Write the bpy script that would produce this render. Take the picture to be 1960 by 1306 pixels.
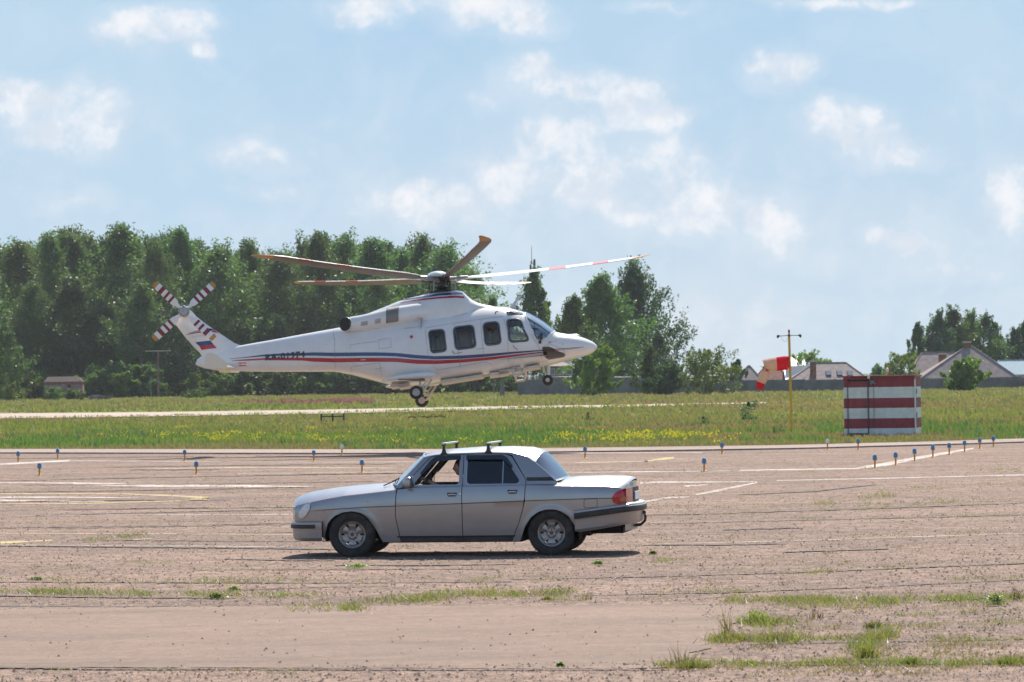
import bpy, bmesh, math, random
import numpy as np
from mathutils import Vector, Matrix
from mathutils.geometry import tessellate_polygon
R = math.radians
rnd = random.Random(7)
nr = np.random.RandomState(11)
sc = bpy.context.scene
for o in list(bpy.data.objects): bpy.data.objects.remove(o)
col = sc.collection

# ------------------------------------------------------------------ camera
F = 7616.0; CX, CY = 980.0, 653.0; CAMH = 2.49
PITCH = 67.0 / F; ROLL = R(0.8)
MC = Matrix.Rotation(R(90) + PITCH, 3, 'X') @ Matrix.Rotation(-ROLL, 3, 'Z')
cam = bpy.data.cameras.new('camera'); camo = bpy.data.objects.new('camera', cam); col.objects.link(camo)
cam.sensor_width = 36; cam.lens = 36 * F / 1960.0; cam.clip_start = 0.5; cam.clip_end = 8000
camo.matrix_world = Matrix.Translation((0, 0, CAMH)) @ MC.to_4x4()
cam.dof.use_dof = True; cam.dof.focus_distance = 62; cam.dof.aperture_fstop = 8.0
sc.camera = camo
sc.view_settings.view_transform = 'Standard'; sc.view_settings.look = 'None'
sc.view_settings.exposure = 0.82; sc.view_settings.gamma = 1

def ray(px, py): return MC @ Vector(((px - CX) / F, -(py - CY) / F, -1))
def gp(px, py, z=0.0):
    d = ray(px, py); t = (z - CAMH) / d.z
    return Vector((d.x * t, d.y * t, z))
def at(px, py, Y):
    d = ray(px, py); t = Y / d.y
    return Vector((d.x * t, Y, CAMH + d.z * t))
def gx(px, Y):                      # ground point below column px at depth Y
    return at(px, 735, Y).x
def ypx(px, Y):                     # image row of the ground at depth Y
    return 720 - (px - 980) * math.tan(ROLL) + F * CAMH / Y

# ------------------------------------------------------------------ nodes helper
class N:
    def __init__(s, tree): s.t = tree; s.n = tree.nodes; s.l = tree.links
    def new(s, typ, **kw):
        n = s.n.new(typ)
        for k, v in kw.items():
            if k == 'inp':
                for kk, vv in v.items():
                    if hasattr(vv, 'is_output'): s.l.new(vv, n.inputs[kk])
                    else: n.inputs[kk].default_value = vv
            else: setattr(n, k, v)
        return n
    def math(s, op, a, b=0.0, c=0.0, clamp=False):
        n = s.new('ShaderNodeMath', operation=op, use_clamp=clamp, inp={0: a, 1: b, 2: c}); return n.outputs[0]
    def vm(s, op, a, b=(0, 0, 0)):
        n = s.new('ShaderNodeVectorMath', operation=op, inp={0: a, 1: b}); return n.outputs[1] if op in ('LENGTH', 'DOT_PRODUCT') else n.outputs[0]
    def noise(s, vec, scale, detail=4, rough=.55, dist=0.0):
        n = s.new('ShaderNodeTexNoise', inp={'Scale': scale, 'Detail': detail, 'Roughness': rough, 'Distortion': dist})
        if vec is not None: s.l.new(vec, n.inputs['Vector'])
        return n.outputs[0]
    def mr(s, v, a, b, c=0.0, d=1.0, smooth=False):
        n = s.new('ShaderNodeMapRange', inp={0: v, 1: a, 2: b, 3: c, 4: d})
        if smooth: n.interpolation_type = 'SMOOTHSTEP'
        return n.outputs[0]
    def mix(s, f, a, b, bt='MIX'):
        n = s.new('ShaderNodeMix', data_type='RGBA', blend_type=bt)
        for k, v in ((0, f), (6, a), (7, b)):
            if hasattr(v, 'is_output'): s.l.new(v, n.inputs[k])
            else: n.inputs[k].default_value = v if k == 0 else (tuple(v) + (1,))[:4]
        return n.outputs[2]
    def pos(s, sx=1, sy=1, sz=1, obj=False):
        if obj: p = s.new('ShaderNodeTexCoord').outputs['Object']
        else: p = s.new('ShaderNodeNewGeometry').outputs['Position']
        return s.vm('MULTIPLY', p, (sx, sy, sz))

# ------------------------------------------------------------------ sun and sky
SUN_EL, SUN_AZ = R(47), R(12)
sd = Vector((math.sin(SUN_AZ) * math.cos(SUN_EL), math.cos(SUN_AZ) * math.cos(SUN_EL), math.sin(SUN_EL)))
sun = bpy.data.lights.new('sun', 'SUN'); suno = bpy.data.objects.new('sun', sun); col.objects.link(suno)
sun.energy = 4.2; sun.angle = R(0.55); sun.color = (1.0, 0.92, 0.81)
suno.rotation_euler = sd.to_track_quat('Z', 'Y').to_euler(); suno.location = sd * 900

world = bpy.data.worlds.new('World'); sc.world = world; world.use_nodes = True
w = N(world.node_tree)
for n in list(w.n): w.n.remove(n)
sky = w.new('ShaderNodeTexSky'); sky.sky_type = 'NISHITA'; sky.sun_disc = False
sky.sun_elevation = SUN_EL; sky.sun_rotation = SUN_AZ; sky.air_density = 1.0; sky.dust_density = 0.6; sky.ozone_density = 2.0
dirv = w.new('ShaderNodeTexCoord').outputs['Generated']
sep = w.new('ShaderNodeSeparateXYZ', inp={0: dirv})
azd = w.math('MULTIPLY', w.math('ARCTAN2', sep.outputs[0], sep.outputs[1]), 57.29578)
eld = w.math('MULTIPLY', w.math('ARCSINE', sep.outputs[2]), 57.29578)
P = w.new('ShaderNodeCombineXYZ', inp={0: azd, 1: eld, 2: 0.0}).outputs[0]
skyc = sky.outputs[0]
# low band of the sky: pale and hazy at the horizon, clearer blue a few degrees up
low = w.mix(w.mr(eld, 0.0, 6.0, smooth=False), (3.85, 4.35, 4.8), (2.0, 3.35, 4.7))
low = w.mix(w.mr(w.noise(P, 0.16, 2), .35, .7), low, (2.9, 3.9, 4.8))
skyc = w.mix(w.mr(eld, 4.0, 30.0, smooth=True), low, sky.outputs[0])
BL = [(300,52,110,34,1),(400,100,32,16,.8),(230,60,50,20,.7),(110,195,110,40,.95),(190,250,60,45,.85),(5,185,50,36,.8),(90,265,80,26,.65),
 (480,298,80,26,.9),(130,387,90,22,.6),(560,370,80,16,.45),(700,12,80,28,1),(910,10,100,38,1.1),(1015,38,50,30,1),
 (1005,135,50,26,1),(1080,172,85,32,1),(1200,188,70,40,1.05),(1262,226,70,20,.85),(930,190,50,18,.6),
 (1060,258,100,32,.95),(990,335,130,50,.78),(1160,335,120,42,.85),(1275,295,60,42,.95),(1270,365,110,36,.75),
 (1400,410,115,42,.95),(1480,450,80,24,.85),(1220,415,120,34,.65),(880,388,150,40,.75),(740,385,80,30,.75),(620,240,35,10,.35),
 (1500,132,70,32,.9),(1590,235,75,34,1),(1670,265,70,40,1),(1740,292,55,26,.9),(1945,385,65,70,.9),(1730,458,75,22,.75),
 (1780,515,170,26,.6),(1500,490,120,20,.5),(1600,4,140,12,.9),(1265,8,75,12,.8),(250,195,60,20,.5),(560,440,300,25,.4)]
nz = w.noise(P, 1.25, 10, .66, .25)
nz2 = w.noise(w.vm('ADD', P, (7.3, 2.1, 4.4)), 0.9, 8, .62, .5)
acc = None
warp = w.vm('MULTIPLY', w.vm('SUBTRACT', w.new('ShaderNodeTexNoise', inp={'Vector': P, 'Scale': 1.6, 'Detail': 5}).outputs[1], (.5, .5, .5)), (.9, .55, 0))
PW = w.vm('ADD', P, warp)
for (px, py, rx, ry, am) in BL:
    d = ray(px, py).normalized(); az = math.degrees(math.atan2(d.x, d.y)); el = math.degrees(math.asin(d.z))
    kx = F * math.pi / 180 / (rx * 1.65); ky = F * math.pi / 180 / (ry * 1.9)
    q = w.vm('MULTIPLY', w.vm('SUBTRACT', PW, (az, el, 0)), (kx, ky, 0))
    m = w.mr(w.vm('LENGTH', q), 1.0, 0.0, 0.0, am)
    acc = m if acc is None else w.math('SUBTRACT', w.math('ADD', acc, m), w.math('MULTIPLY', acc, m))
acc = w.math('MULTIPLY', acc, w.math('SUBTRACT', 2.0, acc))
dens = w.math('ADD', w.math('MULTIPLY', acc, 1.1), w.math('ADD', w.math('MULTIPLY', w.math('SUBTRACT', nz, .5), 1.5), w.math('MULTIPLY', w.math('SUBTRACT', w.noise(P, 4.2, 8, .62, .2), .5), .5)))
cl = w.mr(dens, .50, 1.30, 0, .92, smooth=True)
cl = w.math('MAXIMUM', w.math('MULTIPLY', cl, .9), w.math('MULTIPLY', acc, .30))
cl = w.math('MULTIPLY', cl, w.mr(acc, 0.0, .25))
veil = w.math('MULTIPLY', w.mr(nz2, .42, .75), w.mr(eld, 7.0, 0.0, 0.05, .45))
cl = w.math('MAXIMUM', cl, veil)
cc = w.mix(w.mr(w.noise(w.vm('ADD', P, (3, 9, 2)), 1.5, 7, .58, .3), .40, .60, smooth=True), (4.25, 4.55, 5.0), (5.7, 5.55, 5.6))
# generic cumulus over the rest of the dome
dome = w.mr(w.noise(dirv, 3.0, 8, .6), .55, .68, 0, .7, smooth=True)
dome = w.math('MULTIPLY', dome, w.mr(eld, 8.0, 16.0))
tot = w.math('MAXIMUM', cl, dome)
fin = w.mix(tot, skyc, cc)
bg = w.new('ShaderNodeBackground', inp={'Color': fin, 'Strength': 0.1})
wo = w.new('ShaderNodeOutputWorld', inp={'Surface': bg.outputs[0]})

# ------------------------------------------------------------------ materials
def hexlin(r, g, b):
    f = lambda c: (c / 255 / 12.92) if c / 255 <= .04045 else ((c / 255 + .055) / 1.055) ** 2.4
    return (f(r), f(g), f(b))
def pmat(name, c, rough=.6, metal=0.0, var=.0, vs=3.0, bump=0.0, bs=40.0, coat=0.0, obj=True, dirt=None, spec=.5, trans=0.0):
    m = bpy.data.materials.new(name); m.use_nodes = True; g = N(m.node_tree)
    b = g.n['Principled BSDF']; c = tuple(c)
    b.inputs['Roughness'].default_value = rough; b.inputs['Metallic'].default_value = metal
    b.inputs['Coat Weight'].default_value = coat; b.inputs['Coat Roughness'].default_value = .06
    b.inputs['Specular IOR Level'].default_value = spec
    p = g.pos(obj=obj); outc = None
    nn = g.noise(p, vs, 6, .6)
    v = max(var, .04)
    lo = tuple(x * (1 - v) for x in c); hi = tuple(min(1, x * (1 + v)) for x in c)
    outc = g.mix(g.mr(nn, .3, .7), lo, hi)
    if dirt:
        dn = g.noise(p, dirt[1], 7, .65)
        f = g.mr(dn, .42, .72, 0, dirt[2])
        outc = g.mix(f, outc, dirt[0])
        g.l.new(g.mr(f, 0, 1, rough, min(1, rough + .35)), b.inputs['Roughness'])
    g.l.new(outc, b.inputs['Base Color'])
    if bump > 0:
        bn = g.new('ShaderNodeBump', inp={'Strength': bump, 'Distance': .02, 'Height': g.noise(p, bs, 4)})
        g.l.new(bn.outputs[0], b.inputs['Normal'])
    return m
def glassmat(name, tint, base=.08, rough=.02, refl=(1, 1, 1)):
    m = bpy.data.materials.new(name); m.use_nodes = True; g = N(m.node_tree)
    g.n.remove(g.n['Principled BSDF']); out = g.n['Material Output']
    fr = g.new('ShaderNodeFresnel', inp={'IOR': 1.5})
    f = g.math('ADD', g.math('MULTIPLY', fr.outputs[0], 1.0), base, clamp=True)
    f = g.math('MULTIPLY', f, g.mr(g.noise(g.pos(obj=True), 6, 3), 0, 1, .92, 1.06), clamp=True)
    t = g.new('ShaderNodeBsdfTransparent', inp={'Color': tuple(tint) + (1,)})
    gl = g.new('ShaderNodeBsdfGlossy', inp={'Color': tuple(refl) + (1,), 'Roughness': rough})
    mx = g.new('ShaderNodeMixShader', inp={0: f, 1: t.outputs[0], 2: gl.outputs[0]})
    g.l.new(mx.outputs[0], out.inputs[0]); return m
def leafmat(name, c1, c2, c3, trans=.45, vs=.25, patch=None):
    m = bpy.data.materials.new(name); m.use_nodes = True; g = N(m.node_tree)
    g.n.remove(g.n['Principled BSDF']); out = g.n['Material Output']
    geo = g.new('ShaderNodeNewGeometry'); oi = g.new('ShaderNodeObjectInfo')
    p = geo.outputs['Position']
    a = g.mix(g.mr(g.noise(p, vs, 3), .35, .65), c1, c2)
    a = g.mix(g.mr(geo.outputs['Random Per Island'], .55, 1, 0, .8), a, c3)
    hv = g.new('ShaderNodeHueSaturation', inp={'Hue': g.mr(oi.outputs['Random'], 0, 1, .48, .52), 'Saturation': 1.0, 'Value': g.mr(oi.outputs['Random'], 0, 1, .72, 1.35), 'Color': a})
    a = hv.outputs[0]
    if patch: a = patch(g, a, p)
    d = g.new('ShaderNodeBsdfDiffuse', inp={'Color': a})
    t = g.new('ShaderNodeBsdfTranslucent', inp={'Color': g.mix(1.0, a, (1.25, 1.3, .75), 'MULTIPLY')})
    mx = g.new('ShaderNodeMixShader', inp={0: trans, 1: d.outputs[0], 2: t.outputs[0]})
    gl = g.new('ShaderNodeBsdfGlossy', inp={'Color': (.9, .95, 1, 1), 'Roughness': .45})
    m2 = g.new('ShaderNodeMixShader', inp={0: .04, 1: mx.outputs[0], 2: gl.outputs[0]})
    g.l.new(m2.outputs[0], out.inputs[0]); return m

# ------------------------------------------------------------------ mesh builder
class MB:
    def __init__(s): s.v = []; s.f = []; s.m = []
    def vert(s, p): s.v.append(tuple(p)); return len(s.v) - 1
    def face(s, idx, mi=0): s.f.append(tuple(idx)); s.m.append(mi)
    def poly(s, pts, mi=0): s.face([s.vert(p) for p in pts], mi)
    def grid(s, rows, closed=False, mi=0, flip=False, cond=None):
        b = len(s.v); nu = len(rows); nv = len(rows[0])
        for r in rows:
            for p in r: s.v.append(tuple(p))
        for i in range(nu - 1):
            for j in range(nv if closed else nv - 1):
                a = b + i * nv + j; c = b + i * nv + (j + 1) % nv; d = b + (i + 1) * nv + (j + 1) % nv; e = b + (i + 1) * nv + j
                mm = mi(i, j) if callable(mi) else mi
                if mm is None: continue
                s.face((a, e, d, c) if flip else (a, c, d, e), mm)
    def box(s, c, sz, rot=None, mi=0, bev=0):
        c = Vector(c); h = [x / 2 for x in sz]; pts = []
        for dx in (-1, 1):
            for dy in (-1, 1):
                for dz in (-1, 1):
                    p = Vector((dx * h[0], dy * h[1], dz * h[2]))
                    if rot is not None: p = rot @ p
                    pts.append(s.vert(c + p))
        for q in ((0, 1, 3, 2), (4, 6, 7, 5), (0, 4, 5, 1), (2, 3, 7, 6), (0, 2, 6, 4), (1, 5, 7, 3)): s.face([pts[i] for i in q], mi)
    def tube(s, pts, rads, n=10, mi=0, cap=True, sq=1.0):
        pts = [Vector(p) for p in pts]
        if not hasattr(rads, '__len__'): rads = [rads] * len(pts)
        rows = []; up = None
        for i, p in enumerate(pts):
            t = (pts[min(i + 1, len(pts) - 1)] - pts[max(i - 1, 0)]).normalized()
            if up is None:
                up = Vector((0, 0, 1)) if abs(t.z) < .9 else Vector((0, 1, 0))
            x = t.cross(up).normalized(); up = x.cross(t).normalized()
            rows.append([p + (x * math.cos(a) * sq + up * math.sin(a)) * rads[i] for a in [2 * math.pi * k / n for k in range(n)]])
        b = len(s.v); s.grid(rows, closed=True, mi=mi)
        if cap:
            s.face([b + k for k in range(n)][::-1], mi); s.face([b + (len(pts) - 1) * n + k for k in range(n)], mi)
    def lathe(s, prof, c, axis='Z', n=24, mi=0, mat=None):  # prof: (r, h)
        c = Vector(c); rows = []
        for r, h in prof:
            row = []
            for k in range(n):
                a = 2 * math.pi * k / n
                q = {'Z': Vector((r * math.cos(a), r * math.sin(a), h)), 'Y': Vector((r * math.cos(a), h, r * math.sin(a))), 'X': Vector((h, r * math.cos(a), r * math.sin(a)))}[axis]
                if mat is not None: q = mat @ q
                row.append(c + q)
            rows.append(row)
        s.grid(rows, closed=True, mi=mi)
    def sphere(s, c, r, n=12, mi=0, sc3=(1, 1, 1)):
        c = Vector(c)
        s.grid([[c + Vector((r * sc3[0] * math.sin(t) * math.cos(a), r * sc3[1] * math.sin(t) * math.sin(a), r * sc3[2] * math.cos(t))) for a in [2 * math.pi * k / n for k in range(n)]] for t in [math.pi * (.001 + .998 * i / (n // 2)) for i in range(n // 2 + 1)]], closed=True, mi=mi)
    def panel(s, outer, holes, fn, th, mi=0):
        # flat polygon (with holes) in 2-D carried by fn(u,v,off)->3-D, with thickness th
        loops = [outer] + holes
        tris = tessellate_polygon([[Vector((p[0], p[1], 0)) for p in l] for l in loops])
        flat = [p for l in loops for p in l]
        a = [s.vert(fn(p[0], p[1], 0)) for p in flat]; b = [s.vert(fn(p[0], p[1], -th)) for p in flat]
        for t in tris:
            s.face([a[i] for i in t], mi); s.face([b[i] for i in reversed(t)], mi)
        k = 0
        for l in loops:
            n = len(l)
            for i in range(n):
                j = (i + 1) % n; s.face((a[k + i], a[k + j], b[k + j], b[k + i]), mi)
            k += n
    def build(s, name, mat, parent=None, sharp=35, smooth=True, recalc=True, loc=None):
        me = bpy.data.meshes.new(name); me.from_pydata(s.v, [], s.f)
        mats = mat if isinstance(mat, (list, tuple)) else [mat]
        for m in mats: me.materials.append(m)
        if len(mats) > 1: me.polygons.foreach_set('material_index', s.m)
        if recalc:
            bm = bmesh.new(); bm.from_mesh(me); bmesh.ops.remove_doubles(bm, verts=bm.verts, dist=1e-5)
            bmesh.ops.recalc_face_normals(bm, faces=bm.faces); bm.to_mesh(me); bm.free()
        if smooth:
            me.shade_smooth(); me.set_sharp_from_angle(angle=R(sharp))
        o = bpy.data.objects.new(name, me); col.objects.link(o)
        if parent: o.parent = parent
        if loc: o.location = loc
        return o
def thing(name, label, cat, loc=(0, 0, 0), group=None, rot=None):
    o = bpy.data.objects.new(name, None); col.objects.link(o); o.location = loc; o.empty_display_size = .3
    if rot: o.rotation_euler = rot
    return tag(o, label, cat, group)
def tag(o, label=None, cat=None, group=None, kind=None):
    if label: o['label'] = label
    if cat: o['category'] = cat
    if group: o['group'] = group
    if kind: o['kind'] = kind
    return o
def copy_tree(o, parent=None):
    c = o.copy(); col.objects.link(c); c.parent = parent
    for ch in o.children: copy_tree(ch, c)
    return c
def npmesh(name, V, Fq, mat, parent=None, smooth=False, midx=None):
    me = bpy.data.meshes.new(name); V = np.asarray(V, dtype=np.float32); Fq = np.asarray(Fq, dtype=np.int32)
    k = Fq.shape[1]
    me.vertices.add(len(V)); me.vertices.foreach_set('co', V.ravel())
    me.loops.add(Fq.size); me.loops.foreach_set('vertex_index', Fq.ravel())
    me.polygons.add(len(Fq)); me.polygons.foreach_set('loop_start', np.arange(len(Fq), dtype=np.int32) * k)
    for m in (mat if isinstance(mat, list) else [mat]): me.materials.append(m)
    if midx is not None: me.polygons.foreach_set('material_index', np.asarray(midx, dtype=np.int32))
    me.update(calc_edges=True); me.validate()
    o = bpy.data.objects.new(name, me); col.objects.link(o)
    if parent: o.parent = parent
    return o
def interp(x, xs, ys): return float(np.interp(x, xs, ys))
def rpoly(pts, r, n=5):
    out = []; k = len(pts)
    for i in range(k):
        p = Vector(pts[i]); a = Vector(pts[i - 1]) - p; b = Vector(pts[(i + 1) % k]) - p
        rr = min(r, a.length * .45, b.length * .45); a = a.normalized() * rr; b = b.normalized() * rr
        for j in range(n + 1):
            t = j / n; q = p + a * (1 - t) ** 2 + b * t ** 2
            out.append((q.x, q.y))
    return out
def textmesh(txt, size, font_shear=0.0, space=1.0):
    cu = bpy.data.curves.new('t', 'FONT'); cu.body = txt; cu.size = size; cu.shear = font_shear; cu.space_character = space
    cu.align_x = 'LEFT'; cu.resolution_u = 3; cu.offset = size * .022
    ob = bpy.data.objects.new('t', cu); col.objects.link(ob)
    bpy.context.view_layer.update()
    dg = bpy.context.evaluated_depsgraph_get(); me = bpy.data.meshes.new_from_object(ob.evaluated_get(dg))
    V = [tuple(v.co) for v in me.vertices]; Fs = [tuple(p.vertices) for p in me.polygons]
    bpy.data.objects.remove(ob); bpy.data.curves.remove(cu); bpy.data.meshes.remove(me)
    return V, Fs

# common materials
M = {}
M['black'] = pmat('black_plastic', (.018, .018, .02), .55, var=.3, vs=8, dirt=((.12, .10, .085), 5, .35))
M['rubber'] = pmat('tyre_rubber', (.022, .021, .021), .8, var=.3, vs=12, bump=.3, bs=60, dirt=((.13, .11, .09), 6, .45))
M['dark'] = pmat('dark_interior', (.012, .012, .013), .85, var=.3)
M['chrome'] = pmat('chrome_trim', (.6, .6, .6), .22, 1.0, var=.1)
M['yellow'] = pmat('yellow_paint', (.75, .42, .02), .55, var=.15, dirt=((.2, .15, .1), 20, .4))
M['skin'] = pmat('skin', (.50, .28, .19), .5, var=.12, vs=20)
M['hair'] = pmat('dark_hair', (.015, .011, .009), .6, var=.3, vs=60)
M['red'] = pmat('red_paint', (.42, .015, .02), .4, var=.1)
M['white'] = pmat('white_paint', (.75, .75, .74), .45, var=.05)
# ------------------------------------------------------------------ GROUND
GZ = -0.05
def ground_mat():
    m = bpy.data.materials.new('meadow_soil'); m.use_nodes = True; g = N(m.node_tree); b = g.n['Principled BSDF']
    p = g.pos(1, 1, 1)
    c = g.mix(g.mr(g.noise(g.pos(.05, .018, 1), 1, 5), .35, .65), (.12, .155, .035), (.20, .19, .08))
    c = g.mix(g.mr(g.noise(g.pos(.3, .12, 1), 1, 6, .7), .4, .7, 0, .7), c, (.085, .125, .025))
    c = g.mix(g.mr(g.noise(g.pos(.03, .012, 1), 1.3, 4), .58, .68, 0, .6), c, (.2, .14, .10))
    g.l.new(c, b.inputs['Base Color']); b.inputs['Roughness'].default_value = .95; b.inputs['Specular IOR Level'].default_value = .1
    return m
def asphalt_mat(name, base, dark, lite, speck=1.0, rough=.9, bump=.6):
    m = bpy.data.materials.new(name); m.use_nodes = True; g = N(m.node_tree); b = g.n['Principled BSDF']
    p = g.pos()
    c = g.mix(g.mr(g.noise(g.pos(.12, .35, 1), 1, 6, .6), .35, .68), base, dark)       # long streaks of wear
    c = g.mix(g.mr(g.noise(g.pos(.9, 1.6, 1), 1, 6, .65), .45, .75, 0, .6), c, lite)
    c = g.mix(g.mr(g.noise(g.pos(.05, .9, 1), 1.0, 4, .6), .56, .70, 0, .4), c, (.10, .085, .075))
    c = g.mix(g.mr(g.noise(g.vm('ADD', g.pos(.35, 1.3, 1), (11, 5, 0)), 1.0, 5, .65), .55, .72, 0, .4), c, (.13, .10, .085))
    vo = g.new('ShaderNodeTexVoronoi', inp={'Vector': p, 'Scale': 34.0})
    st = g.mix(g.mr(vo.outputs['Color'], .15, .9), (.35, .33, .34), (1.75, 1.68, 1.62))
    c = g.mix(.55 * speck, c, g.mix(1.0, c, st, 'MULTIPLY'))
    vb = g.new('ShaderNodeTexVoronoi', inp={'Vector': g.vm('MULTIPLY', p, (1, .55, 1)), 'Scale': 11.0})
    c = g.mix(.42 * speck, c, g.mix(1.0, c, g.mix(g.mr(vb.outputs['Color'], .1, .9), (.4, .38, .38), (1.65, 1.62, 1.6)), 'MULTIPLY'))
    c = g.mix(g.mr(g.noise(g.pos(3.2, 2.2, 1), 1.6, 6, .75), .54, .66, 0, .5 * speck), c, (.12, .09, .08))
    fine = g.noise(p, 55, 3, .7)
    c = g.mix(g.mr(fine, .56, .7, 0, .55 * speck), c, (.05, .04, .038))
    c = g.mix(g.mr(g.noise(g.vm('ADD', p, (5, 3, 1)), 42, 2, .6), .64, .72, 0, .7 * speck), c, (.62, .55, .5))
    g.l.new(c, b.inputs['Base Color']); b.inputs['Roughness'].default_value = rough; b.inputs['Specular IOR Level'].default_value = .12
    hn = g.math('ADD', g.math('MULTIPLY', vo.outputs['Distance'], .6), g.noise(p, 18, 5, .7))
    bn = g.new('ShaderNodeBump', inp={'Strength': bump, 'Distance': .02, 'Height': hn}); g.l.new(bn.outputs[0], b.inputs['Normal'])
    return m
M['soil'] = ground_mat()
M['asphalt'] = asphalt_mat('weathered_pink_asphalt', (.262, .187, .144), (.165, .122, .098), (.335, .242, .188))
M['smooth'] = asphalt_mat('smooth_asphalt_patch', (.262, .189, .147), (.19, .14, .112), (.30, .222, .173), speck=.25, bump=.2)
M['concrete'] = asphalt_mat('pale_concrete', (.36, .29, .25), (.29, .235, .205), (.42, .34, .30), speck=.5, bump=.3)
M['gravel'] = asphalt_mat('pale_gravel_road', (.5, .41, .35), (.36, .3, .24), (.55, .46, .4), speck=.4, bump=.3)

b = MB()
xs = [-3000, -400, 0, 400, 3000]; ys = [-60, 100, 300, 800, 4000]
b.grid([[(x, y, GZ) for x in xs] for y in ys])
tag(b.build('ground', M['soil'], smooth=False), 'flat green airfield meadow reaching the horizon', kind='structure')

# far edge of the apron, pixel columns -> ground
EDGE = [(-400, 866), (0, 868.7), (650, 870), (850, 869.5), (1230, 865), (1340, 863.5), (1540, 860), (1800, 853), (1960, 848), (2400, 836)]
GRASS = [(-400, 860), (0, 862), (650, 863), (850, 862.5), (1100, 860), (1230, 858.5), (1500, 855), (1800, 847.5), (1960, 842), (2400, 829)]
pts = [gp(x, y) for x, y in EDGE]
b = MB(); near = 12.0
xsA = np.linspace(pts[0].x, pts[-1].x, 60)
eY = np.interp(xsA, [p.x for p in pts], [p.y for p in pts])
gpts = [gp(x, y) for x, y in GRASS]
gY = np.interp(xsA, [p.x for p in gpts], [p.y for p in gpts])
b.grid([[(x, near + (e - near) * t, 0) for x, e in zip(xsA, eY)] for t in (0, .3, .6, 1)])
tag(b.build('apron', M['asphalt'], smooth=False), 'cracked pinkish asphalt apron with faded markings', kind='structure')
b = MB()
b.grid([[(x, e + .03, z0) for x, e in zip(xsA, eY)] for z0 in (-.04, .05)] + [[(x, g, .05) for x, g in zip(xsA, gY)]] + [[(x, g + .02, -.05) for x, g in zip(xsA, gY)]])
tag(b.build('apron_edge_slab', M['concrete'], sharp=20), 'pale concrete edge strip along the far side of the apron', kind='structure')

def strip_px(b, line, z, jit=0.0, n=24, ww=None, mi=0):
    """line: list of (px, py, half thickness in px); laid on the ground as a ribbon"""
    L = []
    xs = [p[0] for p in line]
    for k in range(n + 1):
        x = xs[0] + (xs[-1] - xs[0]) * k / n
        o = 1 if xs[-1] > xs[0] else -1
        y = np.interp(o * x, [o * q for q in xs], [p[1] for p in line]); h = np.interp(o * x, [o * q for q in xs], [p[2] for p in line])
        h *= 1 + (rnd.random() - .5) * jit; y += (rnd.random() - .5) * jit * .8
        L.append([gp(x, y - h, z), gp(x, y + h, z)])
    b.grid(L, mi=mi)
def worn(name, c, wear=.5, under=(.25, .18, .14)):
    m = bpy.data.materials.new(name); m.use_nodes = True; g = N(m.node_tree); bs = g.n['Principled BSDF']
    f = g.mr(g.noise(g.pos(1.2, .8, 1), 1, 8, .75), wear - .14, wear + .1)
    f2 = g.mr(g.noise(g.pos(), 38, 3, .7), .52, .66, 0, .5)
    g.l.new(g.mix(f2, g.mix(f, c, under), (.2, .16, .14)), bs.inputs['Base Color']); bs.inputs['Roughness'].default_value = .85
    bs.inputs['Specular IOR Level'].default_value = .25
    return m
M['wline'] = worn('worn_white_paint', (.58, .53, .48), .52)
M['wfaint'] = worn('faint_white_paint', (.46, .40, .35), .46)
M['yline'] = worn('worn_yellow_paint', (.52, .40, .15), .53)
M['yfaint'] = worn('faint_yellow_paint', (.45, .36, .2), .52)
LINES = [
 ('wline', [[(-40, 891, 1.6), (0, 889, 1.6), (133, 882, 1.8)]]), ('wfaint', [[(133, 882, .9), (325, 883.3, .8), (540, 885, .8), (830, 884, .7)]]),
 ('wline', [[(-40, 923.5, .8), (140, 925, 1)], [(140, 926, 2.6), (300, 929.5, 3.2), (420, 930, 2), (600, 932, 1.2)]]),
 ('wline', [[(-40, 952, 1.2), (120, 952, 1.1), (265, 953, .6)], [(-40, 957.5, 1.6), (120, 959, 1.6), (200, 959.8, .8)]]),
 ('yline', [[(-40, 945, .9), (232, 945.5, 1), (330, 949, 1.5), (400, 953, 2.2)], [(-40, 964.5, .9), (180, 963.5, .9), (330, 959, 1.1), (400, 954.5, 2)]]),
 ('wfaint', [[(30, 987, .7), (560, 985, .9)], [(0, 1043, .8), (300, 1045, .9), (560, 1047, .6)], [(455, 907, .6), (650, 905, .6), (760, 903.5, .7)]]),
 ('yfaint', [[(0, 1021, .7), (560, 1023, .8)], [(280, 898, .7), (450, 895, 1), (760, 896, .7)], [(240, 1034, .8), (290, 1031, .8)], [(1100, 886, .7), (1240, 883, .8)]]),
 ('yline', [[(-40, 1042, 2.6), (20, 1038, 2.2), (100, 1034, .8)], [(1232, 884, .8), (1262, 879, 2), (1290, 876.5, 2)]]),
 ('wline', [[(1080, 904, .8), (1240, 903, 1), (1450, 900, 1.2), (1640, 897, 1.2)], [(1640, 896.5, 1.5), (1700, 888, 3.6), (1760, 876, 3), (1863, 858.5, 1.2)]]),
 ('wline', [[(1225, 925, 2), (1260, 923.5, 2), (1330, 923, 1), (1450, 922.5, .8)], [(1487, 920, .8), (1720, 915, 1), (1960, 909, .8), (2000, 908, .8)]]),
 ('wline', [[(1332, 947, 1.2), (1375, 939, 2.3), (1450, 923.5, 1.1)], [(1232, 960.5, 1.6), (1280, 953, 1.8), (1320, 951, .6)], [(1310, 931, 1.2), (1355, 928, 1)]]),
 ('wfaint', [[(1230, 1042, .6), (1500, 1036, .7), (1960, 1021, .8)], [(1045, 867.5, 1), (1345, 866.5, 1)]]),
]
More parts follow.
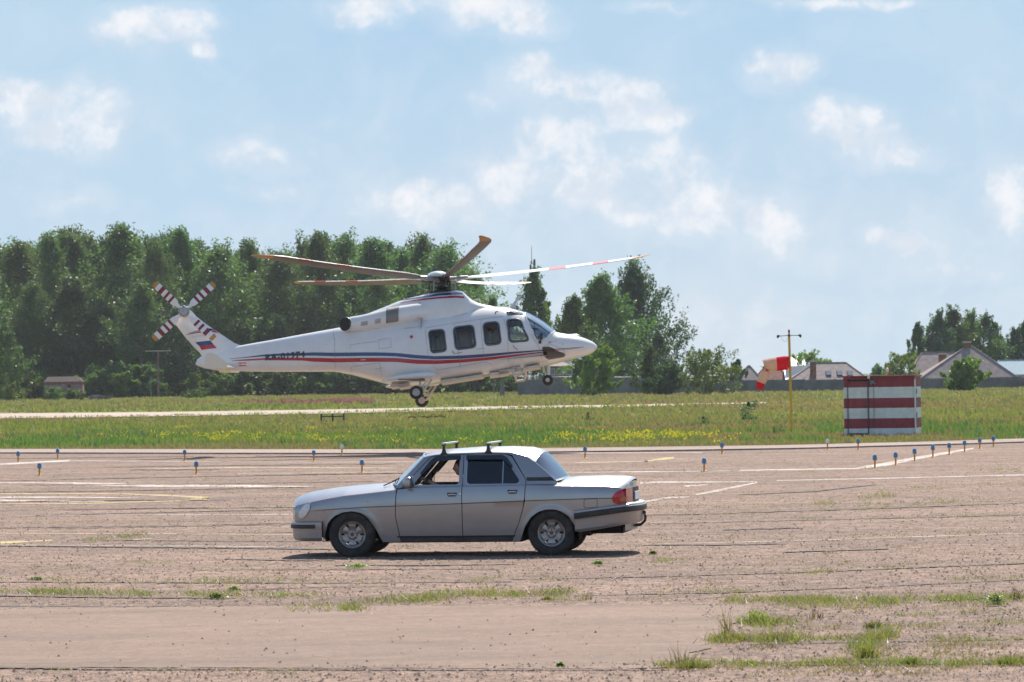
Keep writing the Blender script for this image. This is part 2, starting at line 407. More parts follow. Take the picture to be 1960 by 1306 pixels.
for mk, ls in LINES:
    for ln in ls:
        b = MB(); strip_px(b, ln, .004, jit=.25)
        tag(b.build('painted_marking', M[mk], smooth=False, recalc=False), ('worn white' if mk[0] == 'w' else 'worn yellow') + ' painted marking line across the apron', kind='structure')

# smoother asphalt repair patch in the foreground
top = [(-60, 1161), (300, 1161), (700, 1160), (1100, 1159), (1400, 1156), (1445, 1158)]
bot = [(-60, 1277), (180, 1277), (300, 1278), (800, 1279), (1200, 1280), (1290, 1277)]
b = MB(); rows = []
for t in np.linspace(0, 1, 14):
    row = []
    for k in range(60):
        s_ = k / 59
        xt = -60 + 1505 * s_; xb = -60 + 1350 * s_
        yt = np.interp(xt, [p[0] for p in top], [p[1] for p in top]); yb = np.interp(xb, [p[0] for p in bot], [p[1] for p in bot])
        x = xt + (xb - xt) * t ** 1.3; y = yt + (yb - yt) * t
        if k == 59: x += rnd.uniform(-18, 14)
        if t in (0, 1): y += rnd.uniform(-.7, .7)
        row.append(gp(x, y, .008))
    rows.append(row)
b.grid(rows); tag(b.build('asphalt_patch', M['smooth'], smooth=False), 'smooth asphalt repair patch in the foreground', kind='structure')

# cracks and open slab joints
M['crack'] = worn('open_joint', (.085, .07, .058), .60, under=(.22, .152, .13))
CR = [[(0, 1044, .8), (200, 1046, 1.3), (560, 1049.5, 1.4), (700, 1052, .5)], [(430, 1069, .7), (560, 1072, 1.1), (640, 1072, .6)],
 [(640, 1081, .8), (800, 1081.5, 1.2), (990, 1079, .6)], [(-20, 1113, .7), (350, 1114.5, .9), (700, 1115, .6), (980, 1112, .6)],
 [(-20, 1139, 1.3), (220, 1143, 1.1), (450, 1143.5, .6)], [(-20, 1160, 1.6), (200, 1160.5, .9), (420, 1160, .6)],
 [(-20, 1277, 1.4), (120, 1278, 2), (180, 1280, 1.5), (400, 1280, 1.1), (900, 1281, 1), (1280, 1281, .7)],
 [(980, 1108, .5), (1250, 1103, .8), (1500, 1096, .7), (1970, 1077, 1)], [(1100, 1139, .5), (1400, 1133, .9), (1700, 1121, .6), (1970, 1108, .8)],
 [(1380, 1013.5, 1.1), (1480, 1011, 1.4), (1540, 1009.5, .7)], [(1230, 1043, .9), (1420, 1042, 1), (1500, 1040, .5)], [(1500, 1056, 1), (1700, 1050, 1)],
 [(1409, 947, .5), (1560, 940, 1.2), (1677, 927, .6)], [(1800, 1148, 1.5), (1960, 1140, 1.8)], [(1500, 1272, .8), (1970, 1268, .9)],
 [(0, 1010, .5), (300, 1006, .5), (560, 1001, .5)], [(120, 975, .4), (400, 972, .4)], [(250, 899, .9), (330, 898.5, 1.2), (420, 898.5, .7)], [(1400, 1268, .7), (1700, 1262, .8)], [(1420, 1232, .6), (1960, 1222, .7)],
 [(1300, 985, .4), (1700, 972, .7), (1960, 962, .5)], [(1250, 1002, .4), (1960, 985, .5)]]
CR = [[(x, y, h * .8) for x, y, h in c] for c in CR]
for y in list(range(880, 1040, 13)) + [1090, 1126]:
    x0 = rnd.uniform(-100, 900); sl = -rnd.uniform(.0, .02)
    L = rnd.uniform(300, 900); CR.append([(x0, y + rnd.uniform(-4, 4), .3), (x0 + L / 2, y + sl * L / 2, .45), (x0 + L, y + sl * L, .3)])
b = MB()
for c in CR: strip_px(b, c, .012, jit=.95, n=int(max(20, (c[-1][0] - c[0][0]) / 9)))
tag(b.build('pavement_cracks', M['crack'], smooth=False, recalc=False), 'dark open joints and cracks in the asphalt', kind='structure')

# loose gravel grains on the apron
def gravel():
    V = []; Fq = []; n = 60000
    D = 1 / (1 / 30.5 - (1 / 30.5 - 1 / 115) * nr.rand(n) ** .85); hx = D * .135
    X = (nr.rand(n) * 2 - 1) * hx; pa = gp(600, 1277).y; pb = gp(600, 1161).y; kp = ~((D > pa) & (D < pb) & (X < gp(1375, 1220).x) & (nr.rand(n) < .93)); D = D[kp]; X = X[kp]; n = len(X); s = .004 + .015 * nr.rand(n) ** 3
    base = np.array([[1, 0, -.3], [-.5, .87, -.3], [-.5, -.87, -.3], [.1, .1, .9], [-.3, .1, .8]])
    out = np.zeros((n, 4, 3))
    rr = nr.rand(n) * 6.28
    for k in range(4):
        bx, by, bz = base[k]
        jx = nr.rand(n) * .5 - .25
        out[:, k, 0] = X + s * ((bx + jx) * np.cos(rr) - by * np.sin(rr)) * 1.2
        out[:, k, 1] = D + s * ((bx + jx) * np.sin(rr) + by * np.cos(rr)) * 1.2
        out[:, k, 2] = .006 + s * (bz + .3)
    V = out.reshape(-1, 3); i = np.arange(n)[:, None] * 4
    Fq = np.concatenate([i + np.array([0, 1, 3]), i + np.array([1, 2, 3]), i + np.array([2, 0, 3])])
    m = bpy.data.materials.new('loose_gravel'); m.use_nodes = True; g = N(m.node_tree)
    geo = g.new('ShaderNodeNewGeometry')
    c = g.mix(geo.outputs['Random Per Island'], (.075, .06, .052), (.40, .31, .265))
    g.l.new(c, g.n['Principled BSDF'].inputs['Base Color']); g.n['Principled BSDF'].inputs['Roughness'].default_value = 1.0; g.n['Principled BSDF'].inputs['Specular IOR Level'].default_value = .0
    tag(npmesh('loose_gravel', V, Fq, m), 'loose gravel grains scattered over the asphalt', 'gravel', kind='stuff')
gravel()

# pale road crossing the meadow
road = [(-60, 797, 4.6), (0, 796.5, 4.8), (300, 793, 4), (600, 788.5, 3.8), (800, 784.5, 3.4), (980, 780.5, 2.8), (1200, 777, 2), (1400, 772.5, 1.2), (1520, 770, .5)]
L = []
for k in range(90):
    x = -60 + 1580 * k / 89; y = np.interp(x, [p[0] for p in road], [p[1] for p in road]); h = np.interp(x, [p[0] for p in road], [p[2] for p in road])
    L.append([gp(x, y - h, GZ + .08), gp(x, y + h, GZ + .08)])
b = MB(); b.grid(L); tag(b.build('taxiway', M['gravel'], smooth=False, recalc=False), 'pale concrete strip running through the meadow', kind='structure')

# ------------------------------------------------------------------ GRASS
def blades(D0, D1, n, h, wd, pw=1.0, bias=None, lean=.35, z=GZ, clump=5, spread=.12, margin=1.1, reject=None, X=None, Y=None):
    """returns verts and tri faces of n*clump blades"""
    if X is None:
        u = nr.rand(n) ** pw
        D = D0 + (D1 - D0) * u
        X = (nr.rand(n) * 2 - 1) * D * .1287 * margin
        Y = D
    if reject is not None:
        k = ~reject(X, Y); X = X[k]; Y = Y[k]
    n = len(X)
    hh = h * (.45 + .9 * nr.rand(n))
    X = np.repeat(X, clump) + nr.randn(n * clump) * spread; Y = np.repeat(Y, clump) + nr.randn(n * clump) * spread
    H = np.repeat(hh, clump) * (.6 + .6 * nr.rand(n * clump))
    a = nr.rand(n * clump) * 6.283; dx = np.cos(a) * wd; dy = np.sin(a) * wd
    lx = nr.randn(n * clump) * lean * H - .12 * H; ly = nr.randn(n * clump) * lean * H
    V = np.zeros((n * clump, 3, 3))
    V[:, 0] = np.stack([X - dx, Y - dy, np.full_like(X, z)], 1); V[:, 1] = np.stack([X + dx, Y + dy, np.full_like(X, z)], 1)
    V[:, 2] = np.stack([X + lx, Y + ly, z + H], 1)
    return V.reshape(-1, 3), np.arange(n * clump * 3).reshape(-1, 3)
rdx = [gp(p[0], p[1], GZ) for p in road]
RDX = [p.x for p in rdx]; RDY = [p.y for p in rdx]
rnx = [gp(p[0], p[1] + p[2], GZ).y for p in road]; rfx = [gp(p[0], p[1] - p[2], GZ).y for p in road]
def offroad(X, Y):
    a = np.interp(X, RDX, rnx); c = np.interp(X, RDX, rfx)
    return ((Y > a) & (Y < c) & (X < RDX[-1])) | (Y < np.interp(X, xsA, gY) + .05)
def meadow_patch(g, a, p):
    # purple-brown seed heads and paler straw drifts
    f = g.mr(g.noise(g.vm('MULTIPLY', p, (.022, .05, 0)), 1, 5), .44, .58, 0, .8)
    a = g.mix(f, a, (.26, .175, .115))
    f = g.mr(g.noise(g.vm('MULTIPLY', g.vm('ADD', p, (90, 40, 0)), (.05, .02, 0)), 1, 4), .56, .7, 0, .6)
    return g.mix(f, a, (.28, .25, .10))
M['grass'] = leafmat('meadow_grass', (.13, .20, .035), (.20, .24, .05), (.30, .25, .11), .4, .4, meadow_patch)
parts = [blades(134, 190, 17000, .13, .028, 1.1, reject=offroad), blades(180, 300, 12000, .19, .06, 1.3, spread=.25, reject=offroad),
         blades(290, 660, 12000, .26, .12, 1.0, spread=.5, reject=offroad, margin=1.15)]
off = 0; Vs = []; Fs = []
for V, Fq in parts: Vs.append(V); Fs.append(Fq + off); off += len(V)
tag(npmesh('meadow_grass', np.concatenate(Vs), np.concatenate(Fs), M['grass']), 'tall mixed meadow grass beyond the apron', 'grass', kind='stuff')
# taller dark green herbs near the apron edge
M['herb'] = leafmat('dark_herbs', (.07, .135, .03), (.10, .17, .04), (.15, .19, .06), .35, .6)
rj = lambda X, Y: offroad(X, Y) | ((Y < 157) & (abs(X - gx(1690, 150)) < 2.2)) | (np.sin(X * .35 + 2) + np.sin(X * .13 + Y * .3) + nr.rand(len(X)) * 1.5 < .9)
V, Fq = blades(137, 200, 5500, .27, .045, 1.2, spread=.16, reject=rj, clump=6)
tag(npmesh('herbs', V, Fq, M['herb']), 'darker green weeds and herbs in the meadow', 'weeds', kind='stuff')
M['straw'] = leafmat('dry_straw', (.26, .22, .12), (.22, .2, .10), (.32, .27, .17), .4, .6)
rj2 = lambda X, Y: (Y > np.interp(X, xsA, gY) + 7 + 5 * np.sin(X * .4)) | offroad(X, Y)
V, Fq = blades(134, 160, 7000, .17, .03, 1, spread=.12, reject=rj2, clump=5)
tag(npmesh('dry_grass', V, Fq, M['straw']), 'dry straw coloured grass along the apron edge', 'grass', kind='stuff')
M['flower'] = leafmat('yellow_blossom', (.52, .46, .03), (.58, .52, .04), (.38, .42, .05), .4, 2)
def flowers(boxes, name, label, mat, sz=.024, zz=.24, cat='flowers'):
    V = []; 
    for (x0, y0, x1, y1, n) in boxes:
        for _ in range(n):
            px = x0 + (x1 - x0) * (rnd.random() + rnd.random()) / 2; py = rnd.uniform(y0, y1) ; q = gp(px, py + 13, GZ)
            if rnd.random() < .5: q = gp(px + rnd.gauss(0, 8), py + 13, GZ)
            for k in range(9):
                c = q + Vector((rnd.gauss(0, .16), rnd.gauss(0, .16), zz * rnd.uniform(.6, 1.15)))
                a = rnd.random() * 3.14; s = sz * rnd.uniform(.6, 1.3)
                d = Vector((math.cos(a), math.sin(a), rnd.uniform(-.5, .5))) * s; u = Vector((rnd.uniform(-.4, .4), rnd.uniform(-.4, .4), 1)) * s
                V += [c - d - u, c + d - u, c + d + u, c - d + u]
    Vn = np.array([tuple(v) for v in V]); Fq = np.arange(len(Vn)).reshape(-1, 4)
    tag(npmesh(name, Vn, Fq, mat), label, cat, kind='stuff')
flowers([(940, 822, 1420, 842, 64), (1130, 820, 1390, 836, 30), (200, 822, 640, 836, 34), (540, 828, 660, 838, 12), (640, 830, 950, 842, 12), (0, 805, 1400, 830, 24), (1250, 824, 1370, 831, 12)], 'yellow_flowers', 'drifts of yellow wildflowers in the meadow', M['flower'])
M['pink'] = leafmat('pink_blossom', (.38, .15, .20), (.32, .14, .17), (.24, .14, .11), .3, 2)
flowers([(630, 754, 720, 760, 90), (440, 755, 720, 762, 60)], 'pink_flowers', 'hazy patch of pink wildflowers beyond the pale strip', M['pink'], .10, .22)

# weeds growing in the joints of the apron
M['weed'] = leafmat('joint_weeds', (.12, .19, .025), (.20, .22, .05), (.29, .23, .11), .52, 1.2)
M['weed2'] = leafmat('dry_joint_weeds', (.17, .15, .06), (.22, .18, .09), (.26, .2, .13), .4, 2.5)
def weedpts(segs):
    X = []; Y = []; H = []
    for (x0, y0, x1, y1, n, h) in segs:
        cl = [rnd.random() for _ in range(max(2, n // 5))]
        for _ in range(int(n * .8)):
            t = rnd.choice(cl) + rnd.gauss(0, .025); p = gp(x0 + (x1 - x0) * t, y0 + (y1 - y0) * t + rnd.gauss(0, 1.2 + h * 14))
            X.append(p.x); Y.append(p.y); H.append(h * rnd.uniform(.3, .95))
    return np.array(X), np.array(Y), np.array(H) * .62
def weedmesh(name, label, segs, mat, wd=.005, clump=6, lean=.9, spread=.075):
    X, Y, H = weedpts(segs); n = len(X)
    V, Fq = blades(0, 0, n, 1, wd, X=X, Y=Y, clump=clump, spread=spread, z=0.008, lean=lean)
    V = V.reshape(n * clump, 3, 3); hh = np.repeat(H, clump); f = hh * (.5 + .6 * nr.rand(len(hh)))
    ctr = (V[:, 0] + V[:, 1]) / 2; top = V[:, 2] - ctr; L = np.maximum(.2, top[:, 2:3]); V[:, 2] = ctr + top / L * f[:, None]
    tag(npmesh(name, V.reshape(-1, 3), Fq, mat), label, 'weeds', kind='stuff')
SG = [(0, 1135, 130, 1136, 80, .15), (110, 1136, 560, 1142, 170, .14), (560, 1142, 1100, 1140, 60, .08), (0, 1112, 700, 1115, 110, .10), (560, 1165, 700, 1166, 70, .16), (700, 1153, 860, 1151, 90, .18),
 (820, 1140, 950, 1138, 80, .16), (980, 1140, 1090, 1136, 70, .16), (1040, 1150, 1120, 1148, 20, .1), (1260, 1137, 1480, 1131, 45, .07), (1390, 1152, 1570, 1150, 110, .15),
 (1540, 1155, 1960, 1146, 240, .17), (1500, 1165, 1700, 1160, 50, .14), (1370, 1230, 1540, 1226, 140, .2), (1420, 1196, 1540, 1194, 70, .2), (1560, 1226, 1700, 1222, 60, .12),
 (1260, 1276, 1420, 1274, 80, .14), (1420, 1277, 1620, 1272, 90, .1), (1560, 1272, 1780, 1270, 120, .14), (1780, 1275, 1970, 1269, 110, .14), (1640, 1250, 1700, 1215, 90, .22),
 (1700, 1180, 1960, 1170, 50, .08), (1700, 1202, 1960, 1190, 50, .08), (1750, 1230, 1960, 1225, 50, .07), (1500, 1100, 1600, 1094, 34, .06), (1260, 1075, 1450, 1066, 34, .07), (1380, 1095, 1960, 1080, 60, .05), (1820, 1112, 1960, 1107, 40, .06),
 (1230, 975, 1960, 955, 90, .08), (1300, 985, 1700, 975, 60, .08), (1640, 968, 1900, 962, 60, .09), (1560, 965, 1640, 960, 30, .1), (1650, 953, 1730, 948, 36, .2), (1380, 1000, 1960, 985, 60, .08), (1230, 1035, 1960, 1020, 70, .08), (1700, 940, 1960, 925, 50, .12),
 (400, 975, 560, 972, 30, .08), (420, 935, 560, 936, 30, .08), (130, 1040, 300, 1021, 70, .09), (0, 1002, 560, 998, 50, .05), (240, 935, 420, 930, 30, .06), (560, 1052, 960, 1048, 40, .04), (900, 1110, 1100, 1108, 40, .05),
 (0, 1092, 560, 1090, 30, .04), (230, 1078, 330, 1076, 30, .05), (0, 912, 800, 905, 50, .07), (1250, 915, 1960, 890, 60, .08), (600, 1024, 1000, 1050, 1, .01), (100, 1284, 600, 1290, 30, .05), (1270, 900, 1700, 880, 30, .1),
 (0, 876, 800, 878, 60, .06), (1100, 872, 1700, 866, 50, .06), (1840, 905, 1960, 900, 50, .1)]
weedmesh('joint_weeds', 'low green weeds growing in rows out of the pavement joints', SG, M['weed'])
for y in range(884, 1150, 7):
    x0 = rnd.uniform(-100, 1700); SG.append((x0, y, x0 + rnd.uniform(150, 600), y - rnd.uniform(0, 8), 16, rnd.uniform(.03, .07)))
for _ in range(34):
    x0 = rnd.uniform(1400, 1880); y = rnd.uniform(1160, 1296); SG.append((x0, y, x0 + rnd.uniform(60, 200), y - 2, 34, rnd.uniform(.06, .12)))
for _ in range(30):
    x0 = rnd.uniform(1200, 1880); y = rnd.uniform(940, 1100); SG.append((x0, y, x0 + rnd.uniform(60, 200), y - 2, 18, rnd.uniform(.05, .10)))
SG2 = [(a, b_, c, d, max(4, int(n * .45)), h * 1.15) for (a, b_, c, d, n, h) in SG]
for y in range(890, 1155, 9):
    x0 = rnd.uniform(-100, 1500); SG2.append((x0, y, x0 + rnd.uniform(200, 700), y - rnd.uniform(0, 8), 26, rnd.uniform(.03, .08)))
weedmesh('dry_joint_weeds', 'dry brownish weeds among the pavement joints', SG2, M['weed2'])
# ------------------------------------------------------------------ PEOPLE
def skinned(verts, edges, sub=2):
    """verts: list of (pos, r); returns evaluated (V,F)"""
    me = bpy.data.meshes.new('s'); me.from_pydata([v[0] for v in verts], edges, []); o = bpy.data.objects.new('s', me); col.objects.link(o)
    sk = o.modifiers.new('s', 'SKIN'); sk.branch_smoothing = .6
    for i, v in enumerate(verts):
        r = v[1]; r = (r, r) if not hasattr(r, '__len__') else r
        me.skin_vertices[0].data[i].radius = r
    me.skin_vertices[0].data[0].use_root = True
    ss = o.modifiers.new('u', 'SUBSURF'); ss.levels = sub; ss.render_levels = sub
    bpy.context.view_layer.update()
    dg = bpy.context.evaluated_depsgraph_get(); m2 = bpy.data.meshes.new_from_object(o.evaluated_get(dg))
    V = [tuple(v.co) for v in m2.vertices]; Fs = [tuple(p.vertices) for p in m2.polygons]
    bpy.data.objects.remove(o); bpy.data.meshes.remove(m2)
    return V, Fs
def addvf(b, VF, mi=0):
    V, Fs = VF; k = len(b.v); b.v += [tuple(v) for v in V]
    for f in Fs: b.face([k + i for i in f], mi)
def head(b, c, fwd=-1, mi=0, hair=None, s=1.0):
    """head centre c, looking along fwd*X"""
    c = Vector(c); rows = []
    for i in range(25):
        t = math.pi * (.002 + .996 * i / 24); row = []
        for k in range(28):
            a = 2 * math.pi * k / 28; x = math.sin(t) * math.cos(a); y = math.sin(t) * math.sin(a); z = math.cos(t)
            w = 1 - .22 * max(0, -z) ** 1.2          # jaw narrows
            X = x * .098 * (1 - .12 * max(0, -z)) + .012; Y = y * .077 * w; Z = z * .120
            if x > .4:
                n = math.exp(-(y / .22) ** 2) * math.exp(-((z + .16) / .2) ** 2); X += .026 * n            # nose
                X -= .010 * math.exp(-((abs(y) - .35) / .16) ** 2) * math.exp(-((z - .05) / .12) ** 2)      # eye sockets
                X += .006 * math.exp(-((z - .2) / .1) ** 2) * math.exp(-(y / .5) ** 2)                      # brow
                X += .006 * math.exp(-((z + .45) / .06) ** 2) * math.exp(-(y / .3) ** 2)                    # lips
                X += .012 * math.exp(-((z + .82) / .16) ** 2) * math.exp(-(y / .35) ** 2)                   # chin
            row.append(c + Vector((fwd * X, Y, Z)) * s)
        rows.append(row)
    b.grid(rows, closed=True, mi=mi)
    for sy in (-1, 1): b.sphere(c + Vector((fwd * -.008, sy * .078, -.01)) * s, .03 * s, 8, mi, (.7, .28, 1.1))
    if hair is not None:
        rows = []
        for i in range(15):
            t = math.pi * (.002 + .72 * i / 14); row = []
            for k in range(28):
                a = 2 * math.pi * k / 28; x = math.sin(t) * math.cos(a); y = math.sin(t) * math.sin(a); z = math.cos(t)
                z0 = z
                if x > .35 * (1): z0 = max(z, .42)     # hairline over the forehead
                elif x > -.1: z0 = max(z, -.02)
                r_ = 1.0
                row.append(c + Vector((fwd * (x * .104 + .006 - .006 * (x < 0)), y * .084, z0 * .130 + .004)) * s)
            rows.append(row)
        hair.grid(rows, closed=True)
def hand(vs, es, wi, wrist, direc, curl, side, s=1.0):
    """adds palm + five fingers to a skin graph, wi index of wrist vertex"""
    d = Vector(direc).normalized(); side = Vector(side).normalized(); c = Vector(curl).normalized(); W = Vector(wrist)
    p = len(vs); vs.append((W + d * .05 * s, (.030 * s, .018 * s))); es.append((wi, p))
    kn = W + d * .085 * s
    for k, (o, L) in enumerate(((-.03, .036), (-.01, .041), (.01, .039), (.028, .031))):
        a = len(vs); q = kn + side * o * s; vs.append((q, .0105 * s)); es.append((p, a))
        q2 = q + (d * .75 + c * .55) * L * s; vs.append((q2, .0095 * s)); es.append((a, a + 1))
        q3 = q2 + (d * .1 + c * .95) * L * .8 * s; vs.append((q3, .0085 * s)); es.append((a + 1, a + 2))
    a = len(vs); q = W + d * .035 * s - side * .035 * s + c * .012 * s; vs.append((q, .012 * s)); es.append((p, a))
    q2 = q + (d * .5 - side * .5 + c * .6) * .035 * s; vs.append((q2, .010 * s)); es.append((a, a + 1))
    vs.append((q2 + (d * .6 + c * .7) * .028 * s, .009 * s)); es.append((a + 1, a + 2))
def seated(root_parent, loc, fwd, label, shirt, trousers, reach, headtilt=0.0, headset=False, vest=None, rotm=None, hairm=None, low=False):
    """seated person, hip at local origin; fwd=-1 faces -X. reach: near and far hand targets"""
    f = fwd; V3 = Vector
    vs = []; es = []
    def add(p, r, link=None):
        vs.append((V3((p[0] * f, p[1], p[2])), r)); i = len(vs) - 1
        if link is not None: es.append((link, i))
        return i
    hip = add((0, 0, .05), (.15, .11)); wst = add((-.03, 0, .22), (.135, .10), hip); ch = add((-.05, 0, .42), (.165, .11), wst)
    nk0 = add((-.04, 0, .55), (.10, .075), ch); nk = add((-.015, 0, .62), .052, nk0); nk2 = add((.0, 0, .68), .05, nk)
    arms = {}
    for sy, tgt in ((-1, reach[0]), (1, reach[1])):
        sh = add((-.04, sy * .20, .51), .058, nk0)
        tg = V3(tgt); S = V3((-.04, sy * .20, .51)); mid = (S + tg) / 2; L1, L2 = .30, .27
        dd = (tg - S).length; hgt = math.sqrt(max(0.001, L1 * L1 - (dd / 2) ** 2)) if dd < .57 else .03
        el = mid + V3((0, sy * .3, -1)).normalized() * hgt
        e = add(el, .043, sh); um = None
        wr = add(tg, .027, e); arms[sy] = (S, el, tg, wr)
    for sy in (-1, 1):
        th = add((.08, sy * .10, .02), .088, hip); kn = add((.42 if low else .44, sy * .14, .16 if low else .10), .062, th); an = add((.74 if low else .58, sy * .14, -.08 if low else -.26), .042, kn)
        add((.84 if low else .70, sy * .14, -.06 if low else -.31), .036, an)
    for sy in (-1, 1):
        S, el, tg, wr = arms[sy]; d = (tg - el).normalized()
        dw = V3((d.x * f, d.y, d.z)); cr = V3((0, 0, -1)) if abs(d.z) < .8 else V3((f, 0, 0))
        sd_ = dw.cross(V3((0, 0, 1))); sd_ = sd_ if sd_.length > .1 else V3((0, 1, 0))
        hand(vs, es, wr, vs[wr][0], dw, cr, sd_)
    body = MB(); addvf(body, skinned(vs, es))
    hr = MB(); hc = V3((.03 * f, 0, .80)); head(body, hc, f, 0, hr, 1.0)
    o = body.build('person', M['skin'], sharp=80); tag(o, label, 'person')
    hr.build('hair', hairm or M['hair'], o, sharp=80)
    # shirt follows torso and upper arms
    vs2 = []; es2 = []
    def a2(p, r, l=None):
        vs2.append((V3((p[0] * f, p[1], p[2])), r)); i = len(vs2) - 1
        if l is not None: es2.append((l, i))
        return i
    h0 = a2((0, 0, .03), (.165, .125)); w0 = a2((-.03, 0, .22), (.155, .12), h0); c0 = a2((-.05, 0, .42), (.185, .13), w0); n0 = a2((-.04, 0, .555), (.115, .09), c0); a2((-.022, 0, .60), .062, n0)
    for sy in (-1, 1):
        S, el, tg, wr = arms[sy]; s0 = a2(S, .074, n0); a2(S + (el - S) * .85, .056, s0)
    sh = MB(); addvf(sh, skinned(vs2, es2)); sh.build('shirt', shirt, o, sharp=80)
    vs3 = []; es3 = []
    def a3(p, r, l=None):
        vs3.append((V3((p[0] * f, p[1], p[2])), r)); i = len(vs3) - 1
        if l is not None: es3.append((l, i))
        return i
    q0 = a3((-.01, 0, .03), (.17, .125))
    for sy in (-1, 1):
        q1 = a3((.09, sy * .10, .02), .10, q0); q2 = a3((.42 if low else .44, sy * .14, .16 if low else .10), .074, q1); a3((.72 if low else .57, sy * .14, -.06 if low else -.22), .056, q2)
    tr = MB(); addvf(tr, skinned(vs3, es3)); tr.build('trousers', trousers, o, sharp=80)
    for sy in (-1, 1):
        pass
    if vest:
        vb = MB()
        for sy in (-1, 1):
            vb.tube([(-.10 * f, sy * .10, .12), (-.13 * f, sy * .11, .30), (-.10 * f, sy * .12, .50), (-.03 * f, sy * .12, .585), (.05 * f, sy * .11, .50), (.09 * f, sy * .10, .32), (.10 * f, sy * .10, .12)], .055, 10)
        vb.build('vest', vest, o)
    if headset:
        hb = MB(); pts = [(hc.x, math.cos(a) * .088, hc.z + math.sin(a) * .132) for a in np.linspace(0, math.pi, 13)]
        hb.tube(pts, .010, 8)
        for sy in (-1, 1): hb.lathe([(.001, 0), (.04, 0), (.042, .015), (.034, .03), (.001, .032)], (hc.x - .005 * f, sy * .078 if sy > 0 else -.11, hc.z - .01), 'Y', 14)
        hb.tube([(hc.x, -.095, hc.z - .02), (hc.x + .07 * f, -.085, hc.z - .07), (hc.x + .115 * f, -.03, hc.z - .085)], .006, 6)
        hb.build('headset', pmat('headset_grey', (.5, .5, .52), .4), o)
    if rotm is not None: o.matrix_world = rotm
    return o
# ------------------------------------------------------------------ SILVER SEDAN
def paint_mat():
    m = pmat('silver_paint', (.36, .352, .352), .19, .86, var=.04, vs=2, coat=.5)
    g = N(m.node_tree); b = g.n['Principled BSDF']
    p = g.new('ShaderNodeTexCoord').outputs['Object']; sp = g.new('ShaderNodeSeparateXYZ', inp={0: p})
    src = b.inputs['Base Color'].links[0].from_socket
    low = g.mr(sp.outputs[2], .75, .2, 0, 1); nn = g.noise(g.vm('MULTIPLY', p, (2, 2, 5)), 2.5, 7, .65)
    f = g.math('MULTIPLY', g.mr(nn, .25, .75, .35, 1.0), low)
    f = g.math('MULTIPLY', f, .70)
    g.l.new(g.mix(f, src, (.19, .155, .128)), b.inputs['Base Color'])
    g.l.new(g.mr(f, 0, .6, .75, .15), b.inputs['Metallic']); g.l.new(g.mr(f, 0, .6, .30, .55), b.inputs['Roughness'])
    g.l.new(g.mr(f, 0, .5, .5, .05), b.inputs['Coat Weight'])
    return m
PAINT = paint_mat()
YAW = R(7.6)
car = thing('car', 'dusty silver four-door sedan with roof bars, driver window down, on the asphalt apron', 'car')
cR = Matrix.Rotation(-YAW, 3, 'Z')
c0 = gp(676, 1066); car.location = c0 - cR @ Vector((0, -.75, 0)); car.rotation_euler = (0, 0, -YAW)
car.location.z = 0
WX = [-.86, -.82, -.76, -.68, -.55, -.35, 0, .5, 1.5, 2.5, 3.2, 3.6, 3.72, 3.78, 3.82]
WY = [.66, .735, .785, .815, .835, .85, .872, .885, .895, .893, .875, .855, .83, .80, .765]
ZS = [(-.86, .66), (-.82, .70), (-.70, .735), (-.59, .756), (-.41, .792), (-.12, .843), (.315, .886), (.68, .925), (.9, .945), (1.5, .957), (2.4, .965), (2.6, .962), (3.0, .948), (3.55, .938), (3.72, .925), (3.82, .89)]
ZC = [(-.86, .60), (-.5, .66), (.2, .70), (1.5, .737), (2.4, .765), (3.4, .79), (3.82, .79)]
def Wd(x): return interp(x, WX, WY)
def zs(x): return interp(x, [a for a, _ in ZS], [a for _, a in ZS])
def zc(x): return interp(x, [a for a, _ in ZC], [a for _, a in ZC])
ARF = [(-.41, .20), (-.39, .27), (-.339, .473), (-.29, .53), (-.237, .574), (-.121, .625), (.01, .640), (.126, .618), (.19, .58), (.243, .531), (.315, .429), (.373, .327), (.439, .205)]
ARR = [(2.36, .205), (2.383, .255), (2.434, .40), (2.521, .531), (2.58, .575), (2.637, .611), (2.72, .635), (2.797, .640), (2.87, .635), (2.942, .611), (3.044, .546), (3.117, .429), (3.17, .35), (3.204, .313)]
def zb(x):
    if x < -.41: return .485
    if x <= .439: return interp(x, [a for a, _ in ARF], [a for _, a in ARF])
    if x < 2.36: return .205
    if x <= 3.204: return interp(x, [a for a, _ in ARR], [a for _, a in ARR])
    return .33 + (x - 3.204) * .14
def archd(x, z):
    d = 9
    for (cx, cz, r) in ((.02, .26, .385), (2.80, .26, .39)):
        d = min(d, abs(math.hypot(x - cx, z - cz) - r)) if z > .26 else min(d, abs(abs(x - cx) - r) + (.0))
    return d
def sy(x, z, off=0):
    w = Wd(x); c = zc(x); s = zs(x)
    fade = max(0, min(1, (x + .75) / .5))
    if z >= c:
        t = (z - c) / max(.01, s - c); y = w - .034 * t ** 1.8
    else:
        t = (c - z) / (c - .2); k = min(1, (c - z) / .012); y = w - .010 * k * fade - .055 * t ** 1.7
    y += .016 * math.exp(-(archd(x, z) / .035) ** 2) * (1 if z < .75 else 0)
    return y + off
def zrows(x, lo, hi, n1=9, n2=7):
    c = zc(x)
    if lo >= c - .02: return list(np.linspace(lo, hi, n1 + n2 + 1))
    return list(np.linspace(lo, c - .013, n1)) + [c - .006] + list(np.linspace(c, hi, n2 + 1))
def g1(z): return interp(z, [.2, .56, .909, 1.0], [.693, .622, .637, .66])
def g2(z): return 1.562
def g3(z): return interp(z, [.2, .342, .45, .6, .763, .96, 1.0], [2.25, 2.303, 2.35, 2.398, 2.44, 2.448, 2.448])
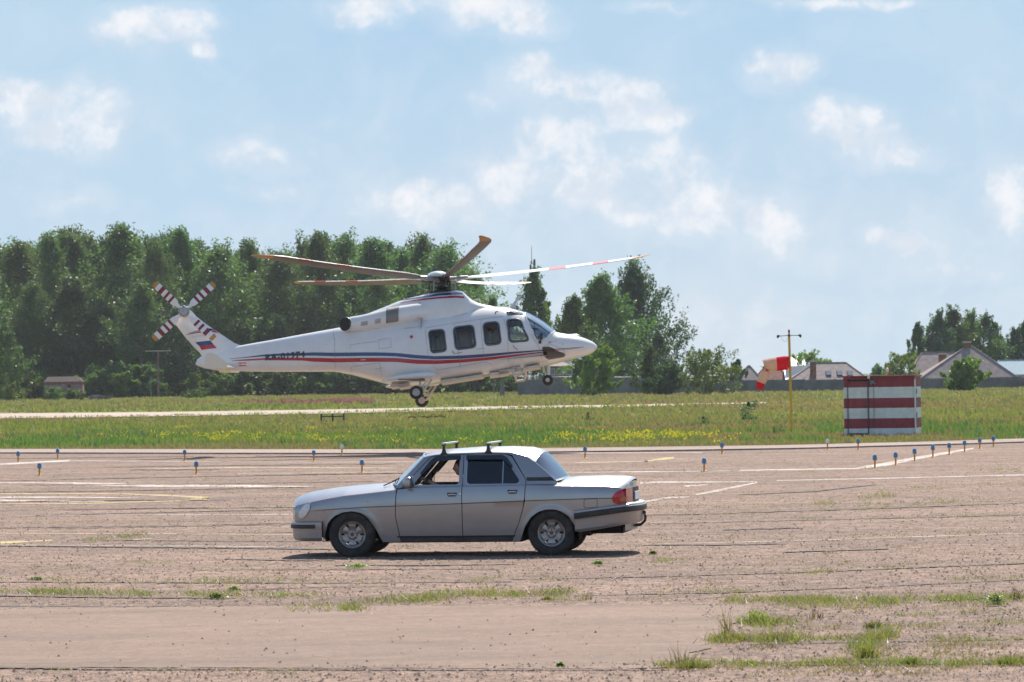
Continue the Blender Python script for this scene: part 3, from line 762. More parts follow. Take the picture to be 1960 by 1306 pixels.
def side(b, x0, x1, lo, hi, cl=None, dx=.025, th=.0, off=0, s=-1):
    xs_ = sorted(set([round(v, 4) for v in np.arange(x0, x1, dx)] + [x1] + [a for a, _ in ARF + ARR if x0 < a < x1]))
    rows = []
    for x in xs_:
        row = []
        for z in zrows(x, lo(x), hi(x)):
            xx = cl(x, z) if cl else x
            row.append((xx, s * sy(xx, z, off), z))
        row.append((row[-1][0], s * (abs(row[-1][1]) - .012), row[-1][2] + .010))
        r0 = row[0]; row.insert(0, (r0[0], s * (abs(r0[1]) - .035), r0[2] + .004))
        rows.append(row)
    b.grid(rows)
body = MB()
for s in (-1, 1):
    side(body, -.82, .70, zb, zs, cl=lambda x, z: min(x, g1(z) - .005), s=s)
    side(body, 2.25, 3.82, zb, zs, cl=lambda x, z: max(x, g3(z) + .005), s=s)
for s in (-1, 1):
    rk = MB()
    rows = [[(x, s * (sy(x, z) - .012), z) for z in (.205, .23, .255, .272)] + [(x, s * .80, .274)] for x in np.linspace(.60, 2.37, 30)]
    rk.grid(rows); rk.build('sill', pmat('dirty_sill_%d' % (s + 1), (.05, .046, .042), .7, var=.3, vs=4, dirt=((.16, .13, .11), 5, .4)), car)
# hood, cowl and boot lid
CT = [(-.86, .74), (-.845, .778), (-.75, .843), (-.60, .894), (-.39, .945), (-.10, .975), (.27, 1.0), (.48, 1.010), (.66, 1.0)]
CB = [(2.80, 1.02), (2.95, 1.062), (3.1, 1.075), (3.45, 1.080), (3.70, 1.072), (3.78, 1.058), (3.82, 1.03), (3.86, 1.0)]
def deck(b, T, x0, x1, n, mi=0):
    rows = []
    for x in np.linspace(x0, x1, n):
        ze = zs(x) + .010; zt = interp(x, [a for a, _ in T], [a for _, a in T]); ye = sy(x, zs(x)) - .012; row = []
        for t in np.linspace(-1, 1, 41):
            a = abs(t); k = 1 - a
            # small raised fender crest, shut line, then the crowned lid
            g = (1 - (1 - min(1, k / .98)) ** 2.6) if k > 0 else 0
            z = ze + (zt - ze) * g
            if .07 < k < .085: z -= .014
            bx = x - (.10 if T is CT else -.075) * (1 - a * a) * (1 if (x < -.4 and T is CT) or (x > 3.6 and T is CB) else 0) * (min(1, abs(x - (-.4 if T is CT else 3.6)) / .2))
            row.append((bx, t * ye, z))
        rows.append(row)
    b.grid(rows)
deck(body, CT, -.82, .68, 50); deck(body, CB, 2.78, 3.82, 40)
# window sill ledge
for s in (-1, 1):
    body.grid([[(x, s * (sy(x, zs(x)) - .012), zs(x) + .010), (x, s * .79, zs(x) + .016), (x, s * .76, zs(x) + .0)] for x in [.6] + list(np.linspace(.70, 1.555, 12))])
    body.grid([[(x, s * (sy(x, zs(x)) - .012), zs(x) + .010), (x, s * .79, zs(x) + .016), (x, s * .76, zs(x) + .0)] for x in np.linspace(1.568, 2.44, 12)])
    body.grid([[(x, s * (sy(x, zs(x)) - .012), zs(x) + .010), (x, s * .76, zs(x) + .03 + .05 * (x - 2.45))] for x in np.linspace(2.455, 2.95, 8)])
# nose
rows = []
for z in np.linspace(.47, .735, 8):
    rows.append([(-.82 - .10 * (1 - (t) ** 2) + .05 * max(0, (z - .62) / .12) ** 2, t * (Wd(-.82) - .004), z) for t in np.linspace(-1, 1, 21)])
body.grid(rows)
# tail face
rows = []
for z in np.linspace(.33, .905, 10):
    rows.append([(3.82 + .075 * (1 - t * t) - .02 * max(0, (z - .85) / .1), t * (Wd(3.82) - .004), z + .10 * max(0, (z - .8) / .1) * (1 - t * t) ** .6) for t in np.linspace(-1, 1, 25)])
body.grid(rows)
def yg(z): return .80 - (max(z, .95) - .95) * .41
def gh(s): return lambda u, v, off: (u, s * (yg(v) + off + .012 * math.sin(max(0, min(1, (v - .95) / .45)) * math.pi)), v)
def ze(x): return interp(x, [.98, 1.01, 1.12, 1.3, 1.9, 2.236, 2.448, 2.547, 2.60], [1.365, 1.378, 1.402, 1.422, 1.437, 1.427, 1.372, 1.300, 1.27])
def zr(x): return interp(x, [.93, 1.0, 1.10, 1.29, 1.74, 2.165, 2.45, 2.58, 2.64], [1.385, 1.425, 1.452, 1.478, 1.503, 1.505, 1.49, 1.455, 1.42])
for s in (-1, 1):
    f = gh(s)
    body.panel([(.60, .955), (.66, 1.005), (1.005, 1.375), (1.12, 1.402), (1.3, 1.422), (1.9, 1.437), (2.236, 1.427), (2.25, 1.385), (2.16, 1.412), (1.9, 1.416), (1.564, 1.412), (1.30, 1.405), (1.15, 1.395), (1.075, 1.367), (.70, .955)], [], f, .03)
    body.panel([(2.456, .94), (2.452, 1.05), (2.25, 1.375), (2.236, 1.427), (2.448, 1.372), (2.547, 1.30), (2.86, 1.03), (2.92, .95), (2.92, .94)], [], f, .03)
rows = []
for k in range(44):
    x = .99 + (2.565 - .99) * k / 43; ye = yg(ze(x)) + .004; row = []
    for t in np.linspace(-1, 1, 31):
        xb = x + (-.07 * (1 - t * t) * max(0, 1 - (x - .99) / .3)) + (.075 * (1 - t * t) * max(0, (x - 2.2) / .36) ** 1.5)
        z = ze(x) + (zr(xb) - ze(x)) * (1 - abs(t) ** 2.6)
        row.append((xb, t * ye, z))
    rows.append(row)
body.grid(rows); ROOF = rows
bo = body.build('body', PAINT, car, sharp=28)
# doors
for s in (-1, 1):
    for (ga, gb, fr, hole, fwd) in (
        (lambda z: g1(z) + .005, lambda z: 1.557, [(.715, .962), (1.083, 1.355), (1.15, 1.386), (1.30, 1.396), (1.557, 1.403), (1.557, .962)], [(.885, .985), (.87, 1.005), (1.115, 1.318), (1.165, 1.362), (1.21, 1.372), (1.515, 1.380), (1.515, .985)], True),
        (lambda z: 1.567, lambda z: g3(z) - .005, [(1.567, .962), (1.567, 1.404), (1.9, 1.408), (2.15, 1.402), (2.235, 1.368), (2.442, 1.05), (2.445, .962)], [(1.612, .992), (1.612, 1.378), (2.09, 1.380), (2.155, 1.352), (2.368, 1.03), (2.335, .992)], False)):
        d = MB(); rows = []
        for z in zrows(1.5, .285, .957, 9, 7):
            row = []
            for t in np.linspace(0, 1, 30):
                x = ga(z) + (gb(z) - ga(z)) * t; zz = z if z < .70 else z + (zs(x) - .957) * ((z - .70) / .257) + (zc(x) - zc(1.5)) * max(0, 1 - abs(z - zc(1.5)) / .1)
                row.append((x, s * sy(x, zz), zz))
            rows.append(row)
        edge = lambda r: [(p[0], s * (abs(p[1]) - .03), p[2]) for p in r]
        d.grid([edge(rows[0])] + rows + [[(p[0], s * (abs(p[1]) - .011), p[2] + .010) for p in rows[-1]]])
        d.grid([[(r[0][0], s * (abs(r[0][1]) - .02), r[0][2]) for r in rows], [r[0] for r in rows]]); d.grid([[r[-1] for r in rows], [(r[-1][0], s * (abs(r[-1][1]) - .02), r[-1][2]) for r in rows]])
        d.panel(fr, [rpoly(hole, .05, 4)], gh(s), .028)
        do = d.build('door', PAINT, car, sharp=28)
        # chrome strip and black seal round the opening
        t = MB(); f = gh(s)
        ho = rpoly(hole, .05, 4); cx = sum(p[0] for p in ho) / len(ho); cz = sum(p[1] for p in ho) / len(ho)
        hin = [(cx + (p[0] - cx) * (1 - .012 / max(.1, abs(p[0] - cx) + .2)) - .0, cz + (p[1] - cz) * .965) for p in ho]
        t.panel(ho, [hin], lambda u, v, o: f(u, v, o + .004), .018); t.build('window_seal', M['chrome'], do)
        if not fwd:
            t = MB(); t.panel([(2.116, .99), (2.116, 1.378), (2.128, 1.378), (2.128, .99)], [], lambda u, v, o: f(u, v, o + .006), .02); t.build('window_divider', M['chrome'], do)
        # rain deflector
        t = MB()
        if fwd: L = [(.96, 1.15), (1.10, 1.335), (1.165, 1.385), (1.25, 1.392), (1.52, 1.398), (1.52, 1.335), (1.24, 1.325), (1.15, 1.30), (.985, 1.13)]
        else: L = [(1.60, 1.398), (2.10, 1.396), (2.17, 1.366), (2.26, 1.24), (2.235, 1.225), (2.13, 1.322), (2.08, 1.335), (1.60, 1.335)]
        t.panel(L, [], lambda u, v, o: f(u, v, o + .022 + (.0)), .004); t.build('rain_deflector', glassmat('smoked_acrylic_%d' % (s + 2 * fwd), (.05, .05, .055), .06), do)
        # handle
        hx = interp(0, [0], [1.425]) if fwd else 2.272; hz = .858 if fwd else .888
        y0 = sy(hx, hz)
        t = MB()
        L = rpoly([(hx - .085, hz + .036), (hx + .085, hz + .036), (hx + .068, hz - .036), (hx - .068, hz - .036)], .02, 4)
        Li = rpoly([(hx - .073, hz + .026), (hx + .073, hz + .026), (hx + .058, hz - .027), (hx - .058, hz - .027)], .016, 4)
        fh = lambda u, v, o: (u, s * (sy(u, v) + o + .007), v)
        t.panel(L, [Li], fh, .012); t.tube([(hx - .055, s * (y0 + .006), hz - .004), (hx, s * (y0 + .014), hz + .001), (hx + .055, s * (y0 + .006), hz - .004)], .014, 8, sq=.6)
        ho_ = t.build('door_handle', PAINT, do)
        t = MB(); t.panel(Li, [], lambda u, v, o: (u, s * (sy(u, v) + o + .002), v), .004); t.build('handle_recess', M['dark'], ho_)
        if fwd:
            t = MB(); t.lathe([(.014, 0), (.014, s * .008), (.001, s * .009)], (hx + .115, s * sy(hx + .115, hz), hz + .004), 'Y', 12); t.build('door_lock', M['chrome'], do)
GLC = glassmat('clear_car_glass', (.62, .72, .68), .10)
GLW = glassmat('windscreen_glass', (.45, .60, .56), .28, .03)
GLD = glassmat('tinted_car_glass', (.035, .04, .045), .03)
for s in (-1, 1):
    f = gh(s)
    # front quarter light stays shut, main pane wound down on the near side
    if s == 1:
        pass
    t = MB(); t.panel([(1.60, .985), (1.60, 1.385), (2.10, 1.385), (2.17, 1.352), (2.38, 1.03), (2.35, .985)], [], lambda u, v, o: f(u, v, o - .016), .004)
    t.build('rear_side_window', GLD, car)
# windscreen and rear window, curved
def screen(b, lo, hi, n=14, inset=0.0):
    rows = []
    for k in range(n + 1):
        u = k / n; rows.append([tuple((Vector(lo(t)) * (1 - u) + Vector(hi(t)) * u) + Vector((0, 0, .012 * math.sin(u * math.pi)))) for t in np.linspace(-1 + inset, 1 - inset, 25)])
    b.grid(rows)
wlo = lambda t: (.645 - .16 * (1 - t * t), t * .775, .985 + .025 * (1 - t * t))
whi = lambda t: (1.003 - .072 * (1 - t * t), t * (yg(1.372) - .0), 1.372 + .045 * (1 - abs(t) ** 2.4))
rlo = lambda t: (2.86 + .09 * (1 - t * t), t * .755, 1.035 + .03 * (1 - t * t))
rhi = lambda t: (2.560 + .075 * (1 - t * t), t * (yg(1.30)), 1.30 + .13 * (1 - abs(t) ** 2.2))
rhi = lambda t: tuple(ROOF[-1][int(round((t + 1) / 2 * 30))])
b = MB(); screen(b, wlo, whi); b.build('windscreen', GLW, car)
b = MB(); screen(b, rlo, rhi, inset=.0); b.build('rear_window', glassmat('rear_window_glass', (.12, .15, .17), .14, .03, (.8, .88, .95)), car)
for lo, hi in ((wlo, whi), (rlo, rhi)):
    b = MB()
    for tt in (-1, 1): b.tube([lo(tt), hi(tt)], .011, 8)
    b.tube([lo(t) for t in np.linspace(-1, 1, 15)], .012, 8); b.tube([hi(t) for t in np.linspace(-1, 1, 15)], .011, 8); b.build('window_trim', M['chrome'], car)

# C-pillar vent bands
for s in (-1, 1):
    f = gh(s); b = MB(); b.panel([(2.455, 1.083), (2.80, 1.083), (2.845, 1.036), (2.462, 1.036)], [], lambda u, v, o: f(u, v, o + .008), .012)
    b.build('pillar_vent', M['black'], car)
# bumpers
def sweep(b, path, prof, mi=0):
    """path: (x,y) plan with outward normals; prof(k)->list of (out, z)"""
    rows = []; n = len(path)
    for i, p in enumerate(path):
        a = Vector(path[max(0, i - 1)]); c = Vector(path[min(n - 1, i + 1)]); t = (c - a).normalized(); nn = Vector((t.y, -t.x))
        rows.append([(p[0] + nn.x * o, p[1] + nn.y * o, z) for o, z in prof(i / (n - 1), p)])
    b.grid(rows, mi=mi)
def bez(pts, n):
    P_ = [Vector(p) for p in pts]; out = []
    for k in range(n + 1):
        t = k / n * (len(P_) - 1); i = min(int(t), len(P_) - 2); u = t - i
        p0 = P_[max(0, i - 1)]; p1 = P_[i]; p2 = P_[i + 1]; p3 = P_[min(len(P_) - 1, i + 2)]
        q = .5 * ((2 * p1) + (p2 - p0) * u + (2 * p0 - 5 * p1 + 4 * p2 - p3) * u * u + (3 * p1 - p0 - 3 * p2 + p3) * u ** 3); out.append((q.x, q.y))
    return out
fpath = bez([(-.415, -.862), (-.62, -.848), (-.76, -.80), (-.85, -.66), (-.905, -.35), (-.925, 0), (-.905, .35), (-.85, .66), (-.76, .80), (-.62, .848), (-.415, .862)], 60)
fpath = fpath[::-1]
rpath = bez([(3.10, -.868), (3.40, -.872), (3.68, -.858), (3.84, -.80), (3.92, -.62), (3.965, -.3), (3.975, 0), (3.965, .3), (3.92, .62), (3.84, .80), (3.68, .858), (3.40, .872), (3.10, .868)], 70)
b = MB(); sweep(b, fpath, lambda t, p: [(-.05, .50), (.0, .497), (.022, .485), (.026, .45), (.020, .40), (.012, .375), (.014, .33), (.010, .327), (.010, .322), (.005, .27), (-.02, .235), (-.08, .225)])
fb = b.build('front_bumper', PAINT, car, sharp=30)
def sub(path, t0, t1):
    n = len(path); return path[int(t0 * (n - 1)):int(t1 * (n - 1)) + 1]
b = MB(); sweep(b, sub(fpath, .05, .95), lambda t, p: [(.018, .459), (.038, .455), (.042, .44), (.042, .412), (.036, .405), (.016, .402)]); b.build('bumper_strip', M['black'], fb)
def rz(p):
    return .615 + .095 * max(0, min(1, (p[0] - 3.13) / .75))
def rzb(p):
    return .33 + .10 * max(0, min(1, (p[0] - 3.2) / .72))
b = MB(); rp2 = sub(rpath, .02, .98)
sweep(b, rp2, lambda t, p: [(-.06, rz(p) + .008), (.0, rz(p) + .006), (.028, rz(p) - .005), (.036, rz(p) - .03), (.03, rz(p) - .10), (.022, rz(p) - .115), (.018, .47), (.012, rzb(p) + .03), (-.01, rzb(p)), (-.08, rzb(p) - .008)])
rb = b.build('rear_bumper', PAINT, car, sharp=30)
b = MB(); sweep(b, sub(rpath, .025, .975), lambda t, p: [(.03, rz(p) - .028), (.050, rz(p) - .032), (.054, rz(p) - .045), (.052, rz(p) - .10), (.046, rz(p) - .112), (.02, rz(p) - .115)]); b.build('bumper_strip', M['black'], rb)
# lights
def lens(name, c, em=0):
    return pmat(name, c, .12, 0, var=.15, vs=14, coat=.6)
HL = lens('headlight_glass', (.66, .68, .70)); RL = lens('red_lens', (.45, .008, .012)); PK = lens('pink_lens', (.55, .12, .11)); OL = lens('amber_lens', (.42, .16, .06))
for s in (-1, 1):
    b = MB(); rows = []
    # slanted oval headlamp wrapping the corner
    for rr in np.linspace(0.02, 1, 7):
        row = []
        for a in np.linspace(0, 2 * math.pi, 28, endpoint=False):
            u = rr * math.cos(a) * .062; v = rr * math.sin(a) * .108
            x = -.668 + u + v * .52; z = .652 + v - u * .1
            X_ = max(-.86, min(-.3, x)); yy = sy(X_, z) if X_ > -.82 else Wd(-.82)
            row.append((x - .010 * (1 - rr), s * (sy(max(-.82, x), z) + .014 + .012 * (1 - rr ** 2)), z))
        rows.append(row)
    b.grid(rows, closed=True); hl = b.build('headlight', HL, car)
    b = MB(); pts = [r for r in rows[-1]] + [rows[-1][0]]; b.tube(pts, .007, 6, cap=False); b.build('headlight_rim', M['chrome'], hl)
    # tail lamp
    def lampside(b, pts_, off):
        fh = lambda u, v, o: (u, s * (sy(min(u, 3.82), v) + o + off), v)
        cu_ = sum(p[0] for p in pts_) / len(pts_); cv_ = sum(p[1] for p in pts_) / len(pts_); R_ = rpoly(pts_, .02, 3)
        rows = [[fh(cu_ + (p[0] - cu_) * t, cv_ + (p[1] - cv_) * t, .004 * (1 - t)) for p in R_] for t in (.01, .3, .6, .85, 1)]
        rows.append([fh(p[0], p[1], -off - .01) for p in R_]); b.grid(rows, closed=True)
    b = MB(); outl = [(3.845, .688), (3.845, .915), (3.80, .908), (3.745, .890), (3.70, .862), (3.665, .82), (3.652, .775), (3.662, .735), (3.69, .712), (3.74, .700)]
    lampside(b, outl, .012); tl = b.build('tail_lamp', RL, car)
    b = MB(); lampside(b, [(3.845, .735), (3.845, .80), (3.79, .80), (3.755, .775), (3.765, .745), (3.80, .737)], .016); b.build('turn_lens', OL, tl)
    b = MB()
    for (z0, z1, mi) in ((.80, .915, 0), (.70, .797, 1)):
        pts_ = [(-.775, z0), (-.40, z0), (-.40, z1), (-.775, z1)]
        g_ = [[(3.82 + .075 * (1 - (y / .765) ** 2) + .022, -s * y if s > 0 else y, z) for y in np.linspace(-.775, -.42, 8)] for z in np.linspace(z0, z1, 4)]
        b.grid(g_, mi=mi)
        g0 = [[(p[0] - .025, p[1], p[2]) for p in g_[-1]], g_[-1]]; b.grid(g0, mi=mi)
    b.build('lamp_lens', [PK, RL], tl)
b = MB(); b.grid([[(3.82 + .075 * (1 - (y / .765) ** 2) + .012, y, z) for y in np.linspace(-.40, .40, 12)] for z in np.linspace(.70, .915, 4)]); b.build('plate_recess', M['black'], car)
b = MB(); b.box((3.912, 0, .80), (.012, .52, .11)); b.build('number_plate', M['white'], car)
b = MB(); b.lathe([(.001, .0), (.028, .002), (.03, .012), (.001, .014)], (3.872, 0, .985), 'X', 16); b.build('boot_badge', M['black'], car)
V, Fq = textmesh('Волга', .075, .3); b = MB(); k0 = len(b.v)
for v in V: b.v.append((3.845 + .0 + .075 * (1 - ((v[0] - .64) / .765) ** 2) + .006, v[0] - .64, .945 + v[1] + .05 * v[1]))
for f_ in Fq: b.face([k0 + i for i in f_])
b.build('boot_lettering', M['black'], car, recalc=False)
# grille
b = MB(); b.panel(rpoly([(-.42, .50), (.42, .50), (.40, .70), (-.40, .70)], .06), [rpoly([(-.38, .53), (.38, .53), (.36, .675), (-.36, .675)], .05)], lambda u, v, o: (-.925 + .10 * (u / .73) ** 2 - o, u, v), .02)
for k in range(11): b.box((-.915, -.33 + .066 * k, .60), (.012, .012, .15))
b.build('grille', M['chrome'], car)
# wheels
def rimshape(b):
    n = 120; prof = [(.0, .055), (.028, .058), (.032, .05), (.055, .05), (.062, .038), (.075, .034), (.11, .05), (.145, .052), (.158, .035), (.168, .03), (.178, .052), (.190, .058), (.196, .05), (.196, -.09)]
    rows = []
    for k in range(n):
        a = 2 * math.pi * k / n; rows.append([])
        for i, (r, h) in enumerate(prof):
            hh = h
            ph = (a * 6 / (2 * math.pi)) % 1
            if .07 < r < .165: hh -= .012 * (math.cos(ph * 2 * math.pi) * .5 + .5)
            rows[-1].append((max(r, .001) * math.cos(a), -hh, max(r, .001) * math.sin(a)))
    rows.append(rows[0])
    def mi(i, j):
        ph = ((i + .5) / n * 6) % 1; r = (prof[j][0] + prof[min(j + 1, len(prof) - 1)][0]) / 2
        return None if (abs(ph - .0) < .115 or abs(ph - 1) < .115) and .11 <= r <= .155 else 0
    b.grid(rows, mi=mi)
RIM = pmat('dirty_alloy', (.42, .40, .38), .38, .8, var=.25, vs=14, dirt=((.2, .15, .12), 16, .55))
def wheel(x, s):
    b = MB(); R0 = .318
    b.lathe([(.195, -.095), (.215, -.108), (.27, -.112), (.298, -.102), (.312, -.085), (.316, -.05), (.318, 0), (.316, .05), (.312, .085), (.298, .102), (.27, .112), (.215, .108), (.195, .095)], (0, 0, 0), 'Y', 64)
    for k in range(72):
        a = 2 * math.pi * k / 72; m_ = Matrix.Rotation(-a, 3, 'Y')
        for yy in (-.068, -.022, .022, .068): b.box(m_ @ Vector((.3155, yy, 0)), (.010, .038, .021), m_)
    w_ = bpy.data.objects.new('wheel', None); col.objects.link(w_); w_.parent = car; w_.location = (x, s * .752, .314)
    if s > 0: w_.rotation_euler = (0, 0, math.pi)
    b.build('tyre', M['rubber'], w_, sharp=50)
    b = MB(); rimshape(b); b.build('rim', RIM, w_, sharp=25)
    b = MB(); b.lathe([(.001, .0), (.15, .0), (.15, .03), (.001, .03)], (0, .01, 0), 'Y', 32); b.build('brake_disc', M['dark'], w_)
    b = MB()
    for k in range(5):
        a = 2 * math.pi * k / 5 + .3; b.lathe([(.007, 0), (.007, -.012), (.001, -.013)], (.047 * math.cos(a), -.05, .047 * math.sin(a)), 'Y', 8)
    b.lathe([(.026, -.056), (.024, -.066), (.001, -.067)], (0, 0, 0), 'Y', 20); b.build('hub_cap', pmat('hub_rust', (.16, .09, .06), .6, .4), w_)
for x in (0, 2.797):
    for s in (-1, 1): wheel(x, s)
# wheel wells, underbody, sills
b = MB()
for x in (0.02, 2.79):
    for s in (-1, 1):
        rows = [[(x + .40 * math.cos(a), s * y, .27 + .375 * math.sin(a)) for a in np.linspace(-.15, math.pi + .15, 24)] for y in (.46, .835)]; b.grid(rows)
        b.grid([[(x + .40 * math.cos(a) * k, s * .46, .27 + .375 * math.sin(a) * k) for a in np.linspace(-.15, math.pi + .15, 24)] for k in (0, 1)])
b.box((.0, 0, .34), (1.2, .9, .16)); b.box((1.4, 0, .235), (1.95, 1.50, .09)); b.box((2.85, 0, .38), (1.7, .9, .14)); b.box((3.3, .2, .33), (.9, 1.1, .1))
b.tube([(.05, -.70, .31), (.05, .70, .31)], .035); b.tube([(2.797, -.70, .31), (2.797, .70, .31)], .05)
b.tube([(1.2, .3, .2), (2.5, .3, .2), (3.3, .32, .28)], .03)
b.build('underbody', M['dark'], car)
b = MB()
for s in (-1, 1):
    b.grid([[(x, s * .79, z) for x in (.60, 1.2, 1.555)] for z in (.28, .6, .93)]); b.grid([[(x, s * .79, z) for x in (1.57, 2.0, 2.40)] for z in (.36, .6, .93)])
    b.grid([[(x, s * .852, z) for x in (.64, 1.4, 2.30)] for z in (.268, .285)])
b.box((1.4, 0, .30), (2.0, 1.5, .03)); b.box((.72, 0, .85), (.25, 1.5, .20)); b.box((2.72, 0, .93), (.45, 1.45, .06))
b.build('door_lining', M['dark'], car)
b = MB()
for yy in (-.38, .38):
    b.tube([(1.35, yy, .42), (1.62, yy, .42)], [.2, .22], 12, sq=1.1); b.tube([(1.66, yy, .45), (1.80, yy, .98)], [.13, .10], 12, sq=1.9); b.tube([(1.81, yy, 1.05), (1.83, yy, 1.20)], .06, 10, sq=2.0)
b.tube([(2.35, 0, .5), (2.5, 0, .98)], .14, 12, sq=4.4)
b.build('seat', M['dark'], car)
b = MB(); b.tube([(1.005 + .19 * math.sin(a) * .42, -.38 + .19 * math.cos(a), 1.005 + .19 * math.sin(a) * .9) for a in np.linspace(0, 2 * math.pi, 33)], .014, 8, cap=False)
b.tube([(.80, -.38, .86), (1.0, -.38, 1.0)], .03); b.tube([(.98, -.56, .99), (1.0, -.38, 1.0), (.98, -.20, .99)], .014); b.build('steering_wheel', M['black'], car)
# passenger-side bits, mirrors
for s in (-1, 1):
    b = MB(); c_ = Vector((.80 if s < 0 else .84, s * .935, 1.03)); rows = []
    for i in range(9):
        t = i / 8; r_ = math.sin(math.pi * (.10 + .5 * t)); rows.append([(c_.x - .055 + .11 * t, c_.y + .085 * r_ * math.copysign(abs(math.cos(a)) ** .7, math.cos(a)), c_.z + .082 * r_ * math.copysign(abs(math.sin(a)) ** .7, math.sin(a)) + .0) for a in np.linspace(0, 2 * math.pi, 20, endpoint=False)])
    b.grid(rows, closed=True); b.tube([(.80, s * .80, .965), (.81, s * .87, .975), (.80, s * .90, .99)], [.028, .022, .022], 8)
    mo = b.build('wing_mirror', PAINT, car)
    b = MB(); b.grid([[(c_.x + .05, c_.y + k * .078 * math.cos(a), c_.z + k * .075 * math.sin(a)) for a in np.linspace(0, 2 * math.pi, 21)] for k in (0.01, 1)]); b.build('mirror_glass', M['chrome'], mo)
    b = MB(); b.panel([(.72, .975), (.885, .975), (.87, 1.02), (.84, 1.08)], [], lambda u, v, o: gh(s)(u, v, o + .006), .01); b.build('mirror_mount', M['black'], mo)
# wipers
b = MB()
for y in (-.45, .15):
    b.tube([(.47, y, 1.02), (.56, y + .28, 1.052), (.58, y + .5, 1.085)], .007, 6); b.tube([(.505, y + .12, 1.045), (.60, y + .6, 1.085)], .006, 6)
b.tube([(.42, -.60, .985), (.50, -.52, 1.02), (.62, -.42, 1.085)], .009, 6)
b.build('wiper', M['black'], car)
# side repeater, fuel flap, joints
for s in (-1, 1):
    b = MB()
    for dx in (-.016, .016): b.lathe([(.014, 0), (.013, s * .008), (.001, s * .012)], (.232 + dx, s * sy(.232, .772), .772), 'Y', 12)
    b.build('side_repeater', pmat('repeater_%d' % (s + 1), (.5, .42, .36), .2), car)
s = -1
fl = rpoly([(3.262, .778), (3.45, .782), (3.448, .655), (3.258, .652)], .03, 4); cx = 3.355; cz = .716
b = MB(); fh = lambda u, v, o: (u, -(sy(u, v) + .0015 + o), v)
b.panel(fl, [[(cx + (p[0] - cx) * .93, cz + (p[1] - cz) * .91) for p in fl]], fh, .004); b.build('fuel_flap', M['dark'], car)
# tow bar and exhaust
b = MB(); b.tube([(3.30, .0, .335), (3.72, 0, .36), (3.96, 0, .385), (4.02, 0, .44), (4.03, 0, .50), (4.015, 0, .525)], [.022, .022, .022, .02, .018, .018], 10); b.sphere((4.01, 0, .555), .028, 12); b.box((3.2, 0, .30), (.05, .06, .07))
b.tube([(3.22, -.45, .325), (3.95, -.2, .385)], .014, 8); b.build('tow_bar', M['black'], car)
b = MB(); b.tube([(3.1, -.35, .29), (3.30, -.36, .285)], .024, 12); b.build('exhaust_pipe', pmat('exhaust_steel', (.12, .09, .07), .6, .5), car)
# roof bars: cross tube on two clamps
for x in (1.28, 1.905):
    b = MB(); zt = 1.555 + .006
    b.box((x, 0, zt), (.045, 1.30, .022)); rr = b.build('roof_bar', pmat('bar_alloy', (.55, .55, .54), .35, .8), car)
    for s in (-1, 1):
        b = MB(); yy = s * .628
        b.panel([(x - .055, -.0), (x + .055, .0), (x + .028, .035), (x + .014, .11), (x + .03, .135), (x - .03, .135), (x - .014, .11), (x - .028, .035)], [], lambda u, v, o: (u, yy + s * o * 1.0, ze(x) - .01 + v), .035)
        b.box((x, s * .60, zt - .012), (.06, .05, .03)); b.build('bar_foot', M['black'], rr)
car_m = Matrix.Translation(car.location) @ Matrix.Rotation(-YAW, 4, 'Z')
drv = seated(None, None, -1, 'dark-haired driver in black at the open window of the silver sedan, hand on the wheel', pmat('black_shirt', (.012, .012, .014), .9), pmat('dark_jeans', (.02, .025, .04), .9),
    ((.50, -.10, .62), (.50, .14, .60)), low=True, rotm=car_m @ Matrix.Translation((1.525, -.40, .43)) @ Matrix.Scale(.99, 4))
# ------------------------------------------------------------------ HELICOPTER
SC = 58.6; BANK = R(5.2)
h0 = at(845, 778, 130.0)
heli = thing('helicopter', 'white twin-engine helicopter with blue and red stripes hovering low above the airfield', 'helicopter')
HR = Matrix.Rotation(R(-2), 3, 'Z') @ Matrix.Rotation(ROLL, 3, 'Y') @ Matrix.Rotation(-BANK, 3, 'X')
HM = Matrix.Translation(h0) @ HR.to_4x4(); heli.location = h0; heli.rotation_euler = HR.to_euler()
def X(px): return (px - 845) / SC
def Z(py): return (778 - py) / SC
ST = [(374, 689, 699, .05, 2), (383, 682, 703, .10, 2), (405, 672, 707.5, .17, 2), (430, 667, 709.6, .21, 2.1), (458, 661, 710.5, .24, 2.2), (516, 650.7, 711.5, .30, 2.2), (590, 637, 711.5, .38, 2.3), (634, 629, 711.5, .48, 2.4), (665, 624, 716, .66, 2.6),
 (700, 621, 724.5, .88, 2.8), (740, 614, 735, 1.04, 2.9), (765, 610, 740.5, 1.10, 3), (800, 604, 739, 1.13, 3), (836, 599, 734, 1.15, 3.1), (886, 592, 726, 1.15, 3.1), (937, 586.5, 719, 1.15, 3.0), (960, 587, 715.5, 1.145, 2.9), (987, 592.5, 710.5, 1.12, 2.7), (1007, 599, 707, 1.08, 2.6), (1034, 613.5, 702, 1.0, 2.5),
 (1058, 631, 697, .90, 2.4), (1066, 636, 695, .86, 2.4), (1088, 640.0, 689, .74, 2.3), (1105, 643.3, 685, .62, 2.2), (1118, 647, 681.5, .50, 2.1), (1130, 652, 677, .35, 2), (1137, 656, 673, .24, 2), (1141, 659.5, 668, .13, 2), (1143, 662, 665, .03, 2)]
SX = [X(a[0]) for a in ST]
from bisect import bisect
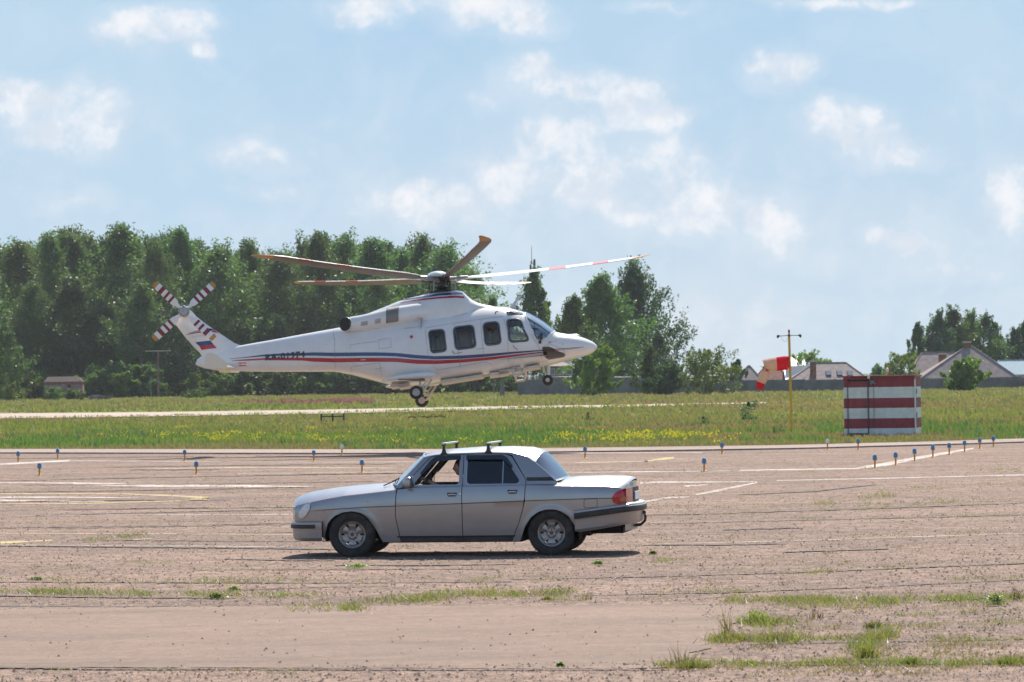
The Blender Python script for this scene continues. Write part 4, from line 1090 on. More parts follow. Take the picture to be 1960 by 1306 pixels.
def pch(xs_, ys_):   # monotone-ish smooth interpolation
    xs_ = np.array(xs_, float); ys_ = np.array(ys_, float); h = np.diff(xs_); d = np.diff(ys_) / h; m = np.zeros(len(xs_))
    for i in range(1, len(xs_) - 1):
        m[i] = 0 if d[i - 1] * d[i] <= 0 else 2 / (1 / d[i - 1] + 1 / d[i])
    m[0] = d[0]; m[-1] = d[-1]
    def f(x):
        x = min(max(x, xs_[0]), xs_[-1]); i = min(max(bisect(xs_, x) - 1, 0), len(h) - 1); t = (x - xs_[i]) / h[i]
        return (2 * t**3 - 3 * t**2 + 1) * ys_[i] + (t**3 - 2 * t**2 + t) * h[i] * m[i] + (-2 * t**3 + 3 * t**2) * ys_[i + 1] + (t**3 - t**2) * h[i] * m[i + 1]
    return f
fT = pch(SX, [Z(a[1]) for a in ST]); fB = pch(SX, [Z(a[2]) for a in ST]); fW = pch(SX, [a[3] for a in ST]); fN = pch(SX, [a[4] for a in ST])
def zmid(x):
    return fB(x) + (fT(x) - fB(x)) * .46
def secp(x, th, off=0.0, s=-1):
    """th 0 bottom .. pi/2 widest .. pi top"""
    a = fW(x); zm = zmid(x); n = fN(x); nu = 2.25 if x > X(640) else 2.1
    c = -math.cos(th); nn = nu if c > 0 else n
    bb = (fT(x) - zm) if c > 0 else (zm - fB(x))
    return Vector((x, s * ((a + off) * abs(math.sin(th)) ** (2 / nn)), zm + (bb + off) * math.copysign(abs(c) ** (2 / nn), c)))
def wz(x, z):       # half width of the fuselage at height z
    zm = zmid(x); nn = (2.25 if x > X(640) else 2.1) if z > zm else fN(x)
    bb = (fT(x) - zm) if z > zm else (zm - fB(x))
    t = min(.9995, abs(z - zm) / max(bb, .01)); return fW(x) * (1 - t ** nn) ** (1 / nn)
def s2(px, py, off=0.0, s=-1):
    """near-side picture trace -> fuselage surface (undoing the bank)"""
    x = X(px); p = py
    for _ in range(4):
        y = wz(x, Z(p)); p = py + SC * y * math.sin(BANK)
    z = Z(p); return (x, s * (wz(x, z) + off), z)
HW = pmat('white_gloss_paint', (.78, .77, .75), .22, 0, var=.03, vs=1.2, coat=.6, dirt=((.55, .50, .44), 1.5, .3))
HBL = pmat('stripe_blue', (.012, .05, .17), .25, coat=.5); HRD = pmat('stripe_red', (.42, .012, .035), .25, coat=.5)
LN = pmat('panel_seam', (.22, .22, .23), .6)
FRM = pmat('window_rubber', (.10, .11, .125), .55); FBK = pmat('window_gasket', (.012, .012, .014), .5)
# window outlines in picture coordinates
Q = lambda L: [(600 + u / 2.97, 440 + v / 2.97) for u, v in L]
WIN = [(Q([(658, 572), (752, 562), (768, 692), (676, 704)]), 9), (Q([(798, 552), (918, 538), (936, 670), (814, 686)]), 10), (Q([(966, 528), (1060, 518), (1078, 650), (982, 662)]), 10), (Q([(1099, 507), (1180, 501), (1236, 634), (1119, 643)]), 9)]
def inside(p, L):
    r = False; n = len(L)
    for i in range(n):
        a = L[i]; b_ = L[i - 1]
        if (a[1] > p[1]) != (b_[1] > p[1]) and p[0] < (b_[0] - a[0]) * (p[1] - a[1]) / (b_[1] - a[1]) + a[0]: r = not r
    return r
def shrink(L, d):
    cx = sum(p[0] for p in L) / len(L); cy = sum(p[1] for p in L) / len(L); out = []
    for p in L:
        v = Vector((p[0] - cx, p[1] - cy)); l = v.length; v *= (l - d) / l; out.append((cx + v.x, cy + v.y))
    return out
WINR = [rpoly(L, r, 6) for L, r in WIN]
CHIN = rpoly(Q([(1303, 665), (1345, 664), (1436, 706), (1430, 724), (1335, 740), (1312, 715)]), 4, 4)
SKY_ = rpoly(Q([(1098, 461), (1130, 458), (1192, 470), (1196, 482), (1108, 486)]), 2.5, 4)
WSC = Q([(1202, 492), (1212, 482), (1378, 574), (1330, 616), (1275, 628)])
cut = [shrink(w_, 2.2) for w_ in WINR] + [shrink(CHIN, 2), shrink(SKY_, 1.6), shrink(WSC, 1.2)]
xs_ = list(np.arange(X(374), X(640), .12)) + list(np.arange(X(640), X(820), .05)) + list(np.arange(X(820), X(1066), .022)) + list(np.arange(X(1066), X(1143), .035)) + [X(1143)]
NT = 96
def toimg(x, y, z):
    return (845 + x * SC, 778 - z * SC - SC * abs(y) * math.sin(BANK))
def cutcond(i, j):
    if xs_[i] < X(815): return 0
    xc = (xs_[i] + xs_[min(i + 1, len(xs_) - 1)]) / 2; th = 2 * math.pi * (j + .5) / NT
    p = secp(xc, th if th <= math.pi else 2 * math.pi - th); q = toimg(*p)
    if xc > X(1012) and xc < X(1057) and p.z > Z(650): # windscreen wraps over the top
        zl = Z(np.interp(845 + xc * SC, [1012, 1030, 1046, 1057], [616, 652, 647, 637]))
        if p.z + abs(p.y) * math.sin(BANK) > zl + .03: return None
    return None if any(inside(q, c) for c in cut) else 0
fus = MB(); rows = []
for x in xs_:
    rows.append([tuple(secp(x, th, 0, -1)) if th <= math.pi else tuple(secp(x, 2 * math.pi - th, 0, 1)) for th in [2 * math.pi * k / NT for k in range(NT)]])
fus.grid(rows, closed=True, mi=cutcond)
fo = fus.build('fuselage', HW, heli, sharp=40)
# interior
b = MB()
rows = []
for x in np.linspace(X(800), X(1075), 30):
    rows.append([tuple(secp(x, th, -.07, -1)) if th <= math.pi else tuple(secp(x, 2 * math.pi - th, -.07, 1)) for th in [math.pi * 2 * k / 48 for k in range(-11, 12)]])
b.grid(rows); 
fl = lambda x: zmid(x) - .42
b.grid([[(x, y, Z(700) + (x - X(900)) * .10) for y in np.linspace(-1.05, 1.05, 4)] for x in np.linspace(X(800), X(1050), 8)])
b.grid([[(X(808), y, z) for y in np.linspace(-1.0, 1.0, 4)] for z in np.linspace(Z(705), Z(612), 4)])
b.build('cabin_floor', pmat('cabin_trim', (.30, .20, .16), .8), heli)
b = MB()
for px in (838, 868, 905, 935, 970):
    for y in (-.55, 0, .55):
        z0 = Z(704) + (X(px) - X(900)) * .10; b.tube([(X(px) - .15, y, z0 + .42), (X(px) + .25, y, z0 + .42)], .16, 8, sq=1.3); b.tube([(X(px) - .22, y, z0 + .5), (X(px) - .30, y, z0 + 1.12)], .11, 8, sq=1.9)
b.build('cabin_seat', pmat('seat_leather', (.50, .45, .28), .7), heli)
b = MB(); z0 = Z(704) + (X(1000) - X(900)) * .10
for y in (-.5, .5):
    b.tube([(X(983) - .1, y, z0 + .42), (X(983) + .35, y, z0 + .42)], .16, 8, sq=1.3); b.tube([(X(983) - .18, y, z0 + .5), (X(983) - .28, y, z0 + 1.15)], .11, 8, sq=1.9)
rows = [[(X(1030) + dx, y, z0 + z) for y in np.linspace(-.85, .85, 6)] for dx, z in ((0, .5), (-.1, .72), (-.02, .88), (.25, .90), (.4, .6))]
b.grid(rows); b.build('cockpit_panel', M['dark'], heli)
GLH = glassmat('cabin_glass', (.55, .46, .40), .015); GLK = glassmat('cockpit_glass', (.86, .92, .88), .06); GLS = glassmat('windscreen_tinted', (.30, .48, .52), .30, .02, (.8, .95, 1))
for s in (-1, 1):
    for k, w_ in enumerate(WINR):
        b = MB(); L1 = shrink(w_, 2.9); L2 = shrink(w_, 4.3)
        gt = GLK if k == 3 else GLH
        # subdivide rings so that the frame follows the skin
        for (A, B, o1, o2, th_, mi_) in ((shrink(w_, -.6), L1, .006, .028, 0, 0),):
            n = len(A); rr = []
            for t, o_ in ((0, -.01), (0.05, .02), (.5, .030), (.95, .022), (1, -.03)):
                rr.append([s2(A[i][0] * (1 - t) + B[i][0] * t, A[i][1] * (1 - t) + B[i][1] * t, o_, s) for i in range(n)])
            b.grid(rr, closed=True)
        wo_ = b.build('window_frame', FRM, heli)
        b = MB(); rr = []
        for t, o_ in ((0, .012), (.5, .018), (1, .0)): rr.append([s2(L1[i][0] * (1 - t) + L2[i][0] * t, L1[i][1] * (1 - t) + L2[i][1] * t, o_, s) for i in range(len(L1))])
        b.grid(rr, closed=True); b.build('gasket', FBK, wo_)
        b = MB(); cx = sum(p[0] for p in L1) / len(L1); cy = sum(p[1] for p in L1) / len(L1)
        b.grid([[s2(cx + (p[0] - cx) * t, cy + (p[1] - cy) * t, .004, s) for p in L1] for t in (.01, .3, .6, .85, 1)], closed=True); b.build('window_pane', gt, wo_)
    for (L, nm, mt) in ((CHIN, 'chin_window', glassmat('chin_glass_%d' % s, (.16, .10, .07), .05)), (SKY_, 'roof_window', glassmat('roof_glass_%d' % s, (.10, .16, .2), .12))):
        b = MB(); cx = sum(p[0] for p in L) / len(L); cy = sum(p[1] for p in L) / len(L)
        b.grid([[s2(cx + (p[0] - cx) * t, cy + (p[1] - cy) * t, .024, s) for p in L] for t in (.01, .15, .3, .42, .54, .66, .76, .85, .93, 1)], closed=True); b.build(nm, mt, heli)
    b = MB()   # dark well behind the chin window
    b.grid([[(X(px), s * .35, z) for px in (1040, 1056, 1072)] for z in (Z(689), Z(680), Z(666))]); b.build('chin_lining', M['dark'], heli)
# windscreen wrapping over the top
b = MB(); rows = []; rim = []
for px in np.linspace(1006, 1062, 30):
    x = X(px); pl = np.interp(px, [1006, 1012, 1030, 1046, 1062], [605, 617, 652, 648, 634.2])
    q = s2(px, pl); zl = q[2]; ths = np.linspace(0, math.pi, 400); best = min(ths, key=lambda t: abs(secp(x, t).z - zl)); best = max(best, math.pi * .35)
    row = [secp(x, t, .012, -1) if t <= math.pi else secp(x, 2 * math.pi - t, .012, 1) for t in np.linspace(best, 2 * math.pi - best, 33)]
    rows.append([tuple(p) for p in row])
b.grid(rows); ws = b.build('windscreen', GLS, heli)
b = MB()
edge = [r[0] for r in rows]; b.tube(edge, .022, 6); b.tube([r[-1] for r in rows], .022, 6); b.tube([r[16] for r in rows], .035, 6); b.tube(rows[0], .02, 6); b.tube(rows[-1], .02, 6); b.build('windscreen_frame', HW, ws)
# stripes
def band(b, pts_, s=-1, off=.006, n=90, both=None):
    xs0 = [p[0] for p in pts_]; rr = []
    for px in np.linspace(xs0[0], xs0[-1], n):
        t = np.interp(px, xs0, [p[1] for p in pts_]); u = np.interp(px, xs0, [p[2] for p in pts_])
        rr.append([s2(px, t + (u - t) * k, off, s) for k in (0, .5, 1)])
    b.grid(rr)
BLS = [(440, 686.6, 687.2), (462, 684, 685.2), (505, 678.6, 682), (537, 676.4, 681), (580, 675.3, 680.8), (600, 674.2, 680.7), (640, 675, 682), (700, 674.4, 681.4), (735, 674.7, 681.4), (762, 675.7, 682.4), (802, 679.7, 686.5), (836, 681.8, 688.2), (886, 680.7, 686.8), (937, 677.4, 682.8), (987, 673.3, 677), (1039, 669.8, 672), (1081, 666.8, 667.8), (1118, 663.8, 664.6)]
RDS = [(443, 690, 690.8), (462, 688, 690.8), (505, 685.2, 689), (537, 684.6, 689.7), (580, 684.6, 690), (600, 684.8, 692.3), (640, 685.8, 693.6), (700, 685, 692.8), (735, 684.8, 692.6), (762, 685.2, 693), (802, 688.5, 696.6), (836, 689.8, 697), (886, 688, 694.2), (937, 684, 689.3), (987, 678.8, 682.4), (1039, 673.4, 675.2), (1081, 669.2, 670), (1110, 665.8, 666.4)]
for s in (-1, 1):
    b = MB(); band(b, BLS, s); b.build('blue_stripe', HBL, heli); b = MB(); band(b, RDS, s); b.build('red_stripe', HRD, heli)
# registration letters
V, Fq = textmesh('RA-01974', 10.2 / SC * 1.25, 0, 1.12)
mxx = max(v[0] for v in V)
for s in (-1, 1):
    b = MB(); k0 = 0
    for v in V:
        u = v[0] / mxx; px = 507 + u * 77 if s < 0 else 584 - u * 77; py = 690 - u * 6.5 - v[1] * SC * 1.3; b.v.append(s2(px, py, .028, s))
    for f_ in Fq: b.face(f_)
    b.build('registration', M['black'], heli, recalc=False)
# small red arrow markings
b = MB()
for py in (695, 700):
    b.grid([[s2(px, py - px * .03 + 13.7 + k, .012) for k in (-.7, .7)] for px in (459, 465, 471)]); b.face([b.vert(s2(455, py, .012)), b.vert(s2(460, py - 1.6, .012)), b.vert(s2(460, py + 1.6, .012))])
b.build('warning_arrow', HRD, heli)
# panel seams
def seam(b, pts_, w=.55, off=.008, s=-1):
    for i in range(len(pts_) - 1):
        a = Vector(pts_[i]); c = Vector(pts_[i + 1]); n = max(1, int((c - a).length / 5)); d = (c - a).normalized(); nn = Vector((-d.y, d.x)) * w / 2
        b.grid([[s2(*(a + (c - a) * k / n + nn), off, s), s2(*(a + (c - a) * k / n - nn), off, s)] for k in range(n + 1)])
b = MB()
for L in ([(637, 632), (641, 650), (643, 710)], [(672, 668), (672, 660), (726, 653)], [(728, 650), (751, 647), (752, 665), (729, 668), (728, 650)], [(674, 722), (674, 702), (730, 695), (734, 721)], [(775, 629), (807, 625)], [(817, 630), (822, 675), (826, 690)],
          [(815, 628), (862, 620), (915, 612), (965, 606)], [(872, 620), (880, 665), (884, 705)], [(922, 612), (926, 660), (930, 690)], [(966, 610), (974, 640), (975, 693)], [(1018, 640), (1036, 670), (1040, 698)], [(832, 700), (840, 708), (880, 702), (930, 693), (942, 697), (948, 703)], [(722, 706), (736, 704)], [(808, 628), (808, 612)], [(1042, 662), (1055, 659), (1078, 668), (1086, 680)]):
    b = MB(); seam(b, L, .5); b.build('panel_seam', LN, heli)
b = MB(); seam(b, [(869, 672), (872, 677)], 1.2, .03); seam(b, [(872, 677), (888, 675)], .8, .02); seam(b, [(984, 661), (986, 665), (993, 670)], 1.1, .03); seam(b, [(914, 669), (930, 667)], .5, .02); b.build('door_handles', M['black'], heli)
b = MB(); b.lathe([(.001, -.03), (.05, -.028), (.055, .01)], s2(790.5, 645, .01), 'Y', 16); b.build('beacon_marking', HRD, heli)
b = MB(); seam(b, [(693, 689), (703, 688.4)], 1.8, .012); seam(b, [(734, 652), (734, 654)], 1.5, .012); seam(b, [(745, 651), (745, 653)], 1.5, .012); b.build('stencil_marks', pmat('stencil_grey', (.55, .55, .56), .5), heli)

# fin
def fin_y(t): return .0
FIN = [(372, 698), (372, 693.6), (380.7, 688), (383.5, 681), (379, 674), (372, 667.9), (350.7, 644.3), (334.6, 622.9), (326, 616), (318.6, 613.2), (320, 610.5), (337.9, 600.4), (347, 592), (358, 590.5), (365.7, 597), (372, 604.6), (391.4, 619.6), (417, 636.8), (432, 647), (447, 656.5), (458, 660.4), (462, 664), (452, 690), (430, 708), (383, 702)]
cen = (405, 668)
b = MB(); n = len(FIN)
P2 = []
for i in range(n):
    a = Vector(FIN[i]); c = Vector(FIN[(i + 1) % n]); k = max(1, int((c - a).length / 4))
    for j in range(k): P2.append(tuple(a + (c - a) * j / k))
# thickness grows from edges to a spine line running up the fin
sp0, sp1 = Vector((415, 690)), Vector((350, 604))
for s in (-1, 1):
    rr = []
    for t in (0, .04, .12, .25, .45, .7, 1):
        row = []
        for p in P2:
            p = Vector(p); u = max(0, min(1, (p - sp0).dot(sp1 - sp0) / (sp1 - sp0).length_squared)); q = sp0 + (sp1 - sp0) * u
            th = .16 - .05 * u; w_ = p + (q - p) * t; row.append((X(w_.x), s * th * (1 - (1 - t) ** 2.2), Z(w_.y)))
        rr.append(row)
    b.grid(rr, closed=True)
fin = b.build('tail_fin', HW, heli, sharp=50)
def fpt(px, py, off=.0, s=-1):
    p = Vector((px, py)); u = max(0, min(1, (p - sp0).dot(sp1 - sp0) / (sp1 - sp0).length_squared)); q = sp0 + (sp1 - sp0) * u
    # distance ratio towards the edge along the ray from q through p
    d = (p - q); best = 60
    if d.length > .5:
        dn = d.normalized(); best = 1e9
        for i in range(n):
            a = Vector(FIN[i]); e = Vector(FIN[(i + 1) % n]) - a; den = dn.x * e.y - dn.y * e.x
            if abs(den) > 1e-6:
                w0 = a - q; t = (w0.x * e.y - w0.y * e.x) / den; v = (w0.x * dn.y - w0.y * dn.x) / den
                if t > 0 and 0 <= v <= 1: best = min(best, t)
    t = 1 - min(1, d.length / best); th = .16 - .05 * u
    return (X(px), s * (th * (1 - (1 - t) ** 2.2) + off), Z(py))
def fpoly(b, L, s=-1, off=.012, nu=8):
    (a, b_, c, d) = [Vector(p) for p in L]
    b.grid([[fpt(*((a + (b_ - a) * i / nu) * (1 - j / 6) + (d + (c - d) * i / nu) * j / 6), off, s) for j in range(7)] for i in range(nu + 1)])
T = lambda u, v: (280 + u / 4.667, 520 + v / 4.667 + .8)
for s in (-1, 1):
    b = MB(); fpoly(b, [T(425, 628), T(565, 613), T(592, 648), T(462, 660)], s); b.build('flag_blue_band', HBL, fin)
    b = MB(); fpoly(b, [T(462, 660), T(592, 648), T(622, 680), T(484, 697)], s); b.build('flag_red_band', HRD, fin)
    b = MB(); fpoly(b, [T(392, 575), T(510, 555), T(530, 568), T(402, 590)], s); b.build('flag_white_band', pmat('flag_pale_%d' % s, (.62, .62, .58), .4), fin)
    b = MB()
    for A, B, C_, D_ in (((370, 545), (460, 520), (460, 527), (370, 548)), ((460, 520), (560, 500), (570, 515), (460, 527)), ((545, 500), (585, 505), (600, 515), (550, 512))): fpoly(b, [T(*A), T(*B), T(*C_), T(*D_)], s)
    b.build('fin_blue_swoosh', HBL, fin)
    b = MB()
    for A, B, C_, D_ in (((340, 558), (440, 536), (440, 546), (345, 561)), ((440, 536), (560, 515), (570, 530), (440, 546)), ((560, 515), (600, 520), (638, 545), (570, 530))): fpoly(b, [T(*A), T(*B), T(*C_), T(*D_)], s)
    b.build('fin_red_swoosh', HRD, fin)
b = MB(); fpoly(b, [T(560, 590), T(600, 560), T(612, 572), T(575, 600)], -1, .008); b.build('fin_fairing', pmat('fairing_cream', (.6, .5, .38), .5), fin)
# stabiliser, both sides
for s in (-1, 1):
    b = MB(); rr = []
    for t in np.linspace(0, 1, 8):
        y = .18 + 2.0 * t; x0 = X(404) + .02 * t; x1 = X(452) - .45 * t; zc_ = Z(703 + 9 * t) if s < 0 else Z(703 - 4 * t); c_ = x1 - x0
        rr.append([(x0 + c_ * (.5 - .5 * math.cos(a)), s * y, zc_ + .05 * math.sin(a) * (1 - .4 * t) * (1.0 if math.sin(a) > 0 else 1.6) + .0) for a in np.linspace(0, 2 * math.pi, 20, endpoint=False)])
    rr.append([tuple(sum(v[i] for v in rr[-1]) / 20 for i in range(3))] * 20)
    b.grid(rr, closed=True); b.build('stabiliser', HW, heli)
    b = MB(); b.panel([(X(404), Z(717)), (X(404), Z(694)), (X(412), Z(687)), (X(427), Z(691)), (X(449), Z(710)), (X(441), Z(717))], [], lambda u, v, o: (u, s * (2.19 + o), v + (.26 if s > 0 else 0)), .04); b.build('end_plate', pmat('stabiliser_cream_%d' % s, (.78, .68, .54), .4), heli)

# engine cowling
CW = [(672, 616, 628, .10, .0), (690, 605, 628, .20, 0), (712, 596, 627, .32, 0), (735, 587, 626, .42, 0), (765, 575, 624, .58, 0), (802, 565.5, 618, .70, 0), (842, 558, 612, .74, 0), (872, 555.5, 606, .74, 0), (884, 557.5, 603, .72, 0), (893, 565, 600, .68, 0), (903, 573.5, 598, .60, 0), (920, 581, 596, .50, 0), (953, 587.5, 594, .30, 0)]
cT = pch([X(a[0]) for a in CW], [Z(a[1]) for a in CW]); cB = pch([X(a[0]) for a in CW], [Z(a[2] + 3) for a in CW]); cWd = pch([X(a[0]) for a in CW], [a[3] for a in CW])
def cwy(x, z):
    t = max(0, min(.999, (z - cB(x)) / (cT(x) - cB(x)))); w_ = cWd(x); return w_ * (1.06 - .06 * t) * (1 - t ** 3.2) ** (1 / 2.4)
def cws(px, py, off=0, s=-1):
    x = X(px); p = py
    for _ in range(4): y = cwy(x, Z(p)); p = py + SC * y * math.sin(BANK)
    return (x, s * (cwy(x, Z(p)) + off), Z(p))
b = MB(); rows = []
for x in np.linspace(X(672), X(953), 70):
    r_ = []
    for k in range(41):
        t = k / 40; ph = math.pi * t; c = math.cos(ph); z = cB(x) + (cT(x) - cB(x)) * abs(math.sin(ph)) ** .75
        r_.append((x, -math.copysign(cwy(x, z), c) if abs(c) > 1e-6 else 0.0, z))
    rows.append(r_)
b.grid(rows); cw = b.build('engine_cowling', HW, heli, sharp=50)
for s in (-1, 1):
    # engine nacelle with exhaust
    NA = [(663, 617.5, .20, .52), (670, 618, .235, .53), (690, 617, .27, .56), (720, 612, .30, .60), (745, 607, .33, .62), (768, 603, .34, .60), (800, 598, .34, .52), (830, 594, .30, .46)]
    b = MB(); rr = []
    for px in np.linspace(671, 830, 40):
        f_ = lambda k: np.interp(px, [a[0] for a in NA], [a[k] for a in NA]); r_ = f_(2); yc = f_(3); pz = f_(1) + SC * yc * math.sin(BANK) * 1.0
        xo = 0
        rr.append([(X(px) + (.10 * math.cos(a) * (1 if px < 664 else 0)) * s * -1 * 0 + .05 * math.sin(a) * (px < 664), s * (yc - r_ * .95 * math.cos(a)) , Z(pz) + r_ * 1.05 * math.sin(a) - .05) for a in np.linspace(0, 2 * math.pi, 32, endpoint=False)])
    b.grid(rr, closed=True)
    na = b.build('engine_nacelle', HW, heli, sharp=60)
    b = MB(); o0 = rr[0]; cxx = sum(p[0] for p in o0) / 32; cyy = sum(p[1] for p in o0) / 32; czz = sum(p[2] for p in o0) / 32
    rn = lambda k, dx: [(p[0] + dx, cyy + (p[1] - cyy) * k, czz + (p[2] - czz) * k) for p in o0]
    b = MB(); ec = Vector((sum(p[0] for p in rr[0]) / 32 if False else X(663), s * .64, czz)); ed = Vector((-.50, s * .86, .06)).normalized()
    e0 = ec - ed * .45; ec = ec - ed * .02; b.tube([e0, ec - ed * .1, ec + ed * .03, ec + ed * .045], [.24, .235, .235, .23], 28, cap=False); b.build('exhaust_shroud', HW, na); b = MB()
    b.tube([ec + ed * .05, ec + ed * .045, ec - ed * .1, ec - ed * .25], [.228, .205, .20, .18], 28, cap=True)
    b.build('exhaust', pmat('exhaust_metal_%d' % s, (.035, .022, .018), .5, .4), na)
    b = MB()   # intake grille
    rr = []
    for px in np.linspace(741, 765, 12):
        f_ = lambda k: np.interp(px, [a[0] for a in NA], [a[k] for a in NA]); r_ = f_(2) + .012; yc = f_(3); pz = f_(1) + SC * yc * math.sin(BANK)
        rr.append([(X(px), s * (yc + r_ * .95 * math.cos(a)), Z(pz) + r_ * 1.05 * math.sin(a) - .05) for a in np.linspace(-.5, 1.45, 20)])
    b.grid(rr, mi=lambda i, j: 0 if (i + j) % 2 else 1)
    b.build('intake_grille', [pmat('grille_dark_%d' % s, (.06, .055, .05), .5, .5), pmat('grille_light_%d' % s, (.42, .40, .37), .5, .4)], na)
    for (x0, x1, zz) in ((693, 706, 619), (720, 731, 617)):
        b = MB(); rr = []
        for px in np.linspace(x0, x1, 5):
            f_ = lambda k: np.interp(px, [a[0] for a in NA], [a[k] for a in NA]); r_ = f_(2) + .010; yc = f_(3); pz = f_(1) + SC * yc * math.sin(BANK)
            rr.append([(X(px), s * (yc + r_ * .95 * math.cos(a)), Z(pz) + r_ * 1.05 * math.sin(a) - .05) for a in np.linspace(-.35, .1, 5)])
        b.grid(rr); b.build('cowl_vent', pmat('vent_grey_%d' % s, (.42, .39, .36), .6), na)
    b = MB()
    for L, off in (([(766, 572.5, 574), (800, 566.5, 569.5), (842, 560.3, 564.3), (872, 557.8, 562.3), (886, 559, 561.3)], .01),):
        rr = []
        for px in np.linspace(L[0][0], L[-1][0], 40):
            t = np.interp(px, [p[0] for p in L], [p[1] for p in L]); u = np.interp(px, [p[0] for p in L], [p[2] for p in L]); rr.append([cws(px, t + 1.0 + (u - t) * k, off, s) for k in (0, .5, 1)])
        b.grid(rr)
    b.build('cowl_blue_stripe', HBL, cw)
    b = MB(); L = [(766, 577, 578), (800, 571.5, 574), (842, 566.5, 570.0), (872, 564.5, 568.5), (890, 566, 569.5)]; rr = []
    for px in np.linspace(L[0][0], L[-1][0], 40):
        t = np.interp(px, [p[0] for p in L], [p[1] for p in L]); u = np.interp(px, [p[0] for p in L], [p[2] for p in L]); rr.append([cws(px, t + 1.0 + (u - t) * k, .01, s) for k in (0, .5, 1)])
    b.grid(rr); b.build('cowl_red_stripe', HRD, cw)
    b = MB(); rr = [[cws(803.5 + k, py, .012, s) for k in (0, .7)] for py in np.linspace(566, 612, 16)]; b.grid(rr); b.build('cowl_seam', LN, cw)
# cowl shoulder blending nacelle into roof
# sponsons with main gear
for s in (-1, 1):
    b = MB(); rr = []
    SPN = [(734, 728, .02, .02), (745, 726, .30, .07), (765, 722.5, .40, .10), (800, 719.5, .46, .125), (825, 718, .44, .13), (834, 717.5, .40, .115), (838, 717.5, .25, .06), (839, 717.5, .02, .01)]
    for px, py, wdt, ht in SPN:
        rr.append([(X(px), s * (1.02 + wdt * (.5 + .5 * math.cos(a)) ), Z(py + 7.5) + ht * math.sin(a)) for a in np.linspace(0, 2 * math.pi, 20, endpoint=False)])
    b.grid(rr, closed=True); b.build('sponson', HW, heli)
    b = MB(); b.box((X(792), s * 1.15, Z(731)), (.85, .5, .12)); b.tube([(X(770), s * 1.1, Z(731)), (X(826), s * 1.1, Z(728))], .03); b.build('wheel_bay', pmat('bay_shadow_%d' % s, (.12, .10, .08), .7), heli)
    # leg
    b = MB(); wc = Vector((X(802), s * 1.56, Z(759.3)))
    top = Vector((X(830), s * 1.22, Z(733)))
    b.tube([top, wc + Vector((.16, -s * .16, .0)), wc + Vector((0, -s * .15, 0)), wc], [.036, .034, .03, .02], 10); b.tube([(X(808), s * 1.2, Z(735)), wc + Vector((.10, -s * .17, .12))], [.032, .026], 10)
    b.tube([(X(822), s * 1.15, Z(735)), (X(815), s * 1.3, Z(742)), wc + Vector((.2, -s * .17, .03))], .02, 8)
    lg = b.build('main_gear_leg', pmat('gear_cream_%d' % s, (.62, .54, .44), .45), heli)
    w_ = bpy.data.objects.new('wheel', None); col.objects.link(w_); w_.parent = lg; w_.location = wc
    b = MB(); b.lathe([(.115, -.08), (.14, -.095), (.19, -.09), (.215, -.06), (.222, 0), (.215, .06), (.19, .09), (.14, .095), (.115, .08)], wc, 'Y', 40); b.build('tyre', M['rubber'], lg); bpy.data.objects.remove(w_)
    b = MB(); b.lathe([(.001, s * .07), (.035, s * .075), (.04, s * .05), (.075, s * .045), (.09, s * .07), (.118, s * .082), (.12, -s * .08), (.001, -s * .08)], wc, 'Y', 30); b.build('wheel_hub', pmat('hub_cream_%d' % s, (.6, .55, .47), .4), lg)
    b = MB()
    for k in range(6):
        a = k * math.pi / 3; b.lathe([(.014, 0), (.001, .002)], wc + Vector((.062 * math.cos(a), s * .079, .062 * math.sin(a))), 'Y', 8)
    b.build('wheel_holes', M['dark'], lg)
# nose gear
b = MB(); wc = Vector((X(1048.5), 0, Z(728)))
b.tube([(X(1049.5), 0, Z(697)), (X(1050), 0, Z(712)), wc + Vector((.02, 0, .17))], [.06, .05, .045], 12); b.tube([wc + Vector((.02, -.09, .17)), wc + Vector((.02, .09, .17))], .035, 8)
for yy in (-.10, .10): b.tube([wc + Vector((.02, yy * .8, .17)), wc + Vector((0, yy, 0))], .022, 8)
b.tube([(X(1041), 0, Z(700)), (X(1042), 0, Z(712)), wc + Vector((-.06, 0, .2))], .018, 6); b.box((X(1040), -.22, Z(703)), (.03, .02, .35)); b.box((X(1040), .22, Z(703)), (.03, .02, .35))
ng = b.build('nose_gear_leg', pmat('nose_gear_white', (.7, .68, .64), .4), heli)
b = MB()
for yy in (-.095, .095): b.lathe([(.07, yy - .05), (.10, yy - .06), (.15, yy - .05), (.172, yy), (.15, yy + .05), (.10, yy + .06), (.07, yy + .05)], wc, 'Y', 32)
b.build('tyre', M['rubber'], ng)
b = MB(); b.lathe([(.001, -.14), (.04, -.145), (.045, -.13), (.068, -.15), (.072, -.14), (.072, .14), (.001, .14)], wc, 'Y', 24); b.build('wheel_hub', pmat('nose_hub', (.62, .55, .47), .4), ng)
# step, belly boxes, mirror, wipers, antenna, probes
CRM = pmat('belly_cream', (.62, .55, .46), .5, var=.15, vs=6)
for s in (-1, 1):
    b = MB(); y = s * 1.0
    b.tube([(X(983), y * .7, Z(709)), (X(984), y, Z(714)), (X(986), y * 1.12, Z(724)), (X(1001), y * 1.12, Z(722)), (X(1005), y, Z(712)), (X(1004), y * .7, Z(706))], .045, 8); b.build('boarding_step', CRM, heli)
for (px, py, l, h) in ((953, 718.5, .5, .10), (965, 716, .3, .14), (980, 712.5, .4, .12), (990, 710.5, .28, .16), (1020, 706, .5, .08), (900, 726, .9, .08), (860, 732, .5, .10), (775, 741, .35, .12), (758, 741, .28, .10)):
    b = MB(); b.box((X(px), -.25, Z(py)), (l, .9, h), Matrix.Rotation(R(-9), 3, 'Y')); b.build('belly_box', CRM, heli)
b = MB(); b.tube([(X(870), -.3, Z(729)), (X(1030), -.3, Z(704))], .04, 8)
